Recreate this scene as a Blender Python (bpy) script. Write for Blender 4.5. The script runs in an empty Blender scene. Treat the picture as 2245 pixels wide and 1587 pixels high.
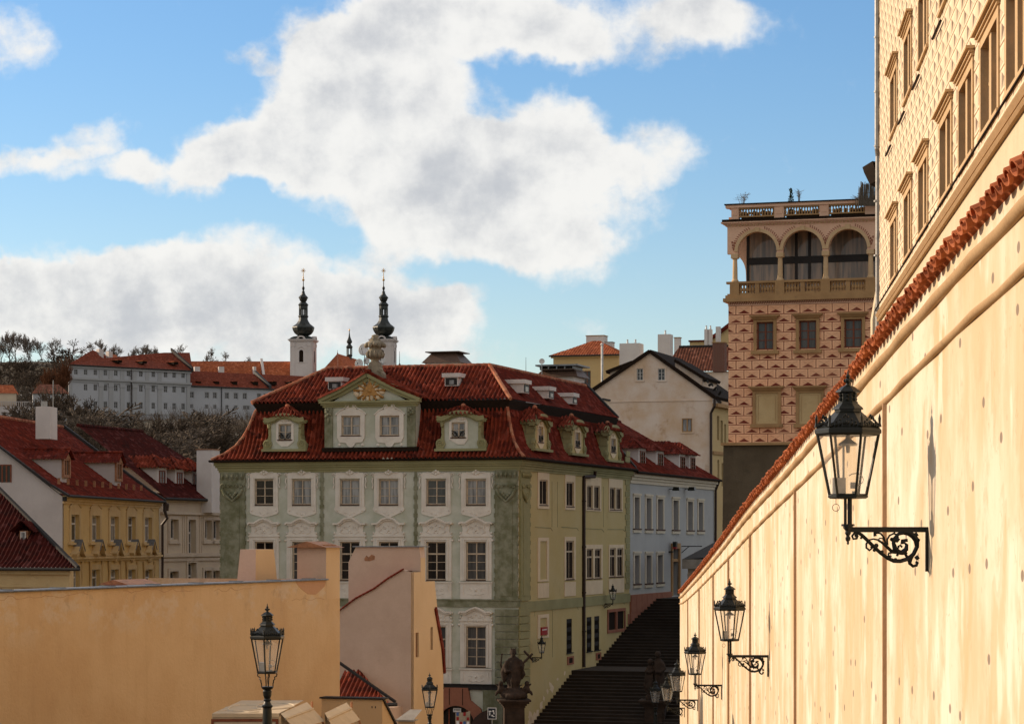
import bpy, bmesh, math, random
from mathutils import Vector as V, Matrix
R = math.radians
random.seed(7)
sc = bpy.context.scene
col = sc.collection
# ---------------------------------------------------------------- camera, light, sky
FPX, CX, HY = 5500.0, 1122.5, 1180.0          # focal length in photo pixels, optical axis column, horizon row
cam = bpy.data.objects.new('camera', bpy.data.cameras.new('camera')); col.objects.link(cam)
cam.data.sensor_width = 36; cam.data.lens = FPX / 2245 * 36
cam.data.shift_y = (HY - 793.5) / 2245
cam.data.clip_start = 1; cam.data.clip_end = 20000
cam.rotation_euler = (R(90), 0, 0); cam.location = (0, 0, 0)
sc.camera = cam
SUN_AZ, SUN_EL = 22.0, 21.0                    # sun from the left, a little beyond the facades
to_sun = V((-math.cos(R(SUN_AZ)) * math.cos(R(SUN_EL)), math.sin(R(SUN_AZ)) * math.cos(R(SUN_EL)), math.sin(R(SUN_EL))))
sl = bpy.data.lights.new('sun', 'SUN'); sl.energy = 5.0; sl.angle = R(.5); sl.color = (1, .775, .545)
so = bpy.data.objects.new('sun', sl); col.objects.link(so); so.location = (-60, 20, 60)
so.rotation_euler = to_sun.to_track_quat('Z', 'Y').to_euler()
sc.view_settings.view_transform = 'Standard'; sc.view_settings.look = 'None'
sc.view_settings.exposure = 0.0; sc.view_settings.gamma = 1
try: sc.view_settings.use_curve_mapping = False
except Exception: pass
sc.cycles.max_bounces = 6; sc.cycles.diffuse_bounces = 4; sc.cycles.transparent_max_bounces = 12
sc.cycles.caustics_reflective = False; sc.cycles.caustics_refractive = False

# ---------------------------------------------------------------- node helper
class NT:
    def __init__(s, nt): s.nt = nt; s.L = nt.links
    def node(s, t, **k):
        n = s.nt.nodes.new(t)
        for a, b in k.items(): setattr(n, a, b)
        return n
    def put(s, sock, x):
        if isinstance(x, bpy.types.NodeSocket): s.L.new(x, sock)
        elif x is not None:
            if sock.type == 'RGBA' and len(x) == 3: x = (*x, 1)
            sock.default_value = x
    def m(s, op, a, b=None, c=None, clamp=False):
        n = s.node('ShaderNodeMath', operation=op, use_clamp=clamp)
        s.put(n.inputs[0], a)
        if b is not None: s.put(n.inputs[1], b)
        if c is not None: s.put(n.inputs[2], c)
        return n.outputs[0]
    def add(s, a, b): return s.m('ADD', a, b)
    def sub(s, a, b): return s.m('SUBTRACT', a, b)
    def mul(s, a, b): return s.m('MULTIPLY', a, b)
    def ss(s, x, lo, hi):                     # smoothstep
        n = s.node('ShaderNodeMapRange', interpolation_type='SMOOTHSTEP')
        s.put(n.inputs[0], x); s.put(n.inputs[1], lo); s.put(n.inputs[2], hi); return n.outputs[0]
    def mix(s, f, a, b, t='MIX'):
        n = s.node('ShaderNodeMix', data_type='RGBA', blend_type=t); n.clamp_factor = True
        s.put(n.inputs[0], f); s.put(n.inputs[6], a); s.put(n.inputs[7], b); return n.outputs[2]
    def obj(s): return s.node('ShaderNodeTexCoord').outputs['Object']
    def uv(s): return s.node('ShaderNodeTexCoord').outputs['UV']
    def sep(s, v): return s.node('ShaderNodeSeparateXYZ'), v
    def xyz(s, v):
        n = s.node('ShaderNodeSeparateXYZ'); s.put(n.inputs[0], v); return n.outputs[0], n.outputs[1], n.outputs[2]
    def comb(s, x, y, z=0.0):
        n = s.node('ShaderNodeCombineXYZ'); s.put(n.inputs[0], x); s.put(n.inputs[1], y); s.put(n.inputs[2], z); return n.outputs[0]
    def scale(s, v, k):
        n = s.node('ShaderNodeVectorMath', operation='MULTIPLY'); s.put(n.inputs[0], v); s.put(n.inputs[1], k if not isinstance(k, (int, float)) else (k, k, k)); return n.outputs[0]
    def vadd(s, v, w):
        n = s.node('ShaderNodeVectorMath', operation='ADD'); s.put(n.inputs[0], v); s.put(n.inputs[1], w); return n.outputs[0]
    def noise(s, v, sc_=1.0, det=4, rough=.55, out=0):
        n = s.node('ShaderNodeTexNoise'); s.put(n.inputs['Vector'], v)
        n.inputs['Scale'].default_value = sc_; n.inputs['Detail'].default_value = det; n.inputs['Roughness'].default_value = rough
        return n.outputs[out]
    def cell(s, v, sc_=1.0, out='Color', feat='F1', dim='3D'):
        n = s.node('ShaderNodeTexVoronoi', feature=feat, voronoi_dimensions=dim); s.put(n.inputs['Vector'], v); n.inputs['Scale'].default_value = sc_
        return n.outputs[out]
    def bump(s, h, strength=.3, dist=.05):
        n = s.node('ShaderNodeBump'); s.put(n.inputs['Height'], h); n.inputs['Strength'].default_value = strength; n.inputs['Distance'].default_value = dist
        return n.outputs[0]

# ---------------------------------------------------------------- sky with clouds (in world directions)
w = bpy.data.worlds.new('World'); sc.world = w; w.use_nodes = True
w.node_tree.nodes.clear(); k = NT(w.node_tree)
sky = k.node('ShaderNodeTexSky', sky_type='NISHITA', sun_disc=False, sun_elevation=R(SUN_EL), sun_rotation=R(-(90 - SUN_AZ)))
sky.altitude = 300; sky.air_density = 1.0; sky.dust_density = .5; sky.ozone_density = 2.0
d = k.node('ShaderNodeTexCoord').outputs['Generated']
nrm = k.node('ShaderNodeVectorMath', operation='NORMALIZE'); k.put(nrm.inputs[0], d); d = nrm.outputs[0]
dx, dy, dz = k.xyz(d)
ysafe = k.m('MAXIMUM', dy, .05)
fu = k.mul(k.m('DIVIDE', dx, ysafe), 5.5); fv = k.mul(k.m('DIVIDE', dz, ysafe), 5.5)      # gnomonic plane of the western sky
q = k.comb(fu, fv, 0.0)
wv = k.noise(q, 2.2, 5, .58, 1)
wn = k.node('ShaderNodeVectorMath', operation='SUBTRACT'); k.put(wn.inputs[0], wv); wn.inputs[1].default_value = (.5, .5, .5)
qw = k.vadd(q, k.scale(wn.outputs[0], .26))
wv2 = k.noise(q, 9.0, 4, .6, 1)
wn2 = k.node('ShaderNodeVectorMath', operation='SUBTRACT'); k.put(wn2.inputs[0], wv2); wn2.inputs[1].default_value = (.5, .5, .5)
qw = k.vadd(qw, k.scale(wn2.outputs[0], .07))
qx, qy, _ = k.xyz(qw)
BL = [  # centre, half axes (thousandths of the gnomonic unit, as columns/rows of the view), weight
 (700,160,120,135,.9),(870,110,200,150,1),(1010,60,260,95,.85),(1290,30,370,95,.62),(1120,90,170,75,.6),(1560,30,140,60,.4),
 (510,335,130,80,.95),(445,365,60,60,.6),(440,428,50,40,.55),(660,300,170,120,.9),(840,330,300,150,1.1),(1110,435,320,140,1.1),
 (1215,262,110,70,.9),(1425,325,120,65,.85),(1190,345,150,80,.6),(1230,560,130,75,.8),(1000,500,260,80,.65),(835,540,60,65,.4),
 (60,345,120,42,.72),(205,300,75,45,.72),(225,370,125,48,.72),(335,385,80,52,.7),(15,75,95,85,.75),(560,105,60,32,.55),(1560,55,260,110,.30),
 (160,670,340,110,1),(505,610,170,95,1),(330,630,170,80,.9),(60,690,200,90,1),(620,730,420,95,1),(800,660,200,90,.8),(900,745,140,70,.7),(1015,665,75,28,.5),(0,600,50,25,.45),
 (1285,735,75,30,.45),(1500,727,55,16,.3),(1090,780,70,20,.35),(1540,480,50,30,.22)]
D = None
for cx, cy, rx, ry, wt in BL:
    X = k.m('MULTIPLY_ADD', qx, 1000 / rx, -(cx - CX) / rx); Y = k.m('MULTIPLY_ADD', qy, 1000 / ry, -(HY - cy) / ry)
    r2 = k.m('MULTIPLY_ADD', X, X, k.mul(Y, Y))
    g = k.mul(k.m('MAXIMUM', k.sub(1.5, r2), 0.0), wt / 1.5)
    D = g if D is None else k.add(D, g)
fb = k.noise(q, 5.5, 9, .62)
fb2 = k.noise(k.vadd(q, (3.1, 1.7, .4)), 2.6, 7, .55)
dens = k.add(D, k.mul(k.sub(fb, .5), 1.15))
fb3 = k.noise(q, 16.0, 6, .65)
bil = k.m('ABSOLUTE', k.sub(k.mul(k.noise(k.vadd(q, (2, 5, 0)), 8.0, 5, .55), 2.0), 1.0))
dens = k.sub(dens, k.mul(k.sub(bil, .2), .75))
alpha = k.mul(k.m('POWER', k.ss(k.add(dens, k.mul(k.sub(fb3, .5), .35)), .22, 1.0), 1.2), k.m('GREATER_THAN', dy, .3))
# light on the clouds: sunward (upper left) parts bright, thick undersides grey
fbs = k.noise(k.vadd(q, (.05, -.06, 0)), 5.5, 9, .62)
lit = k.add(k.mul(k.sub(fb, fbs), 1.5), k.mul(k.sub(fb2, .5), 1.7))
thick = k.ss(D, .7, 2.0)
val = k.ss(k.sub(k.add(.86, k.mul(lit, 1.05)), k.mul(thick, .36)), .0, 1.05)
ccol = k.mix(val, (.57, .585, .615), (.94, .925, .89))
el = k.ss(dz, 0.0, .22)
skyc = k.mix(1.0, sky.outputs[0], k.mix(el, (.152, .147, .144), (.102, .132, .158)), 'MULTIPLY')   # a little over a tenth of the Nishita sky
# unseen broken cloud added as warm fill light over the dome outside the view
inv = k.mul(k.m('GREATER_THAN', dy, .3), k.mul(k.sub(1.0, k.ss(k.m('ABSOLUTE', fu), 1.25, 1.7)), k.sub(1.0, k.ss(fv, 1.35, 1.8))))
a2 = k.mul(k.ss(k.noise(d, 2.6, 6, .6), .36, .56), k.mul(k.sub(1.0, inv), .85))
skyc = k.mix(a2, skyc, k.mix(k.noise(d, 5.0, 4, .6), (.70, .635, .55), (1.0, .90, .77)))
out = k.mix(k.mul(alpha, .96), skyc, ccol)
bg = k.node('ShaderNodeBackground'); k.put(bg.inputs[0], out); bg.inputs[1].default_value = 1.0
wo = k.node('ShaderNodeOutputWorld'); k.L.new(bg.outputs[0], wo.inputs[0])

# ---------------------------------------------------------------- materials
MATS = {}
def mat(name, fn, rough=.85, spec=.3, metal=0.0):
    m_ = bpy.data.materials.new(name); m_.use_nodes = True; nt = m_.node_tree; nt.nodes.clear(); k = NT(nt)
    p = k.node('ShaderNodeBsdfPrincipled'); o = k.node('ShaderNodeOutputMaterial'); k.L.new(p.outputs[0], o.inputs[0])
    r = fn(k)
    if not isinstance(r, dict): r = {'c': r}
    k.put(p.inputs['Base Color'], r['c']); k.put(p.inputs['Roughness'], r.get('r', rough))
    p.inputs['Specular IOR Level'].default_value = spec; p.inputs['Metallic'].default_value = metal
    if 'h' in r: k.L.new(k.bump(r['h'], r.get('hs', .35), r.get('hd', .04)), p.inputs['Normal'])
    for a in ('Alpha',):
        if a in r: k.put(p.inputs[a], r[a])
    MATS[name] = m_; return m_
def plaster(name, c, c2=None, dirt=None, amt=.35, sc_=.6, streak=.5, bump=.3, rough=.92, fine=14):
    c2 = c2 or tuple(x * .78 for x in c); dirt = dirt or tuple(x * .45 for x in c)
    def f(k):
        o = k.obj()
        n1 = k.noise(o, sc_, 7, .6); n2 = k.noise(k.scale(o, (1, 1, .12)), sc_ * 2.4, 5, .6); n3 = k.noise(o, fine, 5, .6)
        a = k.mix(k.ss(n1, .35, .68), c, c2)
        a = k.mix(k.mul(k.ss(n2, .56, .8), streak), a, c2)
        a = k.mix(k.mul(k.ss(k.noise(k.vadd(o, (5, 9, 2)), sc_ * 1.7, 8, .65), .56, .78), amt), a, dirt)
        a = k.mix(k.mul(k.ss(n3, .3, .8), .16), a, dirt)
        return {'c': a, 'h': k.add(n3, k.mul(n1, .6)), 'hs': bump, 'hd': .03}
    return mat(name, f, rough)
def flat(name, c, rough=.6, spec=.3, metal=0., var=.18, sc_=6):
    def f(k):
        o = k.obj(); n = k.noise(o, sc_, 5, .6)
        return {'c': k.mix(k.ss(n, .3, .75), c, tuple(x * (1 - var * 2) for x in c)), 'h': n, 'hs': .12, 'hd': .01}
    return mat(name, f, rough, spec, metal)
def tilemat(name, c, c2, dark, lichen=None):
    def f(k):
        o = k.obj()
        cv = k.cell(o, 3.3); r, g, b = k.xyz(cv)
        a = k.mix(k.ss(r, .1, .95), c, c2)
        a = k.mix(k.mul(k.ss(k.noise(o, .55, 7, .65), .45, .75), .6), a, dark)
        a = k.mix(k.mul(k.ss(g, .74, .95), .75), a, dark); a = k.mix(k.mul(k.ss(b, .80, .95), .5), a, tuple(min(1, x * 1.7 + .03) for x in c))
        a = k.mix(k.mul(k.ss(k.noise(k.scale(o, (1, 1, .4)), 1.7, 7, .7), .55, .72), .45), a, (dark[0] * .8, dark[0] * .55, dark[0] * .4))
        if lichen: a = k.mix(k.mul(k.ss(k.noise(k.vadd(o, (7, 3, 1)), 2.3, 6, .7), .62, .75), .7), a, lichen)
        return {'c': a, 'h': k.noise(o, 9, 4), 'hs': .25, 'hd': .02}
    return mat(name, f, .85, .10)
# ---------------------------------------------------------------- geometry helpers
def ray(px, py, d): return V(((px - CX) * d / FPX, d, (HY - py) * d / FPX))
def tag(o, label=None, cat=None, group=None, kind=None):
    if label: o['label'] = label
    if cat: o['category'] = cat
    if group: o['group'] = group
    if kind: o['kind'] = kind
    return o
def thing(name, label, cat, loc=(0, 0, 0), rz=0.0, group=None):
    o = bpy.data.objects.new(name, None); col.objects.link(o); o.location = loc; o.rotation_euler = (0, 0, rz)
    return tag(o, label, cat, group)
def copy_tree(o, parent=None):
    c = o.copy(); col.objects.link(c)
    if parent: c.parent = parent
    for ch in list(o.children): copy_tree(ch, c)
    return c
def origin(o):
    v = V((0, 0, 0))
    while o: v += o.location; o = o.parent
    return v
class Fac:
    """A vertical facade plane: F(u, w, z), u along it, w outwards."""
    def __init__(s, O, t, flip=False):
        s.O = V((O[0], O[1], 0)); s.t = V((t[0], t[1], 0)).normalized()
        s.n = V((s.t.y, -s.t.x, 0))
        if flip: s.n = -s.n
    def __call__(s, u, w, z): return s.O + s.t * u + s.n * w + V((0, 0, z))
    def at(s, px, py=HY, w=0.0):
        O = s.O + s.n * w; kx = (px - CX) / FPX
        u = (kx * O.y - O.x) / (s.t.x - kx * s.t.y); d = O.y + u * s.t.y
        return u, (HY - py) * d / FPX
    def rect(s, x0, y0, x1, y1, w=0.0):
        a, z1 = s.at(x0, y0, w); b, z0 = s.at(x1, y1, w)
        um = (x0 + x1) / 2; _, z1 = s.at(um, y0, w); _, z0 = s.at(um, y1, w)
        return min(a, b), max(a, b), z0, z1
    def sub(s, u, w=0.0): return Fac(s(u, w, 0), s.t, flip=(s.n - V((s.t.y, -s.t.x, 0))).length > .1)
    def turn(s, u=0.0, w=0.0, right=True):     # facade standing at right angles, running back from (u, w)
        return Fac(s(u, w, 0), -s.n, flip=(right != (s.t.cross(s.n).z < 0)))
WF = lambda x, y, z: V((x, y, z))
class MB:
    def __init__(s): s.v = []; s.f = []; s.mi = []; s.uvf = None; s.m = 0
    def add(s, p): s.v.append(tuple(p)); return len(s.v) - 1
    def face(s, pts, m=None):
        s.f.append([s.add(p) for p in pts]); s.mi.append(s.m if m is None else m)
    def idx(s, ids, m=None): s.f.append(list(ids)); s.mi.append(s.m if m is None else m)
    def box(s, u0, u1, w0, w1, z0, z1, F=WF, m=None):
        c = [s.add(F(u, w_, z)) for z in (z0, z1) for u, w_ in ((u0, w0), (u1, w0), (u1, w1), (u0, w1))]
        for q_ in ((0, 3, 2, 1), (4, 5, 6, 7), (0, 1, 5, 4), (1, 2, 6, 5), (2, 3, 7, 6), (3, 0, 4, 7)): s.idx([c[i] for i in q_], m)
    def frustum(s, u, w_, z0, z1, a0, b0, a1, b1, F=WF, m=None):
        c = [s.add(F(u + x * (a0 if i < 1 else a1), w_ + y * (b0 if i < 1 else b1), z)) for i, z in enumerate((z0, z1)) for x, y in ((-1, -1), (1, -1), (1, 1), (-1, 1))]
        for q_ in ((0, 3, 2, 1), (4, 5, 6, 7), (0, 1, 5, 4), (1, 2, 6, 5), (2, 3, 7, 6), (3, 0, 4, 7)): s.idx([c[i] for i in q_], m)
    def prism(s, pts, w0, w1, F=WF, m=None):
        a = [s.add(F(u, w0, z)) for u, z in pts]; b = [s.add(F(u, w1, z)) for u, z in pts]; n = len(pts)
        s.idx(a, m); s.idx(b[::-1], m)
        for i in range(n): j = (i + 1) % n; s.idx([a[i], a[j], b[j], b[i]], m)
    def strip(s, path, h, w0, w1, F=WF, m=None):      # ribbon of half height h along a path in the facade
        L = []; 
        for i, (u, z) in enumerate(path):
            a = path[max(i - 1, 0)]; b = path[min(i + 1, len(path) - 1)]
            dx_, dz_ = b[0] - a[0], b[1] - a[1]; l = math.hypot(dx_, dz_) or 1
            nx, nz = -dz_ / l * h, dx_ / l * h
            L.append([s.add(F(u + nx * q1, w_, z + nz * q1)) for q1, w_ in ((-1, w0), (1, w0), (1, w1), (-1, w1))])
        for A, B in zip(L, L[1:]):
            for i in range(4): j = (i + 1) % 4; s.idx([A[i], A[j], B[j], B[i]], m)
        s.idx(L[0][::-1], m); s.idx(L[-1], m)
    def tube(s, pts, r, n=5, m=None, cap=True):
        pts = [V(p) for p in pts]; rs = r if isinstance(r, (list, tuple)) else [r] * len(pts)
        prev = None; rings = []
        for i, p in enumerate(pts):
            t = (pts[min(i + 1, len(pts) - 1)] - pts[max(i - 1, 0)])
            if t.length < 1e-9: t = V((0, 0, 1))
            t.normalize()
            if prev is None: a = t.cross(V((0, 0, 1))); a = a if a.length > .05 else t.cross(V((1, 0, 0)))
            else: a = prev - t * prev.dot(t)
            if a.length < 1e-6: a = t.orthogonal()
            a.normalize(); prev = a; b = t.cross(a)
            rings.append([s.add(p + (a * math.cos(2 * math.pi * j / n) + b * math.sin(2 * math.pi * j / n)) * rs[i]) for j in range(n)])
        for A, B in zip(rings, rings[1:]):
            for j in range(n): s.idx([A[j], A[(j + 1) % n], B[(j + 1) % n], B[j]], m)
        if cap and n > 3: s.idx(rings[0][::-1], m); s.idx(rings[-1], m)
    def lathe(s, prof, c=(0, 0, 0), n=12, rot=0.0, F=None, m=None, sx=1, sy=1):
        c = V(c); rings = []
        for r, z in prof:
            rings.append([s.add((F or WF)(c.x + sx * r * math.cos(rot + 2 * math.pi * j / n), c.y + sy * r * math.sin(rot + 2 * math.pi * j / n), c.z + z)) for j in range(n)])
        for A, B in zip(rings, rings[1:]):
            for j in range(n): s.idx([A[j], A[(j + 1) % n], B[(j + 1) % n], B[j]], m)
        s.idx(rings[0][::-1], m); s.idx(rings[-1], m)
    def ball(s, c, r, k=(1, 1, 1), n=8, m=None, F=None):
        s.lathe([(r * math.sin(math.pi * i / 6) * (k[0]) + 1e-4, -r * k[2] * math.cos(math.pi * i / 6)) for i in range(7)], c, n, F=F, m=m, sy=k[1] / k[0])
    def build(s, name, mats, parent=None, smooth=False, fix=True, uv=None):
        if not isinstance(mats, (list, tuple)): mats = [mats]
        me = bpy.data.meshes.new(name)
        off = origin(parent) if parent else V((0, 0, 0))
        me.from_pydata([(x - off.x, y - off.y, z - off.z) for x, y, z in s.v], [], s.f)
        for m_ in mats: me.materials.append(MATS[m_] if isinstance(m_, str) else m_)
        me.polygons.foreach_set('material_index', s.mi)
        if uv:
            l = me.uv_layers.new(name='uv')
            for lp in me.loops: l.data[lp.index].uv = uv(V(s.v[lp.vertex_index]))
        if fix:
            b = bmesh.new(); b.from_mesh(me); bmesh.ops.recalc_face_normals(b, faces=b.faces); b.to_mesh(me); b.free()
        if smooth: me.polygons.foreach_set('use_smooth', [True] * len(me.polygons))
        o = bpy.data.objects.new(name, me); col.objects.link(o)
        if parent: o.parent = parent
        return o
def holewall(mb, F, u0, u1, z0, z1, holes, reveal=.18, w=0.0, m=None, mr=None, top=None):
    us = sorted({u0, u1, *[h[0] for h in holes], *[h[1] for h in holes]}); zs = sorted({z0, z1, *[h[2] for h in holes], *[h[3] for h in holes]})
    us = [u for u in us if u0 - 1e-6 <= u <= u1 + 1e-6]; zs = [z for z in zs if z0 - 1e-6 <= z <= z1 + 1e-6]
    for a, b in zip(us, us[1:]):
        for c, d_ in zip(zs, zs[1:]):
            x, y = (a + b) / 2, (c + d_) / 2
            if any(h[0] < x < h[1] and h[2] < y < h[3] for h in holes): continue
            mb.face([F(a, w, c), F(b, w, c), F(b, w, d_), F(a, w, d_)], m)
    for a, b, c, d_ in [h[:4] for h in holes]:
        P = [(a, c), (b, c), (b, d_), (a, d_)]
        for i in range(4):
            p, q_ = P[i], P[(i + 1) % 4]
            mb.face([F(p[0], w, p[1]), F(q_[0], w, q_[1]), F(q_[0], w - reveal, q_[1]), F(p[0], w - reveal, p[1])], m if mr is None else mr)
def window(F, rect, parent, fmat, gmat, w=-.15, cols=2, rows=2, tr=None, fw=.07, bar=.035, sill=None, single=False, name='window', depth=.06):
    """Frame with casement bars (one mesh) and its panes (a sub-part)."""
    a, b, c, d_ = rect; mb = MB()
    def bx(*x, m=0): mb.box(*x, F=F, m=m)
    bx(a, a + fw, w, w + depth, c, d_); bx(b - fw, b, w, w + depth, c, d_)
    bx(a + fw, b - fw, w, w + depth, c, c + fw); bx(a + fw, b - fw, w, w + depth, d_ - fw, d_)
    lo = c + fw; hi = d_ - fw; zt = hi
    if tr: zt = c + (d_ - c) * tr; bx(a + fw, b - fw, w, w + depth * 1.15, zt - fw * .6, zt + fw * .6)
    for i in range(1, cols):
        u = a + (b - a) * i / cols; bx(u - bar, u + bar, w, w + depth * .9, lo, hi)
    for i in range(1, rows):
        z = lo + (zt - lo) * i / rows; bx(a + fw, b - fw, w + .005, w + depth * .6, z - bar * .5, z + bar * .5)
    if sill: bx(a - .08, b + .08, w + .02, .07, c - .05, c + .012, m=1)
    if single: mb.face([F(a, w + .01, c), F(b, w + .01, c), F(b, w + .01, d_), F(a, w + .01, d_)], 1 + bool(sill)); return mb.build(name, [fmat] + ([sill] if sill else []) + [gmat], parent)
    o = mb.build(name, [fmat] + ([sill] if sill else []), parent)
    g = MB(); j = [random.uniform(-.012, .012) for _ in range(3)]; j.append(j[0] + j[2] - j[1])      # panes never hang quite true
    g.face([F(a + fw * .5, w + .014 + j[0], c + fw * .5), F(b - fw * .5, w + .014 + j[1], c + fw * .5), F(b - fw * .5, w + .014 + j[2], d_ - fw * .5), F(a + fw * .5, w + .014 + j[3], d_ - fw * .5)])
    pane = g.build('pane', gmat, None, fix=False)
    off = origin(o)
    for v in pane.data.vertices: v.co -= off
    pane.parent = o
    return o
def lin(tab, x):
    if x <= tab[0][0]: return tab[0][1]
    for (a, b), (c, d_) in zip(tab, tab[1:]):
        if x <= c: return b + (d_ - b) * (x - a) / (c - a) if c > a else d_
    return tab[-1][1]
def slope(mb, A, B, prof, left=None, right=None, inward=None, per=.24, amp=.045, row=.36, sub=6, m=None, thick=.0, lift=.022):
    """Tiled roof slope: eave A->B, profile [(inset, rise)], clipped left/right by plan insets; real barrel tile relief."""
    A, B = V(A), V(B); e = (B - A); L = e.length; e.normalize()
    i_ = inward.normalized() if inward is not None else V((-e.y, e.x, 0)).normalized()
    left = left or [(0, 0)]; right = right or [(0, 0)]
    # resample the profile by slant length into tile rows
    pts = [(prof[0][0], prof[0][1])]; acc = 0; sl_ = [0]
    for (a, b), (c, d_) in zip(prof, prof[1:]): acc += math.hypot(c - a, d_ - b); sl_.append(acc)
    n = max(1, round(acc / row)); T = []
    S = [(l, p[0]) for l, p in zip(sl_, prof)]; Z = [(l, p[1]) for l, p in zip(sl_, prof)]
    for r in range(n):
        T += [(acc * r / n, lift), (acc * (r + .93) / n, lift * .15)]
    T.append((acc, 0.0))
    us = [L * j / (round(L / per) * sub) for j in range(round(L / per) * sub + 1)] if per else [0, L]
    pr = None
    for l, lf in T:
        s_, z = lin(S, l), lin(Z, l); s2, z2 = lin(S, min(l + .05, acc)), lin(Z, min(l + .05, acc)); s1, z1 = lin(S, max(l - .05, 0)), lin(Z, max(l - .05, 0))
        t = V((s2 - s1, z2 - z1)); t.normalize(); nn = i_ * -t.y + V((0, 0, t.x))
        lo, hi = lin(left, s_), L - lin(right, s_); ring = []
        for u in us:
            uu = min(max(u, lo), hi); c_ = math.cos(2 * math.pi * u / per) if per else 0
            h = amp * (abs(c_) ** .6 * (1 if c_ > 0 else -1)) + lf if per else lf
            ring.append((mb.add(A + e * uu + i_ * s_ + V((0, 0, z)) + nn * h), uu))
        if pr:
            for j in range(len(us) - 1):
                q_ = [pr[j], pr[j + 1], ring[j + 1], ring[j]]
                if abs(q_[0][1] - q_[1][1]) < 1e-6 and abs(q_[2][1] - q_[3][1]) < 1e-6: continue
                mb.idx([x[0] for x in q_], m)
        pr = ring
def ridge(mb, P, Q, r=.12, n=None, m=None):
    P, Q = V(P), V(Q); L = (Q - P).length; n = n or max(1, int(L / .4))
    for i in range(n):
        a = P.lerp(Q, i / n); b = P.lerp(Q, (i + 1.08) / n); mb.tube([a, b], [r * 1.1, r * .9], 7, m)
def spiral(c, r0, turns, F, w, sgn=1, start=0.0, n=14, k=.86):
    return [F(c[0] + sgn * r0 * (k ** i) * math.cos(start + turns * 2 * math.pi * i / n), w, c[1] + r0 * (k ** i) * math.sin(start + turns * 2 * math.pi * i / n)) for i in range(n + 1)]
def arc(c, r, a0, a1, n=12, sy=1.0): return [(c[0] + r * math.cos(R(a0 + (a1 - a0) * i / n)), c[1] + sy * r * math.sin(R(a0 + (a1 - a0) * i / n))) for i in range(n + 1)]
def chimney(name, label, F, u0, u1, w0, w1, z0, z1, m_, cap=None, taper=0.0, group=None, pots=0, parent=None, flare=.06):
    r = parent or thing(name, label, 'chimney', F((u0 + u1) / 2, (w0 + w1) / 2, z0), group=group)
    b = MB(); uc, wc, a, bb = (u0 + u1) / 2, (w0 + w1) / 2, (u1 - u0) / 2, abs(w1 - w0) / 2
    b.frustum(uc, wc, z0, z1, a, bb, a * (1 - taper), bb * (1 - taper), F); b.build('shaft', m_, r)
    if cap:
        c = MB(); c.box(uc - a - flare, uc + a + flare, wc - bb - flare, wc + bb + flare, z1 + .002, z1 + .08, F); c.build('cap', cap, r)
    for i in range(pots):
        c = MB(); c.lathe([(.09, 0), (.1, .05), (.08, .3), (.09, .42)], F(uc + a * (2 * (i + .5) / pots - 1) * .8, wc, z1), 8); c.build('flue_pipe', 'metal_pale', r)
    return r
# ---------------------------------------------------------------- palette
plaster('ochre_near', (.60, .43, .245), (.54, .37, .20), (.56, .43, .29), .5, .22, .45)
def ochreflank(k):     # ochre house flank: pale flaking band under the capping, darker mottling all over
    o = k.obj(); x, y, z = k.xyz(o); n = k.noise(o, .35, 8, .62); n2 = k.noise(k.scale(o, (.6, .6, 1)), 1.1, 8, .68); n3 = k.noise(o, 11, 5, .6)
    st = k.noise(k.scale(o, (1.3, 1.3, .08)), 1.5, 6, .65)
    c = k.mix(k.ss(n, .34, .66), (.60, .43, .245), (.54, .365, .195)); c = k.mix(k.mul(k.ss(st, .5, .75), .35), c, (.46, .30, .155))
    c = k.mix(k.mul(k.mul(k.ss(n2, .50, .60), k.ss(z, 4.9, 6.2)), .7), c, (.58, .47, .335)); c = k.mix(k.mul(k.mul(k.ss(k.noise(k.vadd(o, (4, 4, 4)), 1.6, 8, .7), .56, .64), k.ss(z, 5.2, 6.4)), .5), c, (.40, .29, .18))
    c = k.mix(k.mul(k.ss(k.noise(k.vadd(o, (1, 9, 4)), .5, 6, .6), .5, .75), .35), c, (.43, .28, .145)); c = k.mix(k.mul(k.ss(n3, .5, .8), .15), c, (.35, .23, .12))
    return {'c': c, 'h': k.add(n3, k.add(k.mul(n2, 1.4), n)), 'hs': .4, 'hd': .035}
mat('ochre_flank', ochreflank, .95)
plaster('patch_render', (.50, .30, .175), (.46, .265, .15), (.38, .22, .12), .4, 1.0, .2, .5)
plaster('pink_plaster', (.58, .43, .33), (.50, .36, .27), (.38, .26, .19), .4, .5)
plaster('grey_plaster', (.52, .48, .46), (.45, .41, .39), (.32, .28, .25), .4, .4)
plaster('white_plaster', (.66, .62, .58), (.58, .53, .49), (.40, .34, .29), .35, .4)
plaster('green_pale', (.415, .42, .325), (.53, .53, .45), (.31, .32, .225), .45, .9, .5, .25, fine=5)
plaster('green_side', (.47, .37, .165), (.49, .40, .20), (.26, .21, .10), .4, .5, .6)  # the green paint with warm bounce off the street wall mixed into its colour
plaster('green_dark', (.145, .145, .08), (.27, .265, .185), (.085, .088, .045), .5, 1.6, .7, .3, fine=5)
plaster('cornice_green', (.25, .235, .115), (.31, .29, .15), (.16, .14, .07), .5, .5, .5)
plaster('stucco', (.70, .65, .57), (.61, .555, .475), (.46, .38, .30), .4, 1.2, .4)
plaster('stucco_warm', (.68, .56, .39), (.62, .50, .34), (.42, .32, .2), .4, 1.0, .4)
plaster('yellow_wall', (.60, .43, .19), (.54, .37, .155), (.32, .21, .09), .45, .5, .6)
plaster('yellow_trim', (.56, .41, .21), (.50, .35, .17), (.26, .18, .09), .5, .8, .6)
plaster('cream_wall', (.56, .47, .34), (.52, .42, .31), (.36, .28, .2), .4, .5, .5)
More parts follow.
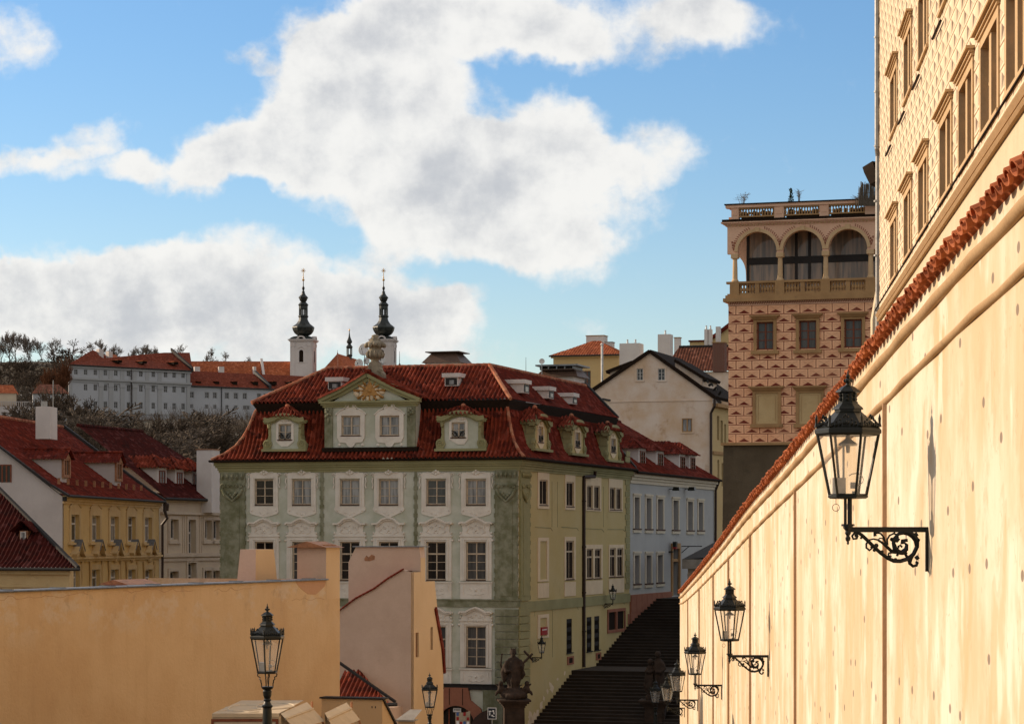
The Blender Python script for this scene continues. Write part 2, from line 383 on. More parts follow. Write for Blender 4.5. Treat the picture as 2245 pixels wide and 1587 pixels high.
plaster('cream_trim', (.56, .47, .36), (.50, .41, .31), (.2, .15, .1), .5, .8, .5)
plaster('blue_wall', (.415, .42, .41), (.385, .39, .38), (.22, .235, .24), .3, .5, .4)
plaster('blue_trim', (.62, .56, .44), (.56, .50, .39), (.42, .35, .26), .3, .8, .4)
plaster('old_plaster', (.72, .61, .51), (.62, .45, .30), (.40, .22, .10), .85, .45, .35, .35)
plaster('yellow_far', (.55, .41, .20), (.52, .38, .18), (.42, .3, .15), .3, .4, .3)
plaster('abbey_wall', (.43, .43, .44), (.385, .385, .39), (.33, .31, .29), .35, .12, .4, .1, fine=3)
plaster('abbey_trim', (.37, .365, .36), (.34, .335, .33), (.28, .26, .24), .3, .2, .3, .1, fine=3)
plaster('tower_wall', (.64, .58, .54), (.58, .52, .48), (.42, .36, .32), .35, .2, .5, .1, fine=3)
plaster('sandstone', (.42, .255, .115), (.34, .20, .09), (.14, .09, .05), .6, 1.0, .6, .4)
plaster('sandstone_pale', (.60, .42, .24), (.54, .37, .20), (.25, .18, .12), .4, 1.0, .5, .3)
plaster('loggia_plaster', (.74, .485, .335), (.66, .41, .28), (.32, .2, .14), .4, .7, .4)
plaster('red_stone', (.30, .125, .075), (.26, .10, .06), (.14, .06, .04), .5, 1.2, .4)
plaster('dark_wall', (.085, .062, .036), (.12, .09, .055), (.04, .03, .02), .6, .5, .8, .6)
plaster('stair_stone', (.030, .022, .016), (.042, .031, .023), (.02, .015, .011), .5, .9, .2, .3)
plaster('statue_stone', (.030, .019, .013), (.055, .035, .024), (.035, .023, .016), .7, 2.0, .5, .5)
plaster('urn_stone', (.33, .28, .20), (.2, .165, .115), (.07, .055, .04), .7, 2.5, .5, .5)
plaster('street', (.11, .085, .065), (.14, .11, .085), (.05, .04, .03), .5, .7, .0, .5)
plaster('mould_stone', (.46, .30, .155), (.41, .26, .13), (.20, .12, .06), .45, 1.3, .2, .35)
plaster('joint_red', (.44, .27, .15), (.39, .225, .12), (.2, .1, .05), .4, 1.3, .3)
plaster('grey_stone', (.34, .31, .27), (.24, .215, .185), (.13, .115, .10), .6, 1.2, .4, .6)
plaster('ashlar', (.36, .29, .22), (.3, .235, .17), (.16, .12, .09), .6, 1.4, .4, .6)
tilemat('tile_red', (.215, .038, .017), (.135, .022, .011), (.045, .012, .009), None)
tilemat('tile_side', (.135, .019, .009), (.10, .013, .007), (.045, .009, .006), None)  # darker copy of the red tile: shade of slopes turned from the sun
tilemat('tile_dark', (.065, .010, .007), (.05, .008, .006), (.025, .006, .005), None)
tilemat('tile_far', (.19, .042, .019), (.155, .032, .015), (.10, .023, .013), None)
tilemat('tile_orange', (.36, .105, .042), (.30, .078, .030), (.20, .05, .022), None)
tilemat('tile_brown', (.155, .058, .035), (.125, .045, .028), (.07, .028, .018), None)
tilemat('coping_tile', (.40, .125, .050), (.33, .090, .034), (.22, .06, .026), (.48, .22, .11))
tilemat('ridge_tile', (.33, .10, .05), (.40, .19, .11), (.17, .06, .04), (.42, .3, .2))
flat('metal_black', (.010, .012, .010), .38, .28, .0, .1, 20)
flat('metal_dark', (.03, .032, .033), .5, .4, .3)
flat('metal_grey', (.24, .25, .26), .45, .5, .6)
flat('metal_pale', (.62, .62, .60), .4, .5, .5)
flat('metal_brown', (.12, .07, .045), .5, .4, .2)
flat('tin_rust', (.40, .19, .095), .6, .3, .2, .25)
flat('pipe_brown', (.035, .017, .010), .5, .4, .2)
flat('pipe_grey', (.36, .34, .31), .4, .5, .4)
flat('soffit_dark', (.022, .013, .008), .9, .1)
flat('verge_dark', (.035, .032, .030), .7, .2)
flat('copper_dark', (.030, .036, .032), .42, .5, .25, .3, 1.5)
flat('gold', (.75, .42, .10), .3, .6, .85)
flat('gold_paint', (.46, .23, .06), .5, .4, .2, .2)
flat('frame_cream', (.56, .44, .31), .6, .3)
flat('frame_white', (.62, .59, .54), .55, .3)
flat('frame_wood', (.20, .055, .022), .55, .3)
flat('frame_dark', (.016, .012, .010), .5, .3)
flat('sill_brown', (.075, .030, .018), .6, .3)
flat('sign_red', (.30, .012, .010), .45, .4, 0, .03)
flat('sign_white', (.75, .73, .70), .5, .4, 0, .04)
flat('sign_black', (.012, .014, .02), .5, .4, 0, .03)
flat('sign_blue', (.05, .11, .28), .5, .4, 0, .03)
flat('sign_tan', (.42, .34, .24), .5, .3, 0, .15)
flat('canvas', (.56, .45, .31), .85, .15, 0, .07, 3)
flat('canvas_pale', (.62, .53, .40), .85, .15, 0, .06, 3)
flat('wood_dark', (.045, .022, .014), .6, .3)
flat('dish_white', (.70, .68, .64), .5, .4, 0, .08)
flat('bark', (.060, .046, .036), .95, .1, 0, .2, 2)
flat('twig', (.15, .118, .09), .95, .1, 0, .2, 1)
flat('twig_pale', (.20, .165, .135), .95, .1, 0, .2, 1)
flat('twig_red', (.15, .062, .030), .95, .1, 0, .2, 1)
flat('twig_dark', (.092, .068, .048), .95, .1, 0, .2, 1)
flat('needle', (.035, .055, .018), .9, .1, 0, .3, 20)
flat('bronze', (.05, .04, .03), .5, .4, .5)
flat('reed', (.16, .135, .105), .95, .1, 0, .3, 30)
def glassm(name, c, c2, rough=.08):
    def f(k):
        o = k.obj(); n = k.noise(k.scale(o, (3.4, 3.4, .3)), 1.5, 4)
        return {'c': k.mix(k.ss(n, .35, .65), c, c2), 'r': rough}
    return mat(name, f, rough, .28)
glassm('glass_dark', (.010, .009, .008), (.025, .018, .014))
glassm('glass_curtain', (.11, .11, .11), (.33, .325, .315), .12)
glassm('glass_mid', (.05, .05, .05), (.09, .085, .08))
glassm('glass_far', (.035, .033, .033), (.06, .055, .052), .2)
glassm('glass_loggia', (.15, .145, .14), (.31, .25, .20), .05)  # pale base colour stands in for the sky mirrored in the panes
def clearglass(k):
    return {'c': (.92, .93, .90), 'Alpha': .13}
mat('lamp_glass', clearglass, .05, .5)
def sunwall(k):       # flaking lime render: pale skin, ochre runs with sharp edges, rows of small pock marks
    o = k.obj(); x, y, z = k.xyz(o)
    so_ = k.comb(0.0, k.mul(y, .42), k.mul(z, .20))
    n = k.noise(so_, 1.5, 8, .6); big = k.noise(k.comb(1.0, k.mul(y, .12), k.mul(z, .2)), 1.0, 3, .5)
    st = k.noise(k.comb(0.0, k.mul(y, 1.6), k.mul(z, .16)), 2.0, 6, .65); fine = k.noise(k.comb(0.0, k.mul(y, 1.2), k.mul(z, 1.1)), 2.2, 8, .7)
    c = k.mix(k.ss(k.add(k.mul(n, .7), k.mul(big, .5)), .50, .70), (.75, .65, .51), (.62, .48, .305)); c = k.mix(k.mul(k.ss(k.noise(k.comb(5.0, k.mul(y, .55), k.mul(z, .6)), 2.4, 8, .7), .5, .68), .55), c, (.56, .415, .255))
    c = k.mix(k.mul(k.ss(fine, .5, .75), .5), c, (.62, .445, .27)); c = k.mix(k.mul(k.ss(st, .52, .76), .3), c, (.58, .415, .24))
    n2 = k.noise(k.vadd(so_, (4, 2, 9)), 1.9, 5, .5)
    p_ = k.ss(n2, .535, .60); edge = k.mul(k.ss(n2, .535, .545), k.sub(1.0, k.ss(n2, .552, .566)))
    c = k.mix(k.mul(p_, .65), c, (.61, .43, .24)); c = k.mix(k.mul(edge, .25), c, (.50, .35, .19))
    p2 = k.ss(k.noise(k.vadd(so_, (1, 7, 3)), 2.6, 4, .5), .58, .66); c = k.mix(k.mul(p2, .7), c, (.84, .735, .61))
    hv = k.comb(k.mul(y, .62), k.mul(z, 1.0), 0.0); hole = k.sub(1.0, k.ss(k.cell(hv, 1.0, 'Distance', dim='2D'), .045, .06))
    spk = k.sub(1.0, k.ss(k.cell(k.comb(k.mul(y, 1.3), k.mul(z, .6), 0.0), 1.0, 'Distance', dim='2D'), .012, .026))
    crack = k.mul(k.sub(1.0, k.ss(k.m('ABSOLUTE', k.sub(k.noise(k.comb(0.0, k.mul(y, .7), k.mul(z, .16)), 1.6, 4, .55), .53)), 0.0, .0035)), .6)
    c = k.mix(crack, c, (.52, .35, .2)); c = k.mix(k.mul(spk, .5), c, (.40, .25, .14)); c = k.mix(k.mul(hole, .85), c, (.20, .15, .12))
    h = k.add(k.mul(p_, -.5), k.add(k.mul(k.noise(o, 12, 4), .25), k.mul(n, .6)))
    return {'c': c, 'h': k.sub(h, hole), 'hs': .22, 'hd': .03}
mat('sun_wall', sunwall, .93)
def blockpat(name, bw, bh, base, base2, line, tri, mode, rand_=.0):
    """Painted sgraffito ashlar: letter-envelope blocks in staggered courses (UV in metres)."""
    def f(k):
        u, v, _ = k.xyz(k.uv()); o = k.obj(); u = k.add(u, k.mul(k.sub(k.noise(o, 1.6, 3), .5), bw * .07)); v = k.add(v, k.mul(k.sub(k.noise(k.vadd(o, (9, 4, 2)), 1.6, 3), .5), bh * .09)); fade = k.ss(k.noise(k.vadd(o, (2, 8, 5)), .7, 6, .65), .25, .55)
        r = k.m('FLOOR', k.m('DIVIDE', v, bh)); odd = k.m('FLOORED_MODULO', r, 2.0) if False else k.m('ABSOLUTE', k.sub(r, k.mul(k.m('FLOOR', k.mul(r, .5)), 2.0)))
        fx = k.m('FRACT', k.add(k.m('DIVIDE', u, bw), k.mul(odd, .5))); fy = k.m('FRACT', k.m('DIVIDE', v, bh))
        n = k.noise(o, 1.1, 7, .65); n2 = k.noise(o, 9, 5, .65)
        c = k.mix(k.ss(n, .35, .7), base, base2); c = k.mix(k.mul(k.ss(n2, .5, .8), .35), c, line)
        ex = k.mul(k.m('MINIMUM', fx, k.sub(1.0, fx)), bw); ey = k.mul(k.m('MINIMUM', fy, k.sub(1.0, fy)), bh)
        e = k.m('MINIMUM', ex, ey)
        ln = k.sub(1.0, k.ss(e, bh * .035, bh * .06))
        pale = k.mul(k.ss(e, bh * .06, bh * .075), k.sub(1.0, k.ss(e, bh * .13, bh * .15)))
        c = k.mix(k.mul(pale, .55), c, tuple(min(1, x * 1.35) for x in base))
        ax = k.m('ABSOLUTE', k.sub(fx, .5)); ay = k.m('ABSOLUTE', k.sub(fy, .5))
        dg = k.m('ABSOLUTE', k.sub(k.mul(ax, 1.0), k.mul(ay, 1.0)))
        dgl = k.mul(k.sub(1.0, k.ss(dg, .010, .022)), k.ss(e, bh * .14, bh * .16))
        c = k.mix(k.mul(dgl, .55), c, line)
        if mode == 'pyr':      # dark triangle at the foot of each block
            t_ = k.mul(k.m('LESS_THAN', k.add(k.mul(ax, .95), k.sub(fy, .14)), .36), k.m('GREATER_THAN', fy, .14))
            c = k.mix(k.mul(t_, k.add(.74, k.mul(fade, .25))), c, tri)
        else:                  # grey triangle on the right flank, pale one on top
            t_ = k.mul(k.m('LESS_THAN', k.add(k.mul(ay, .9), k.sub(.88, fx)), .36), k.m('LESS_THAN', fx, .88))
            c = k.mix(k.mul(t_, k.add(.62, k.mul(fade, .36))), c, tri)
            t2 = k.mul(k.m('GREATER_THAN', k.sub(fy, .5), ax), k.m('LESS_THAN', fy, .86))
            c = k.mix(k.mul(t2, .35), c, tuple(min(1, x * 1.25) for x in base))
            t3 = k.mul(k.m('LESS_THAN', k.sub(fy, .5), k.mul(ax, -1.0)), k.m('GREATER_THAN', fy, .14))
            c = k.mix(k.mul(t3, .25), c, tri)
        c = k.mix(k.mul(ln, k.add(.66, k.mul(fade, .3))), c, line)
        return {'c': c, 'h': k.sub(n2, ln), 'hs': .2, 'hd': .02}
    return mat(name, f, .9)
blockpat('sgraffito_red', .90, .51, (.82, .47, .275), (.74, .39, .22), (.21, .040, .022), (.15, .020, .012), 'pyr')
blockpat('sgraffito_pale', 1.05, .38, (.74, .61, .44), (.68, .545, .37), (.26, .16, .08), (.17, .115, .08), 'side')
def brickm(k):
    b = k.node('ShaderNodeTexBrick'); k.put(b.inputs[0], k.scale(k.obj(), 4)); b.inputs[1].default_value = (.2, .07, .04, 1); b.inputs[2].default_value = (.13, .05, .03, 1); b.inputs[3].default_value = (.2, .17, .14, 1)
    return {'c': b.outputs[0]}
mat('brick', brickm)
def hillm(k):
    o = k.obj(); n = k.noise(o, .06, 8, .7); n2 = k.noise(k.scale(o, (.5, .5, 2)), .08, 6, .6)
    c = k.mix(k.ss(n, .35, .7), (.075, .058, .042), (.10, .085, .052))
    c = k.mix(k.mul(k.ss(k.noise(o, .9, 5), .5, .8), .6), c, (.03, .024, .018))
    x, y, z = k.xyz(o)
    snow = k.mul(k.mul(k.ss(k.noise(k.vadd(o, (40, 0, 0)), .05, 6, .65), .46, .58), k.ss(z, 27.0, 31.0)), k.mul(k.m('LESS_THAN', x, -92.0), k.m('LESS_THAN', z, 42.0)))
    c = k.mix(snow, c, (.72, .75, .80))
    return {'c': c}
mat('hill', hillm, .95)
# ---------------------------------------------------------------- ground
def gz(x, y):
    b = [(-50, 2.6), (0, -1.65), (140, -13.6), (205, -13.6), (300, 6), (400, 15), (540, 24), (610, 29), (690, 47), (760, 50), (1100, 40), (8000, 0)]
    z = lin(b, y)
    if y > 205:
        k_ = max(0, min(1, (x / y + .075) / .04)); z = z * (1 - k_) + min(z, 18) * k_
        z += 1.2 * math.sin(x * .05 + y * .021) + .8 * math.sin(y * .06 - x * .03)
    return z
mb = MB()
ys = [-60, -20, 0, 20, 40, 60, 80, 100, 120, 140, 160, 180, 205, 220, 240, 260, 280] + list(range(300, 800, 20)) + [900, 1100, 1600, 3000, 8000]
xs = [-5000, -1500, -600, -400] + list(range(-300, 101, 12)) + [150, 250, 500, 1500, 5000]
G = [[mb.add((x, y, gz(x, y))) for x in xs] for y in ys]
for j in range(len(ys) - 1):
    for i in range(len(xs) - 1): mb.idx([G[j][i], G[j][i + 1], G[j + 1][i + 1], G[j + 1][i]], 0 if ys[j] < 220 else 1)
tag(mb.build('ground', ['street', 'hill'], smooth=True), kind='structure')

# ---------------------------------------------------------------- the sunlit street wall with its tiled coping
FW = Fac((3.5, 0), (.0421, 1), flip=True)
WEND = 141.0
M1 = [(5, 3.2), (21.6, 2.88), (29.4, 2.57), (32.9, 2.34), (47.4, 1.55), (55.6, 1.13), (68, .56), (81.6, -.28), (105.8, -1.60), (124, -2.52), (141.5, -3.42)]
M2 = [(5, 2.62), (21.6, 2.35), (25.4, 2.2), (28.7, 1.98), (47.4, 1.05), (55.6, .66), (65.9, .13), (80.2, -.69), (108, -2.17), (124, -2.98), (140.5, -3.72)]
def sm(T, u): return (lin(T, u - 7) + lin(T, u - 3.5) * 2 + lin(T, u) * 2 + lin(T, u + 3.5) * 2 + lin(T, u + 7)) / 8
wall = thing('street_wall', 'long sunlit cream wall with red tile coping running down the street on the right', 'wall', FW(60, 0, -7))
mb = MB(); us = [5 + 1.5 * i for i in range(91)]; us = [u for u in us if u < WEND] + [WEND]
for a, b in zip(us, us[1:]):
    za, zb = sm(M1, a) + .27, sm(M1, b) + .27
    mb.face([FW(a, 0, -15), FW(b, 0, -15), FW(b, 0, zb), FW(a, 0, za)])
    mb.face([FW(a, 0, za), FW(b, 0, zb), FW(b, -.8, zb + .2), FW(a, -.8, za + .2)])
    mb.face([FW(a, -.8, -15), FW(b, -.8, -15), FW(b, -.8, zb + .2), FW(a, -.8, za + .2)])
z = sm(M1, WEND); mb.face([FW(WEND, 0, -15), FW(WEND, -.8, -15), FW(WEND, -.8, z + .62), FW(WEND, 0, z + .27)])
mb.build('rendered_face', 'sun_wall', wall)
for T, r, nm in ((M1, .066, 'upper_moulding'), (M2, .045, 'lower_moulding')):
    mb = MB(); mb.tube([FW(u, .01 + .012 * math.sin(u * 2.1), sm(T, u) + .006 * math.sin(u * 1.3)) for u in us], r, 8); mb.build(nm, 'mould_stone', wall, smooth=True)
for u in (16.3, 32.7, 49.2, 65.8, 78.7, 91.3, 107, 124.2):
    mb = MB(); mb.tube([FW(u, .0, -15), FW(u, .004, sm(M2, u) - .03)], .055 if u < 60 else .065, 6); mb.build('joint', 'joint_red', wall)
mb = MB(); rt = random.Random(3)
def halftile(c, ax, side, up, r, ru, L, flip, m=0):
    n = 6; rg = []
    for t_, rr in ((0, 1.0), (L, .86)):
        for ri in (rr, rr * .78):
            rg.append([mb.add(c + ax * t_ + side * (r * ri * math.cos(math.pi * i / n)) + up * ((-1 if flip else 1) * ru * ri * math.sin(math.pi * i / n))) for i in range(n + 1)])
    o0, i0, o1, i1 = rg
    for i in range(n):
        mb.idx([o0[i], o0[i + 1], o1[i + 1], o1[i]], m); mb.idx([i0[i], i0[i + 1], i1[i + 1], i1[i]], m); mb.idx([o0[i], o0[i + 1], i0[i + 1], i0[i]], m)
u = 5.0
while u < WEND:
    for flip, du, w0, zz in ((True, 0, .15, .30), (False, .2, .07, .325)):
        uu = u + du; j = rt.uniform(-.025, .025)
        ax = (FW(uu, -.6, .26) - FW(uu, 0, 0)).normalized(); sd = (FW(uu + 1, 0, sm(M1, uu + 1)) - FW(uu, 0, sm(M1, uu))).normalized(); up = sd.cross(ax); up = up if up.z > 0 else -up
        halftile(FW(uu + rt.uniform(-.015, .015), w0 + j, sm(M1, uu) + zz + rt.uniform(-.012, .012)), ax, sd, up, .165 if flip else .155, .085 if flip else .10, .9, flip)
    u += .40
for a, b in zip(us, us[1:]):       # mortar bed under the tiles
    mb.face([FW(a, .05, sm(M1, a) + .29), FW(b, .05, sm(M1, b) + .29), FW(b, -.8, sm(M1, b) + .62), FW(a, -.8, sm(M1, a) + .62)])
    mb.face([FW(a, .05, sm(M1, a) + .29), FW(b, .05, sm(M1, b) + .29), FW(b, 0, sm(M1, b) + .24), FW(a, 0, sm(M1, a) + .24)])
mb.build('tile_coping', 'coping_tile', wall, fix=False)

# ---------------------------------------------------------------- street lamps
def hexring(r, z, rot): return [V((r * math.cos(rot + math.pi / 3 * i), r * math.sin(rot + math.pi / 3 * i), z)) for i in range(6)]
def lantern(root, z0, rot):
    """Six-sided lantern standing at height z0 on the root's axis."""
    def bl(mb, nm, m_, smooth=False):
        o = mb.build(nm, m_, None, smooth=smooth); o.parent = root; return o
    mb = MB(); lo = hexring(.205, z0 + .02, rot); hi = hexring(.345, z0 + .72, rot)
    for a, b in zip(lo, hi): mb.tube([a, b], .017, 4)
    for i in range(6): mb.tube([lo[i], lo[(i + 1) % 6]], .02, 4); mb.tube([hi[i], hi[(i + 1) % 6]], .026, 4)
    mb.lathe([(.06, -.02), (.20, -.015), (.225, 0), (.225, .02), (.205, .03)], (0, 0, z0), 6, rot)
    mb.lathe([(.34, .70), (.375, .72), (.375, .755), (.36, .775), (.345, .79), (.15, .965), (.15, .985), (.175, .99), (.165, 1.01), (.12, 1.05), (.112, 1.06)], (0, 0, z0), 6, rot)
    mb.lathe([(.112, 1.055), (.112, 1.075), (.098, 1.08), (.098, 1.17), (.115, 1.175), (.14, 1.185), (.135, 1.20), (.075, 1.245), (.03, 1.265)], (0, 0, z0), 6, rot)
    for p in hexring(.1, z0 + 1.125, rot + .5236):
        for dz in (-.02, .025): mb.ball(p * .93 + V((0, 0, p.z * .07 + dz)), .022, n=5)
    bl(mb, 'lantern_frame', 'metal_black')
    mb = MB()
    for i in range(6): mb.face([lo[i] * .985 + V((0, 0, lo[i].z * .015)), lo[(i + 1) % 6] * .985 + V((0, 0, lo[i].z * .015)), hi[(i + 1) % 6] * .985 + V((0, 0, hi[i].z * .015)), hi[i] * .985 + V((0, 0, hi[i].z * .015))])
    bl(mb, 'glazing', 'lamp_glass')
    mb = MB(); rg = hexring(.355, z0 + .79, rot)
    for i in range(6):           # openwork cresting above each side
        a, b = rg[i], rg[(i + 1) % 6]; n_ = ((a + b) / 2).normalized(); n_.z = 0
        for t_, h in ((.08, .03), (.2, .05), (.32, .075), (.44, .105), (.5, .125), (.56, .105), (.68, .075), (.8, .05), (.92, .03)):
            p = a.lerp(b, t_) - n_ * .018; mb.ball(p + V((0, 0, h * .35)), .021, n=5); mb.ball(p + V((0, 0, h)), .015, n=5)
        mb.tube([a, a + V((0, 0, .05)), a + V((0, 0, .10)), a + V((0, 0, .15))], [.024, .014, .018, .003], 5)
    bl(mb, 'cresting', 'metal_black')
    mb = MB(); mb.lathe([(.03, 1.26), (.022, 1.285), (.042, 1.305), (.042, 1.325), (.015, 1.345), (.028, 1.362), (.012, 1.385), (.003, 1.44)], (0, 0, z0), 8)
    for i in range(4): mb.ball((.035 * math.cos(i * 1.57), .035 * math.sin(i * 1.57), z0 + 1.315), .02, n=5)
    bl(mb, 'finial', 'metal_black')
    mb = MB(); mb.tube([(-.05, 0, z0 + .03), (-.05, 0, z0 + .62)], .014, 6); mb.lathe([(.1, .58), (.11, .6), (.03, .66), (.02, .7)], (0, 0, z0), 8)
    mb.tube([(0, 0, z0 + .5), (0, 0, z0 + .58)], [.02, .028], 6)
    mb.box(-.17, -.03, -.06, .06, z0 + .03, z0 + .22); mb.box(.03, .10, -.05, .04, z0 + .10, z0 + .17); mb.box(.05, .11, -.05, .04, z0 + .03, z0 + .07)
    mb.tube([(.08 + .09 * math.cos(t_ * .5), -.03, z0 + .2 + .07 * math.sin(t_ * .5)) for t_ in range(-4, 6)], .005, 4)
    bl(mb, 'burner', 'pipe_grey')
def lamp_copy(src, label, loc, rz, group, s=1.0):
    o = copy_tree(src); o.location = loc; o.rotation_euler = (0, 0, rz); o.scale = (s, s, s); o['label'] = label; o['group'] = group; return o
def make_wall_lamp():
    t = thing('wall_lamp', 'x', 'street lamp'); t.location = (0, 0, 0)
    lantern(t, .345, R(-10))
    def bl(mb, nm, m_='metal_black'):
        o = mb.build(nm, m_, None); o.parent = t; return o
    mb = MB(); mb.tube([(-.03, 0, .01), (-.03, 0, .34)], .018, 6); mb.tube([(.02, 0, .01), (.02, 0, .34)], .028, 6)
    mb.lathe([(.075, .02), (.075, .045)], n=8); mb.lathe([(.004, -.19), (.016, -.17), (.01, -.155), (.028, -.135), (.03, -.11), (.018, -.09), (.035, -.06), (.03, -.03), (.055, .0), (.055, .02)], n=8)
    bl(mb, 'stem')
    mb = MB(); mb.box(.02, .90, -.02, .02, -.048, .012); mb.box(.87, .905, -.035, .035, -.49, .0)
    P = lambda a, b: V((a, 0, b))
    S = lambda pts: [P((x - 160) / 1640 * .9, -(y - 545) / 1640 * .9) for x, y in pts]      # scrollwork drawn in the bracket's own plane
    for pts, r in (
        ([(360, 640), (430, 680), (560, 800), (680, 920), (830, 1060), (980, 1170), (1100, 1220), (1230, 1225), (1380, 1180), (1500, 1080), (1570, 930), (1560, 800), (1500, 710), (1400, 650), (1290, 640), (1190, 670), (1110, 760), (1090, 850), (1120, 960), (1190, 1040), (1270, 1050), (1350, 980), (1360, 890), (1310, 840)], [.014] + [.017] * 5 + [.02] * 5 + [.028, .03, .026, .02, .016, .016, .018, .024, .026, .026, .022, .016, .006]),
        ([(360, 640), (290, 650), (245, 710), (270, 770), (340, 760), (360, 710), (320, 695)], .011),
        ([(590, 800), (535, 870), (535, 950), (600, 1005), (650, 960), (625, 920)], .010), ([(590, 790), (680, 770), (780, 790), (900, 880), (1040, 1010), (1150, 1050)], [.008, .008, .009, .014, .016, .014]),
        ([(760, 640), (830, 660), (890, 730), (930, 860)], .009), ([(760, 640), (700, 650), (700, 700), (740, 680)], .014), ([(930, 870), (850, 850), (780, 810), (800, 755), (870, 760), (920, 830)], .007),
        ([(970, 900), (960, 780), (1010, 700), (1090, 660), (1160, 680), (1190, 750)], .009), ([(1190, 750), (1160, 800), (1080, 790), (1060, 760)], .022),
        ([(1090, 640), (1100, 660)], .016), ([(1290, 620), (1290, 650)], .03), ([(980, 1100), (1000, 1060), (1060, 1050), (1140, 1060)], .009), ([(980, 1100), (1020, 1140), (1050, 1120)], .010),
        ([(1330, 1070), (1360, 1130), (1420, 1150)], .014), ([(1400, 1180), (1420, 1270), (1490, 1330), (1560, 1310), (1580, 1260), (1540, 1240)], .015), ([(1500, 1080), (1450, 1180), (1430, 1250)], .014),
        ([(1310, 840), (1250, 850), (1260, 810), (1380, 795)], .016), ([(1200, 960), (1190, 920), (1230, 900), (1270, 940)], .010), ([(1520, 700), (1580, 660)], .02), ([(1560, 850), (1600, 760)], .02), ([(1540, 1180), (1600, 1130)], .02)):
        mb.tube(S(pts), [x * 1.35 for x in r] if isinstance(r, list) else r * 1.35, 6)
    for x, y, r in ((740, 905, .026), (860, 1030, .018), (700, 1000, .02), (1130, 1200, .024), (330, 700, .022), (430, 750, .014), (1060, 780, .024), (940, 870, .02), (1170, 1100, .016), (1350, 1060, .016)): mb.ball(S([(x, y)])[0], r, (1, .6, 1), 6)
    bl(mb, 'bracket')
    mb = MB(); mb.tube([P(-.135, .34), P(-.135, .27)], .003, 4); mb.tube([P(-.135 + .04 * math.sin(i * .5236), .23 + .04 * math.cos(i * .5236)) for i in range(13)], .0035, 4); bl(mb, 'pull_ring', 'bronze')
    return t
wl = make_wall_lamp()
rzw = math.atan2(-FW.n.y, -FW.n.x)
GL = 'wall lanterns along the sunlit wall'
first = True
for px, zb, lb in ((2035, .118, 'nearest and largest of the lanterns bracketed to the sunlit wall'), (1685, -2.71, 'second lantern bracketed to the sunlit wall, counted from the big near one'),
                   (1583, -4.90, 'third lantern along the sunlit wall, small, above the dark steps'), (1530, -7.02, 'fourth lantern along the sunlit wall, hanging low before the wall end'),
                   (1501, -8.83, 'farthest and smallest lantern on the sunlit wall, beside the right statue')):
    u, _ = FW.at(px); loc = FW(u, .90, zb)
    if first: wl.location = loc; wl.rotation_euler = (0, 0, rzw); wl['label'] = lb; wl['group'] = GL; first = False
    else: lamp_copy(wl, lb, loc, rzw, GL)
def make_post(h):
    t = thing('lamp_post', 'x', 'street lamp'); z0 = h - 1.44
    lantern(t, z0, R(24))
    def bl(mb, nm, m_='metal_black', smooth=False):
        o = mb.build(nm, m_, None, smooth=smooth); o.parent = t; return o
    mb = MB()
    for a in range(4):
        c_, s_ = math.cos(a * 1.5708 + .3), math.sin(a * 1.5708 + .3)
        mb.tube([V((r * c_, r * s_, z0 + z)) for r, z in ((.17, .0), (.205, -.03), (.195, -.07), (.15, -.09), (.16, -.13), (.135, -.15), (.13, -.20), (.12, -.22), (.12, -.285), (.06, -.30))], .013, 5)
    mb.lathe([(.12, -.31), (.13, -.29), (.12, -.28)], (0, 0, z0), 10); mb.tube([(.02, 0, z0 - .29), (.0, .02, z0 - .15), (.03, 0, z0)], .008, 4)
    bl(mb, 'cradle')
    mb = MB(); H = z0 - .31
    mb.lathe([(.30, 0), (.30, .12), (.26, .16), (.24, .5), (.26, .56), (.20, .66), (.16, .9), (.12, 1.0), (.10, H - 1.25), (.092, H - 1.15), (.135, H - 1.12), (.11, H - 1.09), (.115, H - 1.07), (.11, H - .95), (.088, H - .42), (.105, H - .40), (.115, H - .37), (.085, H - .34), (.062, H - .28), (.085, H - .25), (.06, H - .22), (.085, H - .16), (.095, H - .07), (.075, H - .04), (.11, H - .02), (.12, H)], n=16)
    for i in range(10): a = i * .6283; mb.tube([(.1 * math.cos(a), .1 * math.sin(a), H - 1.04), (.078 * math.cos(a), .078 * math.sin(a), H - .45)], .014, 4)
    bl(mb, 'post', smooth=False); return t
def gpost(px, ptop, d_, label, src=None, rz=0.0):
    top = ray(px, ptop, d_); h = top.z - gz(top.x, top.y)
    t = make_post(h); t.location = (top.x, top.y, top.z - h); t.rotation_euler = (0, 0, rz); t['label'] = label; t['group'] = 'lamp posts along the street'; return t
gpost(586, 1322, 52, 'tall black lamp post standing against the ochre wall at the lower left')
gpost(942, 1473, 103, 'black lamp post standing before the slit windows of the small pink house', rz=.2)
gpost(1437, 1486, 147, 'small lamp post standing in front of the right statue pedestal', rz=.4)
# ---------------------------------------------------------------- the green baroque corner house
CR = ((1137 - CX) * 150 / FPX, 150.0)                     # its street corner
TH = 17.2
FF = Fac(CR, (math.cos(R(TH)), -math.sin(R(TH))))          # front, u negative to the left
FS = Fac(CR, (math.sin(R(TH)), math.cos(R(TH))))           # side along the stairs, u = distance back
UL = FF.at(483)[0]; UE = FS.at(1380)[0]                    # left end of the front, far end of the side
def GF(a, b, z): return FF(-a, -b, z)                      # plan: a leftwards from the corner, b backwards
ZE, ZB = 4.83, -14.2
gh = thing('green_house', 'pale green baroque corner house with white stucco windows and red mansard roof', 'house', GF(9, 9, -13.6))
fw_ = []; front_cols = [(559, 600), (641, 683), (746, 789), (831, 874), (935, 978), (1022, 1066)]
rows = [(1051, 1106, 'glass_curtain'), (1187, 1271, 'glass_dark'), (1372, 1461, 'glass_mid')]
holes = []
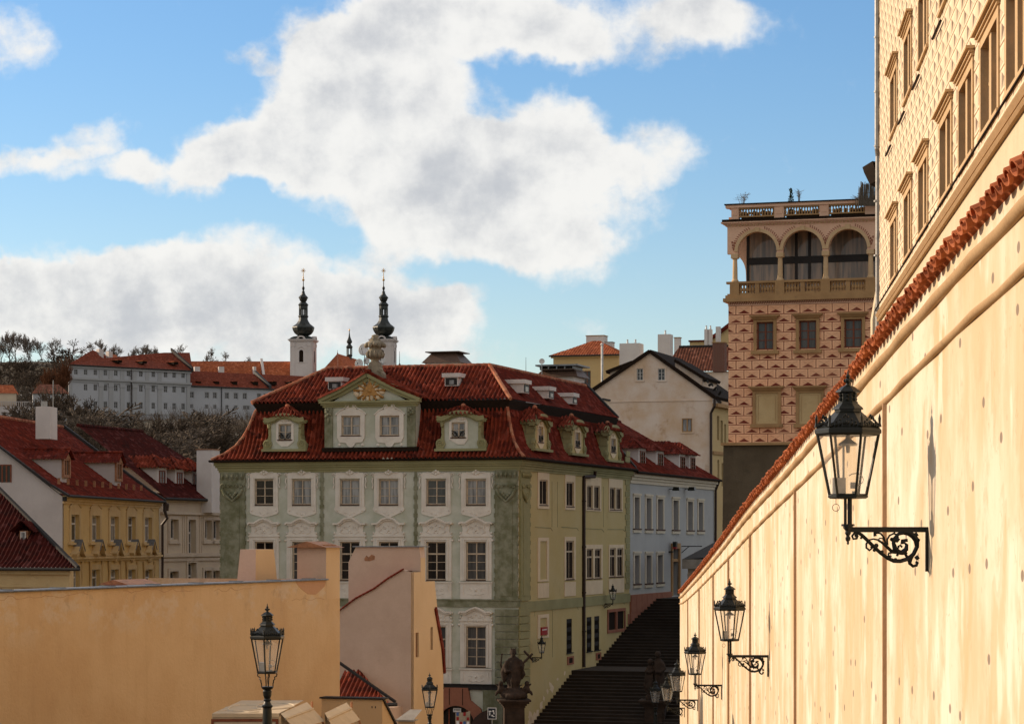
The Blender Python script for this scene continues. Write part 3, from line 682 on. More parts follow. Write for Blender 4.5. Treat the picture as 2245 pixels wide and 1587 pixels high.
for r, (y0, y1, g) in enumerate(rows):
    for c, (x0, x1) in enumerate(front_cols):
        if r == 2 and c < 4: continue
        holes.append((*FF.rect(x0, y0, x1, y1), r, c))
arch_c, arch_z = FF.at(1002, 1588)
mb = MB(); ar = 1.16
holewall(mb, FF, UL, 0, ZB, ZE - .1, [h[:4] for h in holes] + [(arch_c - ar, arch_c + ar, ZB, arch_z + ar)], .2)
# arched head of the doorway: fill between the arch and the wall
mb.build('front_wall', 'green_pale', gh, fix=False)
mb = MB()
side_single = [(1181.5, 1051.5, 1199.5, 1107, 1, 'glass_curtain'), (1240.5, 1056.5, 1257, 1110.5, 1, 'glass_curtain'), (1286, 1064, 1298, 1114.5, 1, 'glass_curtain'), (1301.5, 1065, 1314, 1116, 1, 'glass_curtain'), (1336, 1068.5, 1348, 1117, 1, 'glass_curtain'), (1350, 1070, 1361.5, 1117.5, 1, 'glass_curtain'),
 (1240, 1185, 1257, 1269.5, 0, 'glass_curtain'), (1285.5, 1202.5, 1299, 1268, 0, 'glass_curtain'), (1303, 1202.5, 1317, 1267.5, 0, 'glass_curtain'), (1336, 1201, 1348.5, 1264, 0, 'glass_curtain'), (1352, 1201, 1365, 1263.5, 0, 'glass_curtain')]
sh = [(*FS.rect(*q_[:4]), *q_[4:]) for q_ in side_single]
low = [FS.rect(*q_) for q_ in ((1242, 1356, 1254, 1430), (1286, 1352, 1297, 1427), (1303, 1350, 1314, 1424), (1333, 1340, 1368, 1379))]
holewall(mb, FS, 0, UE, ZB, ZE - .1, [h[:4] for h in sh] + low, .22)
mb.build('side_wall', 'green_side', gh, fix=False)
mb = MB(); W_ = -UL
mb.face([GF(W_, 0, ZB), GF(W_, UE, ZB), GF(W_, UE, ZE), GF(W_, 0, ZE)]); mb.face([GF(W_, UE, ZB), GF(0, UE, ZB), GF(0, UE, ZE), GF(W_, UE, ZE)]); mb.build('rear_wall', 'green_side', gh, fix=False)
mb = MB(); mb.box(-W_ + .05, -.05, -UE + .05, -.75, ZB, ZE - .3, FF); mb.build('interior', 'soffit_dark', gh)
# windows with stucco surrounds (surround and pane are sub-parts)
def tosub(o, par):
    off = origin(par)
    for v in o.data.vertices: v.co -= off
    o.parent = par
for a, b, z0, z1, r, c in holes:
    wd = window(FF, (a, b, z0, z1), gh, 'frame_cream', 'glass_dark' if (r == 0 and c == 0) else ('glass_mid' if (r, c) in ((0, 4), (1, 1), (1, 5)) else rows[r][2]), -.14, 2, 3, None if r == 0 else .68, .075, .032, 'sill_brown')
    uc = (a + b) / 2; hw = (b - a) / 2; mb = MB(); e = .075
    mid = c in (2, 3)
    if r == 0:
        zt, zb = z1 + .42, z0 - .48
        mb.box(a - .30, a - .002, 0, e, z0 - .1, z1 + .06, FF); mb.box(b + .002, b + .30, 0, e, z0 - .1, z1 + .06, FF)
        mb.prism([(a - .30, z1 + .06), (b + .30, z1 + .06), (b + .32, zt - .12), (b + .22, zt), (uc + .35, zt), (uc, zt + .12), (uc - .35, zt), (a - .22, zt), (a - .32, zt - .12)], 0, e, FF)
        ap = [(a - .30, z0 - .1), (a - .33, zb), (a - .22, zb - .1), (uc - .42, zb - .22), (uc, zb - .30), (uc + .42, zb - .22), (b + .22, zb - .1), (b + .33, zb), (b + .30, z0 - .1)]
        if mid: ap[1:8] = [(a - .40, z0 - .28), (a - .28, zb + .05), (uc - .5, zb - .12), (uc, zb - .34), (uc + .5, zb - .12), (b + .28, zb + .05), (b + .40, z0 - .28)]
        mb.prism(ap, 0, e * .8, FF)
        mb.strip([(a - .09, z0), (a - .09, z1 + .09), (b + .09, z1 + .09), (b + .09, z0)], .035, e, e + .035, FF)
        for s in (-1, 1):
            mb.tube(spiral((uc + s * (hw + .36), zt - .14), .15, 1.4, FF, e, s), .032, 5)
            mb.tube([FF(uc + s * (hw + .38), e * .6, zt - .3), FF(uc + s * (hw + .43), e, zt - .55), FF(uc + s * (hw + .36), e, zt - .75), FF(uc + s * (hw + .42), e, zt - .95)], [.05, .04, .035, .055], 5)
            mb.tube([FF(uc + s * .1, e, zt + .08), FF(uc + s * .32, e, zt - .03), FF(uc + s * .6, e, zt + .02)], [.05, .04, .03], 5)
            mb.tube(spiral((uc + s * .26, zb - .06), .12, 1.1, FF, e * .8, s), .022, 5)
            mb.ball(FF(uc + s * (hw + .18), e, zb + .12), .05, n=6)
        for s in (-.14, 0, .14): mb.ball(FF(uc + s, e, zt + .10 - abs(s)), .085, n=6)
        mb.ball(FF(uc, e, zt - .12), .07, n=6); mb.ball(FF(uc, e * .8, zb - .12), .06, n=6)
    else:
        zt = z1 + .30
        mb.box(a - .36, a - .002, 0, e, z0 - .04, zt, FF); mb.box(b + .002, b + .36, 0, e, z0 - .04, zt, FF); mb.box(a - .002, b + .002, 0, e, z1, zt, FF)
        mb.box(a - .42, b + .42, .001, e + .06, zt, zt + .07, FF)
        mb.strip([(a - .12, z0), (a - .12, z1 + .12), (b + .12, z1 + .12), (b + .12, z0)], .04, e, e + .05, FF)
        bt = zt + .80 if r == 1 else zt + .50
        mb.prism([(a - .38, zt + .07), (b + .38, zt + .07), (b + .20, zt + .35), (b + .26, bt - .05), (a - .26, bt - .05), (a - .20, zt + .35)], 0, e * .9, FF)
        if mid: pth = [(a - .42, bt - .02), (a - .12, bt - .02)] + arc((uc, bt - .02), hw * .92, 160, 20, 8, .62) + [(b + .12, bt - .02), (b + .42, bt - .02)]
        else: pth = [(a - .42, bt - .03), (a - .3, bt + .06), (a, bt + .04), (uc - .25, bt + .25), (uc, bt + .32), (uc + .25, bt + .25), (b, bt + .04), (b + .3, bt + .06), (b + .42, bt - .03)]
        mb.strip(pth, .055, 0, .26, FF); mb.strip([(p[0], p[1] - .11) for p in pth[1:-1]], .05, 0, .17, FF)
        mb.prism([(p[0], p[1]) for p in pth[1:-1]] + [(b + .2, bt - .15), (a - .2, bt - .15)], .0, .06, FF)
        for s in (-1, 1):
            mb.tube(spiral((uc + s * .24, bt - .27), .13, 1.3, FF, e, s), .035, 5)
            mb.tube([FF(uc + s * .55, e, bt - .15), FF(uc + s * .48, e, bt - .35), FF(uc + s * .6, e, bt - .5), FF(uc + s * .35, e, bt - .62)], [.03, .05, .04, .03], 5)
            mb.ball(FF(uc + s * (hw + .42), e, zt - .22), .075, n=6); mb.ball(FF(uc + s * (hw + .34), e, zt + .22), .07, n=6)
        for p in ((0, -.12, .06), (0, -.42, .07), (.1, -.55, .05), (-.1, -.55, .05)): mb.ball(FF(uc + p[0], e, bt + p[1]), p[2], n=6)
        zp = z0 - .10                                           # apron panel
        mb.box(a - .36, b + .36, 0, e * .8, zp - 1.05, zp - .08, FF); mb.box(a - .42, b + .42, 0, .13, zp - .08, zp + .0, FF)
        for s in (-1, 1):
            mb.tube(spiral((uc + s * .34, zp - .52), .17, 1.1, FF, e * .8, s), .024, 5); mb.tube([FF(uc, e * .8, zp - .75), FF(uc + s * .22, e * .8, zp - .8), FF(uc + s * .5, e * .8, zp - .7)], .024, 5)
            mb.tube([FF(uc + s * (hw + .16), e * .8, zp - .2), FF(uc + s * (hw + .16), e * .8, zp - .75)], [.045, .02], 5)
        mb.ball(FF(uc, e * .8, zp - .5), .085, n=6); mb.ball(FF(uc, e * .8, zp - .75), .05, n=6)
    tosub(mb.build('stucco_surround', 'stucco', None, smooth=False), wd)
for a, b, z0, z1, up, g in sh:
    wd = window(FS, (a, b, z0, z1), gh, 'frame_cream', g, -.09, 2, 3, None if up else .72, .085, .03, 'sill_brown')
def grp(F, x0, y0, x1, y1): return F.rect(x0, y0, x1, y1)
for x0, y0, x1, y1, ins, pan in ((1178, 1033, 1203, 1115, 0, 0), (1238, 1038, 1260, 1117.5, 0, 0), (1283.5, 1046, 1317, 1120, 0, 0), (1334, 1050, 1364, 1121, 0, 0), (1236.5, 1177, 1261, 1271, 1, 1306), (1283, 1194, 1320, 1268, 1, 1302), (1334, 1194, 1367, 1264, 1, 1299)):
    a, b, c, d_ = FS.rect(x0, y0, x1, y1); mb = MB(); hs = [h for h in sh if h[0] > a - .2 and h[1] < b + .2 and h[2] > c - .3 and h[3] < d_ + .3]
    holewall(mb, FS, a, b, c, d_, [tuple(h[:4]) for h in hs], .05, .05); mb.prism([(a, c), (b, c), (b, c + .001), (a, c + .001)], 0, .05, FS)
    mb.box(a, b, 0, .049, d_, d_ + .02, FS)
    for uu in (a, b): mb.face([FS(uu, 0, c), FS(uu, .05, c), FS(uu, .05, d_), FS(uu, 0, d_)])
    if pan: _, zp = FS.at((x0 + x1) / 2, pan); mb.box(a, b, 0, .05, zp, c - .12, FS)
    mb.build('window_surround', 'stucco_warm', gh)
for x0, y0, x1, y1, b_ in ((1178, 1178, 1202, 1274, 1310), (1178, 1346, 1202, 1398, None)):       # blind windows
    a, b, c, d_ = FS.rect(x0, y0, x1, y1); mb = MB(); h = (a + .45, b - .45, c + .12, d_ - .22)
    holewall(mb, FS, a, b, c, d_, [h], .06, .06)
    for uu in (a, b): mb.face([FS(uu, 0, c), FS(uu, .06, c), FS(uu, .06, d_), FS(uu, 0, d_)])
    if b_: mb.box(a, b, 0, .05, FS.at(1190, b_)[1], c - .1, FS)
    mb.build('blind_window', 'stucco_warm', gh)
for h, cc in zip(low, (1, 1, 1, 2)):       # barred cellar windows
    a, b, c, d_ = h; mb = MB(); mb.face([FS(a, -.2, c), FS(b, -.2, c), FS(b, -.2, d_), FS(a, -.2, d_)], 1)
    if cc == 2:
        mb.box(a - .25, b + .25, 0, .07, d_, d_ + .2, FS, 2); mb.box(a - .25, b + .25, 0, .07, c - .2, c, FS, 2); mb.box((a + b) / 2 - .15, (a + b) / 2 + .15, -.1, .07, c, d_, FS, 2)
        mb.box(a - .25, a, 0, .068, c, d_, FS, 2); mb.box(b, b + .25, 0, .068, c, d_, FS, 2)
    n = 6 if cc == 1 else 9
    for i in range(n + 1):
        u_ = a + (b - a) * i / n
        if cc == 1: mb.tube([FS(u_ + .09 * (-1) ** j * (1 if 0 < i < n else 0), -.04, c + (d_ - c) * j / 8) for j in range(9)], .022, 4)
        else: mb.tube([FS(u_, -.08, c), FS(u_, -.08, d_)], .022, 4)
    if cc == 1: mb.box(a - .08, b + .12, -.05, .1, c - .06, c, FS)
    mb.build('barred_window', ['metal_dark', 'glass_dark', 'red_stone'], gh)
for x0, y0, x1, y1 in ((1243, 1438, 1257, 1456), (1306, 1430, 1317, 1446), (1376, 1345, 1382, 1368)):
    a, b, c, d_ = FS.rect(x0, y0, x1, y1); mb = MB(); mb.box(a, b, 0, .05, c, d_, FS, 0); mb.box(a + .35, b - .35, .02, .055, c + .1, d_ - .1, FS, 1); mb.build('cellar_vent', ['red_stone', 'soffit_dark'], gh)
# pilasters, bands, string courses
def pil(F, a, b, z0, z1, capz, m_, e=.12):
    mb = MB(); mb.box(a, b, 0, e, z0, z1, F)
    for i in range(int((z1 - z0) / .55)):
        z = z0 + .55 * i; 
        for uu in (a, b): mb.box(uu - .05, uu + .05, .0, e + .02, z + .04, z + .30, F)
    mb.box(a + .22 * (b - a), b - .22 * (b - a), e, e + .03, z0 + .3, capz - .9, F)
    n = max(3, int((b - a) / .28))
    for i in range(n):
        u_ = a + (b - a) * (i + .5) / n
        mb.tube([F(u_, e + .02, z1 - .12), F(u_, e + .1, z1 - .3), F(u_, e + .03, z1 - .48)], [.05, .09, .04], 5)
    for s in (-1, 1):
        uc = (a + b) / 2
        mb.tube(spiral((uc + s * (b - a) * .36, capz - .02), .2, 1.5, F, e + .06, s), .055, 5)
        if b - a > 1: mb.tube(spiral((uc + s * (b - a) * .16, capz - .02), .15, 1.5, F, e + .06, -s), .045, 5)
        mb.tube([F(uc + s * (b - a) * .42, e + .03, capz - .2), F(uc + s * (b - a) * .3, e + .1, capz - .55), F(uc, e + .05, capz - .95)], [.08, .10, .06], 6)
    for i in range(5): mb.ball(F((a + b) / 2 + (i - 2) * .12, e + .03, capz - .45 - .12 * (2 - abs(i - 2))), .11, n=6)
    mb.build('pilaster', m_, gh)
zs_ = FF.at(1110, 1322)[1]; zl = FF.at(1030, 1500)[1]; ztop = 4.10
a, b = FF.at(484)[0], FF.at(538)[0]; pil(FF, a + .03, b, zs_ + .15, ztop, FF.at(510, 1065)[1], 'green_dark')
a, b = FF.at(1086)[0], FF.at(1136)[0]; pil(FF, a, b - .02, zs_ + .15, ztop, FF.at(1110, 1065)[1], 'green_dark')
a, b = FS.at(1138.5)[0], FS.at(1158.5)[0]; pil(FS, .14, b, zs_ + .15, ztop, FS.at(1148, 1066)[1], 'cornice_green')
mb = MB(); c0 = FF.at(1086)[0]
for i in range(10):
    z = zl + .05 + i * (zs_ - zl - .35) / 10; h = (zs_ - zl - .35) / 10 - .05
    mb.box(c0, -.0, .001, .12, z, z + h, FF)
mb.build('rusticated_base', 'green_dark', gh)
mb = MB(); b1 = FS.at(1158.5)[0]
for i in range(10):
    z = zl + .05 + i * (zs_ - zl - .35) / 10; h = (zs_ - zl - .35) / 10 - .05; mb.box(.0, b1, .001, .119, z, z + h, FS)
mb.build('rusticated_base', 'cornice_green', gh)
for x0, x1 in ((703, 709), (909, 914)):
    a, b = FF.at(x0)[0], FF.at(x1)[0]; mb = MB(); mb.box(a, b, 0, .05, zs_, ztop, FF)
    for i in range(14): mb.box(a - .05, b + .05, .0, .058, zs_ + .2 + i * .55, zs_ + .45 + i * .55, FF)
    mb.build('bay_strip', 'green_dark', gh)
mb = MB(); mb.box(UL, .1, 0, .10, zs_ - .22, zs_ + .16, FF); mb.box(UL, .16, .0, .16, zs_ + .16, zs_ + .24, FF); mb.build('string_course', 'green_dark', gh)
za, zb_ = FS.at(1160, 1340)[1], FS.at(1160, 1318)[1]; mb = MB(); mb.box(.13, UE, 0, .07, za, zb_, FS); mb.build('string_course', 'cornice_green', gh)
mb = MB(); mb.box(UL, .1, 0, .14, zl - .30, zl, FF); mb.box(UL, .22, 0, .26, zl, zl + .05, FF); mb.build('plinth_ledge', 'verge_dark', gh)
mb = MB(); a, b = FF.at(1060)[0], .02; mb.box(a, b, .0, .13, ZB, zl - .3, FF); mb.build('plinth', 'green_dark', gh)
mb = MB(); uq = FS.at(1370)[0]
for i in range(24):
    z = FS.at(1375, 1290)[1] + i * .40; mb.box(uq + (.25 if i % 2 else 0), UE + .02, 0, .05, z, z + .36, FS)
mb.build('quoins', 'cornice_green', gh)
def panel_lines(segs):
    for pts in segs: mb = MB(); q_ = [FS.at(x, y) for x, y in pts]; mb.strip(q_, .022, 0, .018, FS); mb.build('panel_moulding', 'cornice_green', gh)
panel_lines([[(1173, 1155), (1207, 1157), (1211, 1163)], [(1231, 1155), (1264, 1157), (1268, 1162)], [(1280, 1158), (1320, 1160), (1324, 1166)], [(1332, 1160), (1366, 1160), (1370, 1165)], [(1210, 1055), (1210, 1155)], [(1222, 1056), (1222, 1155)], [(1323, 1066), (1323, 1155)], [(1171, 1350), (1174, 1330), (1206, 1326), (1211, 1338), (1211, 1440)], [(1232, 1330), (1262, 1325), (1268, 1336)], [(1281, 1324), (1318, 1322), (1324, 1330)], [(1332, 1318), (1364, 1314), (1369, 1324)]])
# cornice
def cornice(F, a, b, z0, m_, par, steps, a2=None, b2=None):
    mb = MB(); z = z0
    for h, wd, in steps:
        mb.box(a - (wd if a2 is None else a2), b + (wd if b2 is None else b2), 0 if wd else -.01, max(wd, .02), z, z + h - .003, F); z += h
    mb.build('cornice', m_, par)
st = [(.14, .08), (.16, .14), (.12, .24), (.26, .32)]
cornice(FF, UL, 0, 4.06, 'cornice_green', gh, st)
cornice(FS, 0, UE, 4.062, 'cornice_green', gh, st, a2=-.02, b2=0)
# --- mansard roof
OV = .5; zr, zu, q_u = 10.70, 8.40, .91
ex = abs(FF.at(463, w=.5)[0]) - W_
low_prof = [(0, 0), (.45, .36), (.85, .88), (1.12, 1.5), (1.34, 2.25), (1.5, 3.0), (1.62, 3.25)]
kl = 1.54
mb = MB()
slope(mb, GF(W_ + ex, -OV, ZE), GF(-OV, -OV, ZE), low_prof, left=[(0, 0), (2, 2 * kl)], right=[(0, 0), (2, 2)], inward=-FF.n, per=.27, amp=.085)
slope(mb, GF(W_ + ex, UE, ZE), GF(W_ + ex, -OV, ZE), [(s * kl, z) for s, z in low_prof], right=[(0, 0), (2 * kl, 2)], inward=-FF.t * -1, per=.27, amp=.085, sub=4)
mb.build('lower_roof', 'tile_red', gh, fix=False)
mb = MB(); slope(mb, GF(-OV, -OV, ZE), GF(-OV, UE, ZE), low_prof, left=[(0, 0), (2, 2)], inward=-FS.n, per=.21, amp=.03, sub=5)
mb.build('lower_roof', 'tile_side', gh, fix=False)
aR, aL, bR = 3.18, 13.87, 4.2
aU = W_ + ex - 2.17; rise = zr - zu
mb = MB()
slope(mb, GF(aU, q_u - .15, zu), GF(q_u - .15, q_u - .15, zu), [(0, 0), (.5, .26), (bR - q_u + .15, rise)], left=[(0, 0), (3.44, aU - aL)], right=[(0, 0), (3.44, aR - q_u + .15)], inward=-FF.n, per=.27, amp=.085)
slope(mb, GF(aU, UE, zu), GF(aU, q_u - .15, zu), [(0, 0), (aU - aL, rise)], right=[(0, 0), (aU - aL, 3.44)], inward=FF.t, per=.27, amp=.085, sub=4)
mb.build('upper_roof', 'tile_red', gh, fix=False)
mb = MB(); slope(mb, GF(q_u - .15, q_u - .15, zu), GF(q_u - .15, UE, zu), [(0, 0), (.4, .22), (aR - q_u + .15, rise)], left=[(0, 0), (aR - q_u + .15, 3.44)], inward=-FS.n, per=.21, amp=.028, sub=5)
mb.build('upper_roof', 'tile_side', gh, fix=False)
mb = MB()
for P, Q in ((GF(aU, q_u - .15, zu + .02), GF(aL, bR, zr)), (GF(aL, bR, zr), GF(aR, bR, zr)), (GF(aR, bR, zr), GF(q_u - .15, q_u - .15, zu + .02)), (GF(aR, bR, zr), GF(aR, UE, zr))): ridge(mb, P, Q, .13)
pts = [(s, z) for s, z in low_prof]
for i in range(len(pts) - 1):
    (s, z), (s2, z2) = pts[i], pts[i + 1]
    ridge(mb, GF(-OV + s, -OV + s, ZE + z + .03), GF(-OV + s2, -OV + s2, ZE + z2 + .03), .10); ridge(mb, GF(W_ + ex - s * kl, -OV + s, ZE + z + .03), GF(W_ + ex - s2 * kl, -OV + s2, ZE + z2 + .03), .10)
mb.build('ridge_tiles', 'ridge_tile', gh)
mb = MB()       # upper eave soffit, the overhang's shadow put into its dark colour; gutters
zt_ = ZE + 2.85
for (A, B, A2, B2) in ((GF(aU - .02, q_u - .13, zu - .05), GF(q_u - .13, q_u - .13, zu - .05), GF(aU - .5, q_u + .12, zt_), GF(q_u + .12, q_u + .12, zt_)), (GF(q_u - .13, q_u - .13, zu - .05), GF(q_u - .13, UE, zu - .05), GF(q_u + .12, q_u + .12, zt_), GF(q_u + .12, UE, zt_)), (GF(aU - .02, UE, zu - .05), GF(aU - .02, q_u - .13, zu - .05), GF(aU - .5, UE, zt_), GF(aU - .5, q_u + .12, zt_))): mb.face([A, B, B2, A2])
mb.build('eave_boarding', 'soffit_dark', gh, fix=False)
mb = MB(); g_ = [GF(W_ + ex + .08, UE, ZE - .06), GF(W_ + ex + .08, -OV - .08, ZE - .06), GF(-OV - .08, -OV - .08, ZE - .06), GF(-OV - .08, UE, ZE - .06)]; mb.tube(g_, .085, 6)
mb.box(UL - ex, OV, 0, .46, ZE - .14, ZE - .04, FF); mb.box(-.46, UE, .0, .46, ZE - .139, ZE - .041, FS)
mb.build('gutter', 'soffit_dark', gh)
mb = MB()       # fire wall at the far end of the side roof
mb.prism([(-aU, ZE - .5), (OV * .8, ZE - .2), (OV * .9, ZE + .15), (OV - 1.2, ZE + 1.5), (OV - 1.75, ZE + 3.3), (-q_u + .1, zu + .12), (-aR, zr + .22), (-aL, zr + .2), (-aU, zu)], -UE - .35, -UE - .02, FF); mb.build('fire_wall', 'verge_dark', gh)
mb = MB(); u0, z0 = FS.at(1294, 1028); u1, _ = FS.at(1277)
zd = FS.at(1277, 1045)[1]
mb.tube([FS(u0, .35, z0 - .15), FS(u0, .3, z0 - .5), FS(u1, .1, zd), FS(u1, .1, zd - .4), FS(u1, .1, FS.at(1277, 1462)[1])], .11, 8)
for y in (1100, 1200, 1300, 1385): mb.lathe([(.15, 0), (.15, .1)], FS(u1, .1, FS.at(1277, y)[1]), 8)
mb.build('downpipe', 'pipe_brown', gh)
# --- central gable
FG = Fac(FF(0, -.02, 0), FF.t)
ga, gb = FG.at(712)[0], FG.at(911.6)[0]; gz0 = FG.at(812, 984)[1]; gz1 = FG.at(812, 892)[1]; gz2 = FG.at(812, 879)[1]; gap, gza = FG.at(807, 822)
gw = [FG.rect(749, 911, 790.5, 955), FG.rect(833, 911, 876, 955)]
mb = MB(); holewall(mb, FG, ga, gb, gz0, gz1, gw, .16)
for uu in (ga, gb): mb.face([FG(uu, 0, gz0 - .4), FG(uu, -3.2, gz0 - .4), FG(uu, -3.2, gz1 + .2), FG(uu, 0, gz1 + .2)])
mb.face([FG(ga, 0, gz1), FG(gb, 0, gz1), FG(gap, 0, gza - .15)])
gable = mb.build('gable', 'green_pale', gh, fix=False)
for h in gw:
    tosub(window(FG, h, None, 'frame_cream', 'glass_curtain', -.12, 2, 2, None, .085, .045, 'sill_brown', single=True), gable)
    a, b, c, d_ = h; uc = (a + b) / 2; mb = MB(); e = .07
    mb.prism([(a - .30, c - .12), (a - .20, c - .02), (a - .25, d_ - .3), (a - .27, d_ + .12), (a - .12, d_ + .2), (a - .05, d_ + .34), (b + .05, d_ + .34), (b + .12, d_ + .2), (b + .27, d_ + .12), (b + .25, d_ - .3), (b + .20, c - .02), (b + .30, c - .12), (b + .18, c - .36), (uc + .3, c - .42), (uc + .16, c - .62), (uc, c - .68), (uc - .16, c - .62), (uc - .3, c - .42), (a - .18, c - .36)][::-1] if False else [(a - .28, c - .1), (a - .28, d_ + .14), (a - .002, d_ + .14), (a - .002, c - .1)], 0, e, FG)
    mb.box(b + .002, b + .28, 0, e, c - .1, d_ + .14, FG); mb.prism([(a - .28, d_ + .141), (b + .28, d_ + .141), (b + .1, d_ + .36), (a - .1, d_ + .36)], 0, e, FG); mb.box(a - .001, b + .001, 0, e - .002, d_ + .002, d_ + .14, FG)
    mb.prism([(b + .28, c - .101), (a - .28, c - .101), (a - .12, c - .4), (uc - .3, c - .45), (uc - .18, c - .66), (uc, c - .74), (uc + .18, c - .66), (uc + .3, c - .45), (b + .12, c - .4)], 0, e, FG); mb.box(a - .001, b + .001, 0, e - .002, c - .1, c - .055, FG)
    for s in (-1, 1):
        mb.tube(spiral((uc + s * .2, d_ + .56), .15, 1.3, FG, e, s), .05, 5); mb.tube([FG(uc + s * .35, e, d_ + .5), FG(uc + s * .6, e, d_ + .36), FG(uc + s * .85, e, d_ + .2), FG(uc + s * .98, e, d_ + .06)], [.04, .05, .035, .06], 5)
        mb.ball(FG(uc + s * .75, .03, c - .55), .1, (1, .5, 1), 6)
    mb.box(uc - .35, uc + .35, 0, e * .9, d_ + .36, d_ + .58, FG)
    tosub(mb.build('stucco_surround', 'stucco', None), gable)
for a, b in ((ga + .02, FG.at(730)[0]), (FG.at(893)[0], gb - .0)):
    mb = MB(); mb.box(a, b, 0, .09, gz0, gz1 - .02, FG)
    for i in range(7): mb.ball(FG((a + b) / 2 + (i % 3 - 1) * .13, .13, gz1 - .15 - .13 * (i // 2)), .1, n=6)
    mb.tube([FG((a + b) / 2, .13, gz1 - .6), FG((a + b) / 2, .14, gz1 - 1.0)], [.09, .03], 6)
    tosub(mb.build('pilaster', 'green_dark', None), gable)
mb = MB()
for zq, h, e in ((gz1, .13, .10), (gz1 + .13, .12, .2), (gz1 + .25, .12, .30)): mb.box(ga - e, gb + e, -.2, e, zq, zq + h - .002, FG)
zc = gz1 + .37
for s in (ga, gb):
    sg = -1 if s == ga else 1
    mb.strip([(s + sg * .34, zc + .06), (s - sg * 1.0, zc + .06 + (gza - zc) * .36), (gap, gza + .02)], .14, -.1, .30, FG); mb.strip([(s + sg * .1, zc + .0), (s - sg * 1.0, zc - .18 + (gza - zc) * .36), (gap, gza - .26)], .12, -.1, .15, FG)
tosub(mb.build('pediment', 'cornice_green', None), gable)
mb = MB(); mb.box(ga - .12, gb + .12, -.6, .16, gz0 - .16, gz0 + .10, FG); tosub(mb.build('base_flashing', 'soffit_dark', None), gable)
mb = MB()
for s in (ga, gb):
    sg = -1 if s == ga else 1
    A = FG(s + sg * .45, .42, zc + .16); T_ = FG(gap, .42, gza + .18)
    run = abs(gap - (s + sg * .45)); rs_ = gza + .18 - (zc + .16)
    P = (FG(s + sg * .45, -4.6, zc + .16), A) if sg < 0 else (A, FG(s + sg * .45, -4.6, zc + .16))
    slope(mb, P[0], P[1], [(0, 0), (run * .5, rs_ * .42), (run, rs_)], inward=FG.t * -sg, per=.27, amp=.085)
ridge(mb, FG(gap, .42, gza + .22), FG(gap, -4.6, gza + .5), .13)
tosub(mb.build('gable_roof', 'tile_red', None, fix=False), gable)
mb = MB(); eu, ez = FG.at(812, 857); e = .06       # gilded triangle in a burst of rays
mb.prism([(eu - .55, ez - .28), (eu + .55, ez - .28), (eu, ez + .62)], e, e + .1, FG, 0); mb.lathe([(.14, 0), (.1, .05), (.02, .07)], (0, 0, 0), 8, F=lambda x, y, z: FG(eu + x, e + .1 + z, ez + .0 + y), m=0)
for i, (an, l) in enumerate(((90, 1.0), (125, .75), (152, .85), (178, 1.05), (212, .95), (232, .75), (270, .72), (305, .75), (332, 1.0), (2, 1.02), (32, .75), (58, .8))):
    c_, s_ = math.cos(R(an)), math.sin(R(an)) * .9; mb.tube([FG(eu + c_ * .25, e + .03, ez + s_ * .25), FG(eu + c_ * l, e + .05, ez + s_ * l)], [.05, .085], 4, 0)
for i in range(22):
    an = i * 2.4; r_ = .35 + .5 * ((i * 37) % 10) / 10; mb.ball(FG(eu + 1.15 * r_ * math.cos(an), e - .02, ez - .12 + .6 * r_ * math.sin(an)), .17, (1, .5, 1), 7, 1)
tosub(mb.build('sunburst_emblem', ['gold_paint', 'stucco_warm'], None), gable)
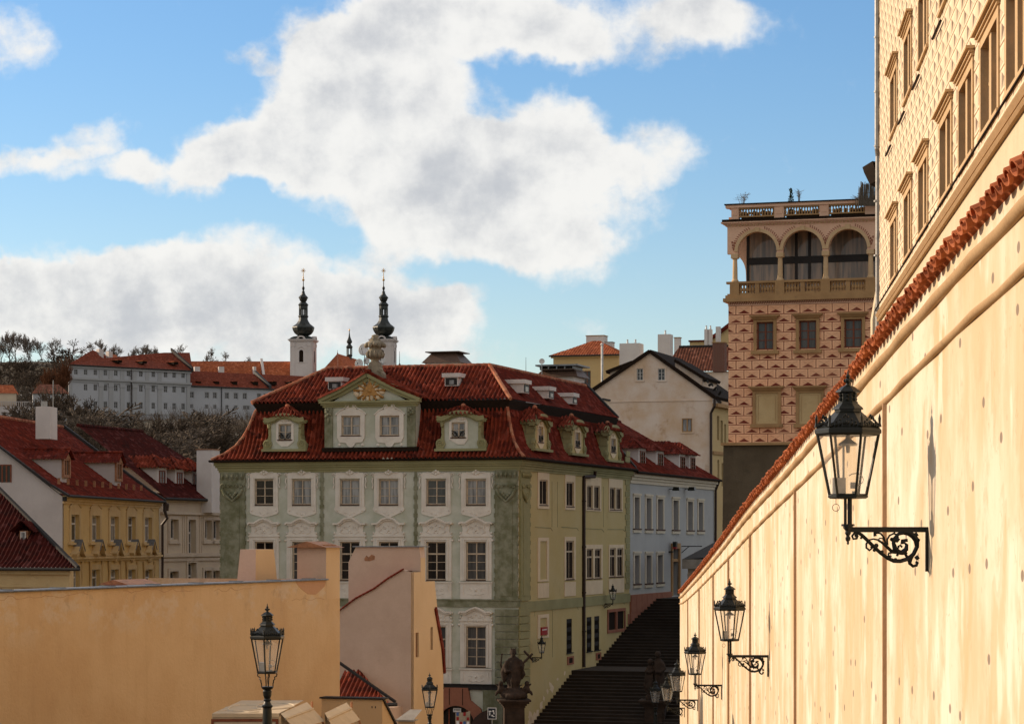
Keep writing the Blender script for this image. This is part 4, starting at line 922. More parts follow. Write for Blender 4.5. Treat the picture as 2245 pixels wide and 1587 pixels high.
# --- dormers
def dormer(F, x0, x1, ytop, ybase, wx, sx, back, flip=False, cheek=None):
    a, b = F.at(x0)[0], F.at(x1)[0]; xm = (x0 + x1) / 2; z1 = F.at(xm, ytop)[1]; z0 = F.at(xm, ybase)[1]; uc = (a + b) / 2; hw = (b - a) / 2
    wr = F.rect(*wx); mb = MB(); holewall(mb, F, a, b, z0, z1, [wr], .14)
    for uu in (a, b): mb.face([F(uu, 0, z0 - .3), F(uu, -back, z0 - .3), F(uu, -back, z1 + .15), F(uu, 0, z1 + .15)])
    mb.prism([(a, z1)] + arc((uc, z1), hw, 180, 0, 8, .42)[1:-1] + [(b, z1)], -.02, -.001, F)
    dm = mb.build('dormer', 'green_pale' if F is not FSD else 'green_side', gh, fix=False)
    mb = MB(); pth = [(a - .42, z1 + .0), (a - .1, z1 - .06)] + arc((uc, z1 - .06), hw * .8, 158, 22, 8, .42) + [(b + .1, z1 - .06), (b + .42, z1 + .0)]
    mb.strip([(p[0], p[1] + .12) for p in pth], .14, -.3, .26, F); mb.strip([(p[0], p[1] - .05) for p in pth], .07, -.2, .14, F)
    for s in (-1, 1): mb.box(uc + s * hw - .17 * (s < 0) - .17 + (.17 if s < 0 else 0) if False else (a - .17 if s < 0 else b), a if s < 0 else b + .17, -.5, .04, z0 + .95, z1, F); mb.box((a - .30 if s < 0 else b), (a if s < 0 else b + .30), -1.0, .15, z1 - .02, z1 + .2, F)
    for s in (-1, 1):
        mb.tube([F(uc + s * (hw + .12), .05, z1 - .15), F(uc + s * (hw + .1), .12, z1 - .42)], [.13, .07], 6)
        uu = uc + s * (hw + .22); mb.lathe([(.30, -.06), (.30, .10)], (0, 0, 0), 12, F=lambda x, y, z: F(uu + x, z, z0 + .36 + y)); mb.tube(spiral((uu, z0 + .36), .25, 2.0, F, .11, s, k=.9), .04, 5)
        mb.prism([(uc + s * hw, z0 + .02), (uc + s * (hw + .5), z0 + .02), (uc + s * (hw + .5), z0 + .3), (uc + s * (hw + .22), z0 + .6), (uc + s * (hw + .12), z0 + 1.0), (uc + s * hw, z0 + 1.1)], -.6, .08, F)
    mb.box(a - .55, b + .55, -.02, .26, z0 - .10, z0 + .05, F)
    tosub(mb.build('dormer_moulding', 'cornice_green', None), dm)
    a2, b2, c2, d2 = wr; mb = MB(); mb.prism([(a2 - .16, c2 - .1), (a2 - .002, c2 - .1), (a2 - .002, d2 + .02), (a2 - .16, d2 + .02)], 0, .05, F)
    mb.prism([(b2 + .002, c2 - .1), (b2 + .16, c2 - .1), (b2 + .16, d2 + .02), (b2 + .002, d2 + .02)], 0, .05, F); mb.prism([(a2 - .16, d2 + .021), (b2 + .16, d2 + .021), (uc + .3, z1 + .12), (uc - .3, z1 + .12)], 0, .05, F)
    mb.prism([(b2 + .2, c2 - .08), (uc + .2, c2 - .42), (uc - .2, c2 - .42), (a2 - .2, c2 - .08)], 0, .045, F)
    for i in range(7): an = R(30 + 20 * i); mb.tube([F(uc, .05, d2 + .12), F(uc + .34 * math.cos(an), .06, d2 + .12 + .22 * math.sin(an))], [.02, .05], 4)
    tosub(mb.build('stucco_surround', 'stucco' if F is not FSD else 'stucco_warm', None), dm)
    tosub(window(F, wr, None, 'frame_cream', 'glass_curtain', -.12, 2, 2, None, .07, .04, 'sill_brown', single=True), dm)
    mb = MB()
    hz = (d2 - c2) * .42
    for s in (-1, 1):
        um = (a2 + b2) / 2; mb.tube(spiral((um + s * (b2 - a2) * .26, c2 + hz * .5), (b2 - a2) * .22, 1.5, F, .03, s, k=.92), .022, 4); mb.tube([F(um, .03, c2), F(um + s * (b2 - a2) * .3, .03, c2 + hz), F(um + s * (b2 - a2) * .5, .03, c2 + hz * 1.1)], .02, 4)
    mb.box(a2 - .02, b2 + .02, .02, .05, c2 - .02, c2 + .02, F)
    tosub(mb.build('balcony_grille', 'metal_black', None), dm)
    mb = MB(); zt = z1 + .26; rh = F.at(xm, sx)[1]
    L_ = hw + .5
    slope(mb, F(uc - L_, .34, zt - .12), F(uc + L_, .34, zt - .12), [(0, 0), (.9, rh - zt + .12)], left=[(0, 0), (.9, L_)], right=[(0, 0), (.9, L_)], inward=-F.n, per=.27, amp=.085) if False else None
    for s in (-1, 1):
        A = F(uc + s * L_, .34, zt - .14); B = F(uc + s * L_, -back - .6, zt - .14)
        slope(mb, *((B, A) if s < 0 else (A, B)), [(0, 0), (L_ * .45, (rh - zt + .14) * .35), (L_, rh - zt + .14)], left=[(0, 0), (L_, 0 if s < 0 else .75)], right=[(0, 0), (L_, .75 if s < 0 else 0)], inward=F.t * -s, per=.27, amp=.085)
    A, B = F(uc - L_, .34, zt - .14), F(uc + L_, .34, zt - .14)
    slope(mb, A, B, [(0, .18), (.3, .5), (.75, rh - zt + .14)], left=[(0, .35), (.75, L_)], right=[(0, .35), (.75, L_)], inward=-F.n, per=.27, amp=.085)
    tosub(mb.build('dormer_roof', 'tile_red', None, fix=False), dm)
    mb = MB(); mb.ball(F(uc, -.38, rh), .16, n=7); tosub(mb.build('finial_tile', 'ridge_tile', None), dm)
FD = Fac(FF(0, .0, 0), FF.t); FSD = Fac(FS(0, .0, 0), FS.t)
dormer(FD, 594.5, 655, 924, 986, (611, 930, 639, 964), 890, 2.2)
dormer(FD, 974, 1049, 920, 985, (990.5, 926, 1020, 959), 889, 2.2)
dormer(FSD, 1171, 1199, 931, 986, (1179, 936, 1190, 969), 893, 2.0)
dormer(FSD, 1251.5, 1278, 943, 996, (1260, 948.5, 1271, 980), 911, 2.0)
dormer(FSD, 1331, 1355.5, 954, 1010, (1338.5, 962, 1349, 991), 927, 2.0)
def skylight(F, x0, x1, y0, y1, back, m_='white_plaster'):      # small flat-topped dormers of the upper roof
    a, b = F.at(x0)[0], F.at(x1)[0]; xm = (x0 + x1) / 2; z1, z0 = F.at(xm, y0)[1], F.at(xm, y1)[1]; mb = MB()
    mb.box(a, b, -back, .0, z0, z1 - .25, F); mb.box(a - .15, b + .15, -back, .12, z1 - .25, z1, F)
    o = mb.build('roof_dormer', m_, gh); mb = MB(); mb.box(a + .06, b - .06, .0, .03, z0 + .05, z1 - .3, F, 0); mb.box(a + .3, b - .25, .03, .035, z0 + .1, z1 - .42, F, 1); tosub(mb.build('window', ['frame_dark', 'glass_curtain'], None), o)
    return o
FU = Fac(FF(0, -2.0, 0), FF.t); FUS = Fac(FS(0, -1.05, 0), FS.t)
skylight(FU, 719, 749, 827, 854, 2.6); skylight(FU, 975, 1004, 818, 846, 2.6)
for x0, x1, y0, y1 in ((1148, 1160, 833, 862), (1203, 1214, 848, 874), (1255, 1265, 862, 886)): skylight(FUS, x0, x1, y0, y1, 3.2)
# --- arched doorway
mb = MB(); P = arc((arch_c, arch_z), ar, 0, 180, 14); P2 = arc((arch_c, arch_z), ar + .02, 0, 180, 14)
mb.prism([(arch_c + 1.75, ZB), (arch_c + 1.75, arch_z + .2), (arch_c + 1.55, arch_z + 1.0), (arch_c + .9, arch_z + 1.5), (arch_c + .75, arch_z + 2.25), (arch_c - .75, arch_z + 2.25), (arch_c - .9, arch_z + 1.5), (arch_c - 1.55, arch_z + 1.0), (arch_c - 1.75, arch_z + .2), (arch_c - 1.75, ZB), (arch_c - ar, ZB)] + arc((arch_c, arch_z), ar, 180, 0, 14) + [(arch_c + ar, ZB)], .0, .2, FF, 0)
for s in (-1, 1): mb.box(arch_c + s * .42 - .02, arch_c + s * .42 + .02, .2, .215, arch_z + ar + .05, arch_z + 2.2, FF, 1)
mb.build('door_surround', ['red_stone', 'soffit_dark'], gh)
mb = MB(); D_ = -.18
mb.prism([(arch_c - ar, ZB)] + arc((arch_c, arch_z), ar, 180, 0, 14) + [(arch_c + ar, ZB)], D_ - .05, D_, FF, 1)
for u_ in (-.55, .0, .55): mb.box(arch_c + u_ - .04, arch_c + u_ + .04, D_, D_ + .06, ZB, arch_z + ar * .8, FF, 0)
mb.box(arch_c - ar, arch_c + ar, D_, D_ + .08, arch_z - .1, arch_z + .02, FF, 0); mb.build('shop_door', ['frame_wood', 'glass_dark'], gh)
# urn, dishes, lamps and signs on or by the green house
uu, zz = FG.at(815, 822); un = thing('stone_urn', 'weathered stone urn with leafy rim on the gable apex of the green house', 'urn', FG(uu, -.6, zz - .3))
mb = MB(); c = FG(uu, -.6, zz)
mb.prism([(uu - .62, zz - .3), (uu - .60, zz + .1), (uu - .42, zz + .3), (uu - .35, zz + .6), (uu - .25, zz + .82), (uu + .25, zz + .82), (uu + .35, zz + .6), (uu + .42, zz + .3), (uu + .60, zz + .1), (uu + .62, zz - .3)], -.9, -.3, FG)
for s in (-1, 1): mb.tube(spiral((uu + s * .42, zz + .25), .18, 1.4, FG, -.3, s), .06, 6)
mb.build('pedestal', 'urn_stone', un)
mb = MB(); mb.lathe([(.28, .82), (.2, .92), (.34, 1.0), (.47, 1.15), (.5, 1.3), (.44, 1.5), (.36, 1.65), (.40, 1.75), (.58, 1.85), (.6, 1.95), (.5, 2.05), (.3, 2.15), (.34, 2.22), (.16, 2.3), (.24, 2.38), (.2, 2.46), (.05, 2.52)], c, 12)
for i in range(12): an = i * .5236; mb.tube([c + V((.46 * math.cos(an), .46 * math.sin(an), 1.08)), c + V((.53 * math.cos(an), .53 * math.sin(an), 1.3)), c + V((.45 * math.cos(an), .45 * math.sin(an), 1.5))], [.07, .08, .03], 5); mb.ball(c + V((.55 * math.cos(an), .55 * math.sin(an), 1.82 + .06 * (i % 2))), .14, n=6)
mb.build('vase', 'urn_stone', un, smooth=True)
for px, py, r_, d_, lb in ((797, 766, .36, 160, 'largest white satellite dish behind the stone urn, upper left of it'), (787, 797, .29, 160, 'bright round satellite dish on the ridge, lowest left of the stone urn'), (803.5, 791, .22, 160.6, 'small satellite dish tucked close against the urn pedestal'), (837, 790, .24, 160, 'satellite dish just right of the stone urn on the ridge')):
    p = ray(px, py, d_); t = thing('satellite_dish', lb, 'satellite dish', (p.x, p.y, p.z - .3), group='satellite dishes behind the urn')
    f_ = (V((-.35, -.9, .12))).normalized(); a_ = f_.cross(V((0, 0, 1))).normalized(); b_ = a_.cross(f_); mb = MB()
    mb.lathe([(.001, -.10), (r_ * .5, -.075), (r_, 0), (r_ * .98, .012), (r_ * .5, -.055), (.001, -.075)], (0, 0, 0), 18, F=lambda x, y, z: p + a_ * x + b_ * y * 1.08 + f_ * z); mb.build('reflector', 'dish_white', t, smooth=True)
    mb = MB(); mb.tube([p - f_ * .1, p - f_ * .2 - V((0, 0, .1)), V((p.x, p.y + .2, zr - .35))], .03, 6); mb.tube([p - b_ * r_, p + f_ * r_ * .9], .015, 4); mb.ball(p + f_ * r_ * .9, .05, n=6); mb.build('mount', 'metal_grey', t)
rzs = math.atan2(-FS.n.y, -FS.n.x)
for px, py, lb in ((1166, 1455, 'wall lantern on the green house beside the left statue'), (1324, 1336, 'wall lantern on the green house high above the stairs')):
    u_, z_ = FS.at(px, py); zb_ = z_ + .42; lamp_copy(wl, lb, FS(u_, .62, zb_), rzs, 'wall lanterns on the green house', .76)
a, b, c, d_ = FS.rect(1184.5, 1374, 1197.5, 1391); t = thing('red_sign', 'red notice board with pale lettering lines in a blind window of the green house', 'sign', FS((a + b) / 2, .06, c))
mb = MB(); mb.box(a, b, .0, .10, c, d_, FS); mb.build('board', 'sign_red', t)
mb = MB(); n_ = 7
for i in range(n_): mb.box(a + .12 + (b - a - .24) * i / n_, a + .12 + (b - a - .24) * (i + .6) / n_, .10, .104, c + (d_ - c) * .60, c + (d_ - c) * .76, FS)
mb.build('lettering', 'sign_white', t)
# ---------------------------------------------------------------- the castle stairs along the side of the green house
mb = MB(); segs = [(-5.2, -13.75), (11.6, -8.72), (17.6, -8.45), (27.5, -5.75), (34.5, -4.35)]; u = segs[0][0]; z = segs[0][1]; EDGE = 13.5
steps = []
for (a, za), (b, zb) in zip(segs, segs[1:]):
    n = max(1, round((zb - za) / .18)) if zb - za > .5 else 1
    for i in range(n): steps.append((a + (b - a) * i / n, za + (zb - za) * (i + 1) / n))
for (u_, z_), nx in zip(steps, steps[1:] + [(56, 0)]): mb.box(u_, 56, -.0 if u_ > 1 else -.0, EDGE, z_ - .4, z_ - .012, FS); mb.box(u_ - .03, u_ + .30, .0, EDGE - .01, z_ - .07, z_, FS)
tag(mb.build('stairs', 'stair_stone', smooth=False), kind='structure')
# flaked plaster patches low on the green side wall
rp = random.Random(5)
for px, py, r in ((1170, 1578, .50), (1178, 1560, .30), (1186, 1545, .34), (1192, 1530, .22), (1200, 1515, .18), (1210, 1507, .35), (1206, 1500, .22), (1222, 1488, .14), (1238, 1475, .16), (1340, 1432, .3), (1345, 1420, .35), (1352, 1412, .25), (1322, 1446, .2), (1368, 1388, .25), (1163, 1568, .35), (1162, 1585, .45)):
    u_, z_ = FS.at(px, py); n = 9; mb = MB()
    mb.prism([(u_ + r * 1.6 * rp.uniform(.4, 1) * math.cos(6.283 * i / n), z_ + r * rp.uniform(.4, 1.1) * math.sin(6.283 * i / n)) for i in range(n)], .0, .012, FS)
    mb.build('flaked_plaster', 'stucco_warm', gh)

# ---------------------------------------------------------------- pale blue house up the stairs
UB0, UB1 = UE + .02, FS.at(1566)[0]
bh = thing('blue_house', 'pale blue house with tall narrow windows above the dark stairs', 'house', FS(UB0 + 13, -4, -4.5))
up = [(1390, 1090, 1401, 1158), (1416, 1092, 1427, 1159), (1441, 1094, 1453, 1160), (1475, 1097, 1486.5, 1161), (1507, 1099.5, 1518, 1162), (1530.5, 1101, 1540.5, 1162)]
dn = [(1390.5, 1217, 1401, 1279), (1416, 1217, 1427, 1278), (1441, 1216.5, 1452, 1276)]
hs = [FS.rect(*q_) for q_ in up + dn]; door = FS.rect(1473, 1202, 1487, 1305)
ztb = FS.at(1470, 1066)[1]; zeb = FS.at(1470, 1043)[1]
mb = MB(); holewall(mb, FS, UB0, UB1, -14, zeb, hs + [door], .45)
mb.face([FS(UB1, 0, -14), FS(UB1, -9, -14), FS(UB1, -9, zeb), FS(UB1, 0, zeb)]); mb.build('facade', 'blue_wall', bh, fix=False)
for h in hs:
    a, b, c, d_ = h; wd = window(FS, h, bh, 'frame_wood', 'glass_dark', -.4, 2, 4, None, .09, .04); mb = MB()
    mb.box(a - .30, a - .002, 0, .06, c - .0, d_ + .14, FS); mb.box(b + .002, b + .30, 0, .06, c, d_ + .14, FS); mb.box(a - .002, b + .002, 0, .058, d_ + .002, d_ + .14, FS)
    mb.box(a - .38, b + .38, 0, .12, d_ + .141, d_ + .28, FS); mb.box(a - .38, b + .38, 0, .10, c - .30, c - .10, FS, 0)
    o = mb.build('window_trim', 'blue_trim', None); tosub(o, wd); mb = MB(); mb.box(a - .34, b + .34, -.1, .14, c - .098, c - .0, FS); tosub(mb.build('sill', 'sill_brown', None), wd)
a, b, c, d_ = door; mb = MB()
mb.box(a - .35, a, -.1, .12, c, d_ + .4, FS, 0); mb.box(b, b + .35, -.1, .12, c, d_ + .4, FS, 0); mb.box(a, b, -.1, .119, d_, d_ + .4, FS, 0); mb.box(a, b, -.3, .0, c + (d_ - c) * .72, c + (d_ - c) * .78, FS, 0)
mb.face([FS(a, -.4, c), FS(b, -.4, c), FS(b, -.4, d_), FS(a, -.4, d_)], 1); mb.build('door', ['sandstone', 'wood_dark'], bh)
mb = MB()
for zq, h, e in ((ztb, .25, .1), (ztb + .25, .2, .2), (ztb + .45, zeb - ztb - .45, .36)): mb.box(UB0, UB1 + .05, 0, e, zq, zq + h - .003, FS)
mb.build('cornice', 'blue_trim', bh)
mb = MB(); zf = FS.at(1400, 1302)[1]; mb.box(UB0, door[0] - .36, .0, .1, -14, zf, FS)
for i in range(9): mb.box(UB0 + .06 + i * 1.5, UB0 + 1.5 + i * 1.5, .1, .13, zf - 1.2, zf - .05, FS) if UB0 + 1.5 + i * 1.5 < door[0] - .4 else None
mb.build('stone_base', 'red_stone', bh)
rzb = ray(1428, 928, 190).z
mb = MB(); run = 6.2; A, B = FS(UB0 + .05, .5, zeb + .02), FS(UB1 + .15, .5, zeb + .02)
slope(mb, A, B, [(0, 0), (run, 4.35)], right=[(0, 0), (run, 8.2)], inward=-FS.n, per=.25, amp=.03, sub=4)
slope(mb, B, FS(UB1 + .15, -9, zeb + .02), [(0, 0), (8.2, 4.35)], left=[(0, 0), (8.2, run)], inward=-FS.t, per=.25, amp=.03, sub=4)
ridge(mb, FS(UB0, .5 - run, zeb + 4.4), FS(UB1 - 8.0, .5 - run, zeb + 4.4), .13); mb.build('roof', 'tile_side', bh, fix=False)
mb = MB(); mb.tube([A + FS.n * .06 - V((0, 0, .05)), B + FS.n * .06 - V((0, 0, .05))], .1, 6); mb.strip([(UB0 + .1, zeb + .1), (UB0 + .1, zeb + .11)], .1, 0, .5, FS); mb.build('gutter', 'soffit_dark', bh)
mb = MB(); mb.tube([FS(UB1 - .1, .45, zeb), FS(UB1 - .15, .15, zeb - .8), FS(UB1 - .15, .13, -4)], .1, 7); mb.build('downpipe', 'pipe_brown', bh)
for x0, x1, y0, y1 in ((1400, 1415.5, 982, 1023), (1439.5, 1455, 988, 1027), (1489, 1503, 995, 1032), (1511.5, 1525, 997, 1035)):
    F = Fac(FS(0, -.55, 0), FS.t); a, b = F.at(x0)[0], F.at(x1)[0]; xm = (x0 + x1) / 2; z1, z0 = F.at(xm, y0)[1], F.at(xm, y1)[1]
    mb = MB(); mb.box(a, b, -2.6, 0, z0 - .2, z1, F); dm = mb.build('dormer', 'white_plaster', bh)
    tosub(window(F, (a + .32, b - .32, z0 + .1, z1 - .2), None, 'frame_wood', 'glass_dark', .005, 2, 3, None, .09, .04, single=True), dm)
    mb = MB(); uc = (a + b) / 2; L_ = (b - a) / 2 + .35
    for s in (-1, 1):
        A_, B_ = F(uc + s * L_, .35, z1 - .05), F(uc + s * L_, -3.6, z1 - .05)
        slope(mb, *((B_, A_) if s < 0 else (A_, B_)), [(0, 0), (L_, 1.05)], left=[(0, 0), (L_, 0 if s < 0 else L_)], right=[(0, 0), (L_, L_ if s < 0 else 0)], inward=F.t * -s, per=.25, amp=.03, sub=4)
    slope(mb, F(uc - L_, .35, z1 - .05), F(uc + L_, .35, z1 - .05), [(0, 0), (L_, 1.05)], left=[(0, 0), (L_, L_)], right=[(0, 0), (L_, L_)], inward=-F.n, per=.25, amp=.03, sub=4)
    tosub(mb.build('dormer_roof', 'tile_side', None, fix=False), dm)
for px, py, lb in ((1467, 1072, 'small black floodlight on the blue wall, the one nearer the green house'), (1501, 1072, 'small black floodlight on the blue wall, the one nearer its downpipe')):
    u_, z_ = FS.at(px, py); t = thing('floodlight', lb, 'floodlight', FS(u_, 0, z_), group='floodlights on the blue house'); mb = MB(); mb.tube([FS(u_, 0, z_), FS(u_ - .1, .45, z_ + .02)], .03, 5); mb.build('arm', 'metal_black', t)
    mb = MB(); mb.frustum(u_ - .1, .6, z_ - .12, z_ + .16, .32, .28, .2, .2, FS); mb.build('head', 'metal_black', t)
a, b, c, d_ = FS.rect(1466, 1187, 1469.5, 1203); t = thing('hanging_sign', 'narrow red sign beside the door of the blue house', 'sign', FS(a, 0, c)); mb = MB(); mb.box(a, b, .3, .55, c, d_ - .4, FS); mb.build('panel', 'sign_red', t); mb = MB(); mb.box(a - .01, b + .01, .0, .3, d_ - .8, d_ - .7, FS); mb.box(a, b, .3, .551, d_ - .399, d_, FS); mb.build('bracket', 'metal_black', t)
a, z_ = FS.at(1494, 1197); t = thing('sign_bracket', 'thin black iron sign bracket beyond the door of the blue house', 'bracket', FS(a, 0, z_)); mb = MB(); mb.tube([FS(a, 0, z_), FS(a, 1.6, z_)], .035, 5); mb.tube([FS(a, 0, z_ - .5), FS(a, .6, z_)], .03, 5); mb.build('iron_arm', 'metal_black', t)

# ---------------------------------------------------------------- low slate-capped wall end and the dark retaining wall
FT = Fac(((1497 - CX) * 172 / FPX, 172), (math.cos(R(TH)), -math.sin(R(TH))))
t = thing('stone_wall', 'short grey stone wall end with slate cap behind the street wall', 'wall', FT(1, -1, -4.5)); mb = MB()
zt = FT.at(1500, 1243)[1]; a1 = FT.at(1560)[0]
mb.box(.35, a1, -1.2, 0, -6, zt - .1, FT)
for i in range(6): mb.box(.33, a1 + .01, -1.21, .02, -4.6 + i * .46, -4.2 + i * .46, FT) if -4.2 + i * .46 < zt - .1 else None
mb.build('masonry', 'ashlar', t); mb = MB(); mb.box(.0, a1 + .3, -16, .25, zt - .1, zt + .55, FT)
zt2 = zt + .55; ap = FT.at(1545, 1188, -8)[1]
mb.build('slate_edge', 'grey_stone', t); mb = MB(); c_ = [FT(0, .22, zt2), FT(a1 + .3, .22, zt2), FT(a1 + .3, -16, zt2 + .15), FT(2.6, -16, zt2 + 1.9)]; mb.face(c_); mb.face([FT(0, .22, zt2 + .001), FT(1.1, -8, zt2 + 1.5), FT(a1 + 1, -8, zt2 + 1.9), FT(a1 + 1, .22, zt2 + .2)]); mb.build('cap_slab', 'verge_dark', t, fix=False)
PAV = ((1597 - CX) * 140 / FPX, 140.0); FP = Fac(PAV, (math.cos(R(TH)), -math.sin(R(TH))))
FPL = Fac(PAV, (math.sin(R(TH)), math.cos(R(TH))), flip=True)     # its left flank, seen edge on
t = thing('retaining_wall', 'dark brown streaky retaining wall under the sgraffito pavilion', 'wall', FP(4, -1, -5)); mb = MB()
u0 = FP.at(1588)[0]; zt = FP.at(1600, 977)[1]; ub = FP.at(1580)[0]
mb.prism([(ub, -13), (u0, zt), (9.2, zt), (9.2, -13)], -7, .25, FP); mb.build('battered_wall', 'dark_wall', t)
mb = MB(); mb.box(u0 - .1, 9.25, -7, .45, zt + .002, zt + .16, FP); mb.build('coping', 'sandstone', t)

# ---------------------------------------------------------------- statues
def sculpt(name, parent, build_, m_, vox=.05):
    mb = MB(); build_(mb); o = mb.build(name, m_, None, smooth=True); r = o.modifiers.new('remesh', 'REMESH'); r.mode = 'VOXEL'; r.voxel_size = vox; r.use_smooth_shade = True
    o.parent = parent; return o
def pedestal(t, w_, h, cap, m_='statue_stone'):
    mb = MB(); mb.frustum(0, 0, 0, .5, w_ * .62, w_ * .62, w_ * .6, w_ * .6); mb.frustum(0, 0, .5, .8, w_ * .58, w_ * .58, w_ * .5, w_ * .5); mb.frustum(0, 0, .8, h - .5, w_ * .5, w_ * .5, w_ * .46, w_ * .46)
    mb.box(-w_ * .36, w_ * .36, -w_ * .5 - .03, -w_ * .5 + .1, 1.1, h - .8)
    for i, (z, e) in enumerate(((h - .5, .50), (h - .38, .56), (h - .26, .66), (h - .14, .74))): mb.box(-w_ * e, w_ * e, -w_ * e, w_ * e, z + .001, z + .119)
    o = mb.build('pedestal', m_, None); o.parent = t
def saint(mb):
    B = lambda x, y, z, r, k=(1, 1, 1): mb.ball((x, y, z), r, k, 8)
    for i in range(9): B(.45 * math.cos(i * .7), .4 * math.sin(i * .7), .18 + .05 * (i % 3), .36, (1.2, 1.1, .8))
    B(0, 0, .35, .55, (1.5, 1.2, .8))
    for sx in (-1, 1):                                   # cherubs on the rock
        B(sx * .78, -.1, .62, .22, (1, 1, 1.3)); B(sx * .80, -.18, .98, .16); mb.tube([(sx * .65, -.2, .7), (sx * .5, -.35, .6), (sx * .42, -.42, .75)], [.1, .08, .06], 6); mb.tube([(sx * .85, -.05, .55), (sx * 1.05, -.2, .42), (sx * 1.12, -.25, .25)], [.13, .1, .07], 6); mb.tube([(sx * .9, .05, .8), (sx * 1.1, .1, .95)], [.1, .05], 6)
    mb.tube([(0, 0, .6), (.02, 0, 1.1), (.05, -.03, 1.6), (.02, -.05, 2.0), (-.02, -.02, 2.35)], [.30, .34, .36, .36, .28], 10)
    for i, (x, y) in enumerate(((-.28, -.15), (-.12, -.32), (.08, -.34), (.27, -.2), (.32, .05), (-.32, .05))): mb.tube([(x * .8, y * .8, .65), (x * 1.15, y * 1.1, 1.15), (x * .9 + .04, y, 1.7), (x * .6, y * .7, 2.2)], [.07, .1, .09, .05], 6)
    mb.tube([(-.36, 0, 2.32), (-.52, -.08, 1.98), (-.46, -.28, 1.7), (-.2, -.38, 1.75)], [.17, .15, .13, .08], 8); mb.tube([(.34, 0, 2.34), (.55, -.08, 2.06), (.5, -.22, 1.85), (.46, -.3, 2.1)], [.17, .15, .12, .08], 8)
    mb.tube([(-.55, 0, 2.1), (-.62, 0, 1.7), (-.55, .05, 1.25), (-.6, .05, 1.0)], [.12, .2, .18, .06], 7); mb.tube([(.5, .0, 1.9), (.6, .05, 1.5), (.5, .05, 1.2)], [.1, .16, .05], 7)
    B(0, 0, 2.34, .36, (1.15, .75, .8)); mb.tube([(-.02, 0, 2.5), (-.03, -.04, 2.75)], [.13, .12], 8)
    B(-.03, -.06, 2.86, .17, (1, 1.1, 1.25)); B(-.03, -.22, 2.84, .05); B(-.04, -.17, 2.7, .1, (1, .8, 1.3)); B(-.03, .02, 2.95, .19, (1.05, 1, .8)); B(.1, .03, 2.82, .1); B(-.16, .03, 2.82, .1)
    for i in range(5): mb.tube([(-.03 + .13 * math.cos(i * 1.257), .13 * math.sin(i * 1.257), 3.02), (-.03 + .2 * math.cos(i * 1.257), .2 * math.sin(i * 1.257), 3.2)], [.05, .02], 5)
def cross_(mb):
    mb.tube([(.28, -.2, 1.9), (1.15, -.12, 2.75)], .075, 5); mb.tube([(.62, -.16, 2.92), (1.16, -.12, 2.35)], .07, 5)
    mb.tube([(-.58, .1, 1.2), (-.78, .1, 2.1), (-.7, .1, 2.75)], [.05, .06, .04], 6); mb.tube([(-.62, .1, 2.72), (-.78, .1, 2.72)], .03, 5)
def duo(mb):
    B = lambda x, y, z, r, k=(1, 1, 1): mb.ball((x, y, z), r, k, 8)
    mb.box(-.62, .55, -.5, .5, .0, .32); B(0, 0, .45, .5, (1.1, 1, .6))
    mb.tube([(.2, .1, .4), (.25, .1, 1.1), (.22, .08, 1.8), (.2, .08, 2.5), (.18, .05, 2.75)], [.36, .38, .4, .36, .2], 9); B(.16, .0, 3.02, .2, (1, 1.1, 1.25)); B(.16, .06, 3.1, .22, (1, 1, .8))
    mb.tube([(-.28, -.1, .5), (-.35, -.22, .95), (-.5, -.2, 1.3), (-.42, -.1, 1.75), (-.36, -.1, 2.2), (-.32, -.12, 2.35)], [.16, .2, .25, .27, .24, .12], 9); B(-.34, -.2, 2.55, .18, (1, 1.1, 1.25)); B(-.34, -.1, 2.62, .19, (1.1, 1, .9))
    mb.tube([(-.42, -.15, 2.15), (-.62, -.35, 1.9), (-.35, -.5, 1.85), (-.1, -.4, 2.0)], [.13, .12, .1, .07], 7); mb.tube([(.45, .05, 2.5), (.62, -.1, 2.1), (.35, -.35, 1.85), (.0, -.35, 1.9)], [.15, .14, .12, .08], 7)
    for x, y in ((-.6, -.2), (-.45, -.38), (-.25, -.42), (.05, -.3), (.35, -.25), (.55, .0)): mb.tube([(x * .8, y, .45), (x, y * 1.1, .95), (x * .9, y, 1.5), (x * .7, y * .6, 2.0)], [.08, .1, .08, .04], 6)
    mb.tube([(-.5, -.2, 1.35), (-.72, -.25, .95), (-.6, -.2, .55), (-.4, -.3, .4)], [.12, .1, .09, .08], 7)
def statue(name, label, px, pytop, pybase, d_, fig, figh, extra=None, w_=1.2, rz=0.0):
    p = ray(px, pybase, d_); g = -13.75; h = p.z - g; t = thing(name, label, 'statue', (p.x, p.y, g), rz)
    pedestal(t, w_, h, 0); s = (ray(px, pytop, d_).z - p.z) / figh
    def fb(mb):
        fig(mb); mb.v = [(x * s, y * s, z * s + h - .03) for x, y, z in mb.v]
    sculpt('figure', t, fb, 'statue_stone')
    if extra:
        mb = MB(); extra(mb); mb.v = [(x * s, y * s, z * s + h) for x, y, z in mb.v]; o = mb.build('cross', 'statue_stone', None); o.parent = t
    return t
statue('saint_statue', 'dark stone statue of a robed saint shouldering a cross at the house corner', 1126, 1416, 1531, 148.3, saint, 3.2, cross_, 1.28, .1)
statue('pair_statue', 'brown stone statue of two draped figures on a tall pedestal by the stairs', 1437, 1428, 1532, 152, duo, 3.2, None, 1.3, -.15)

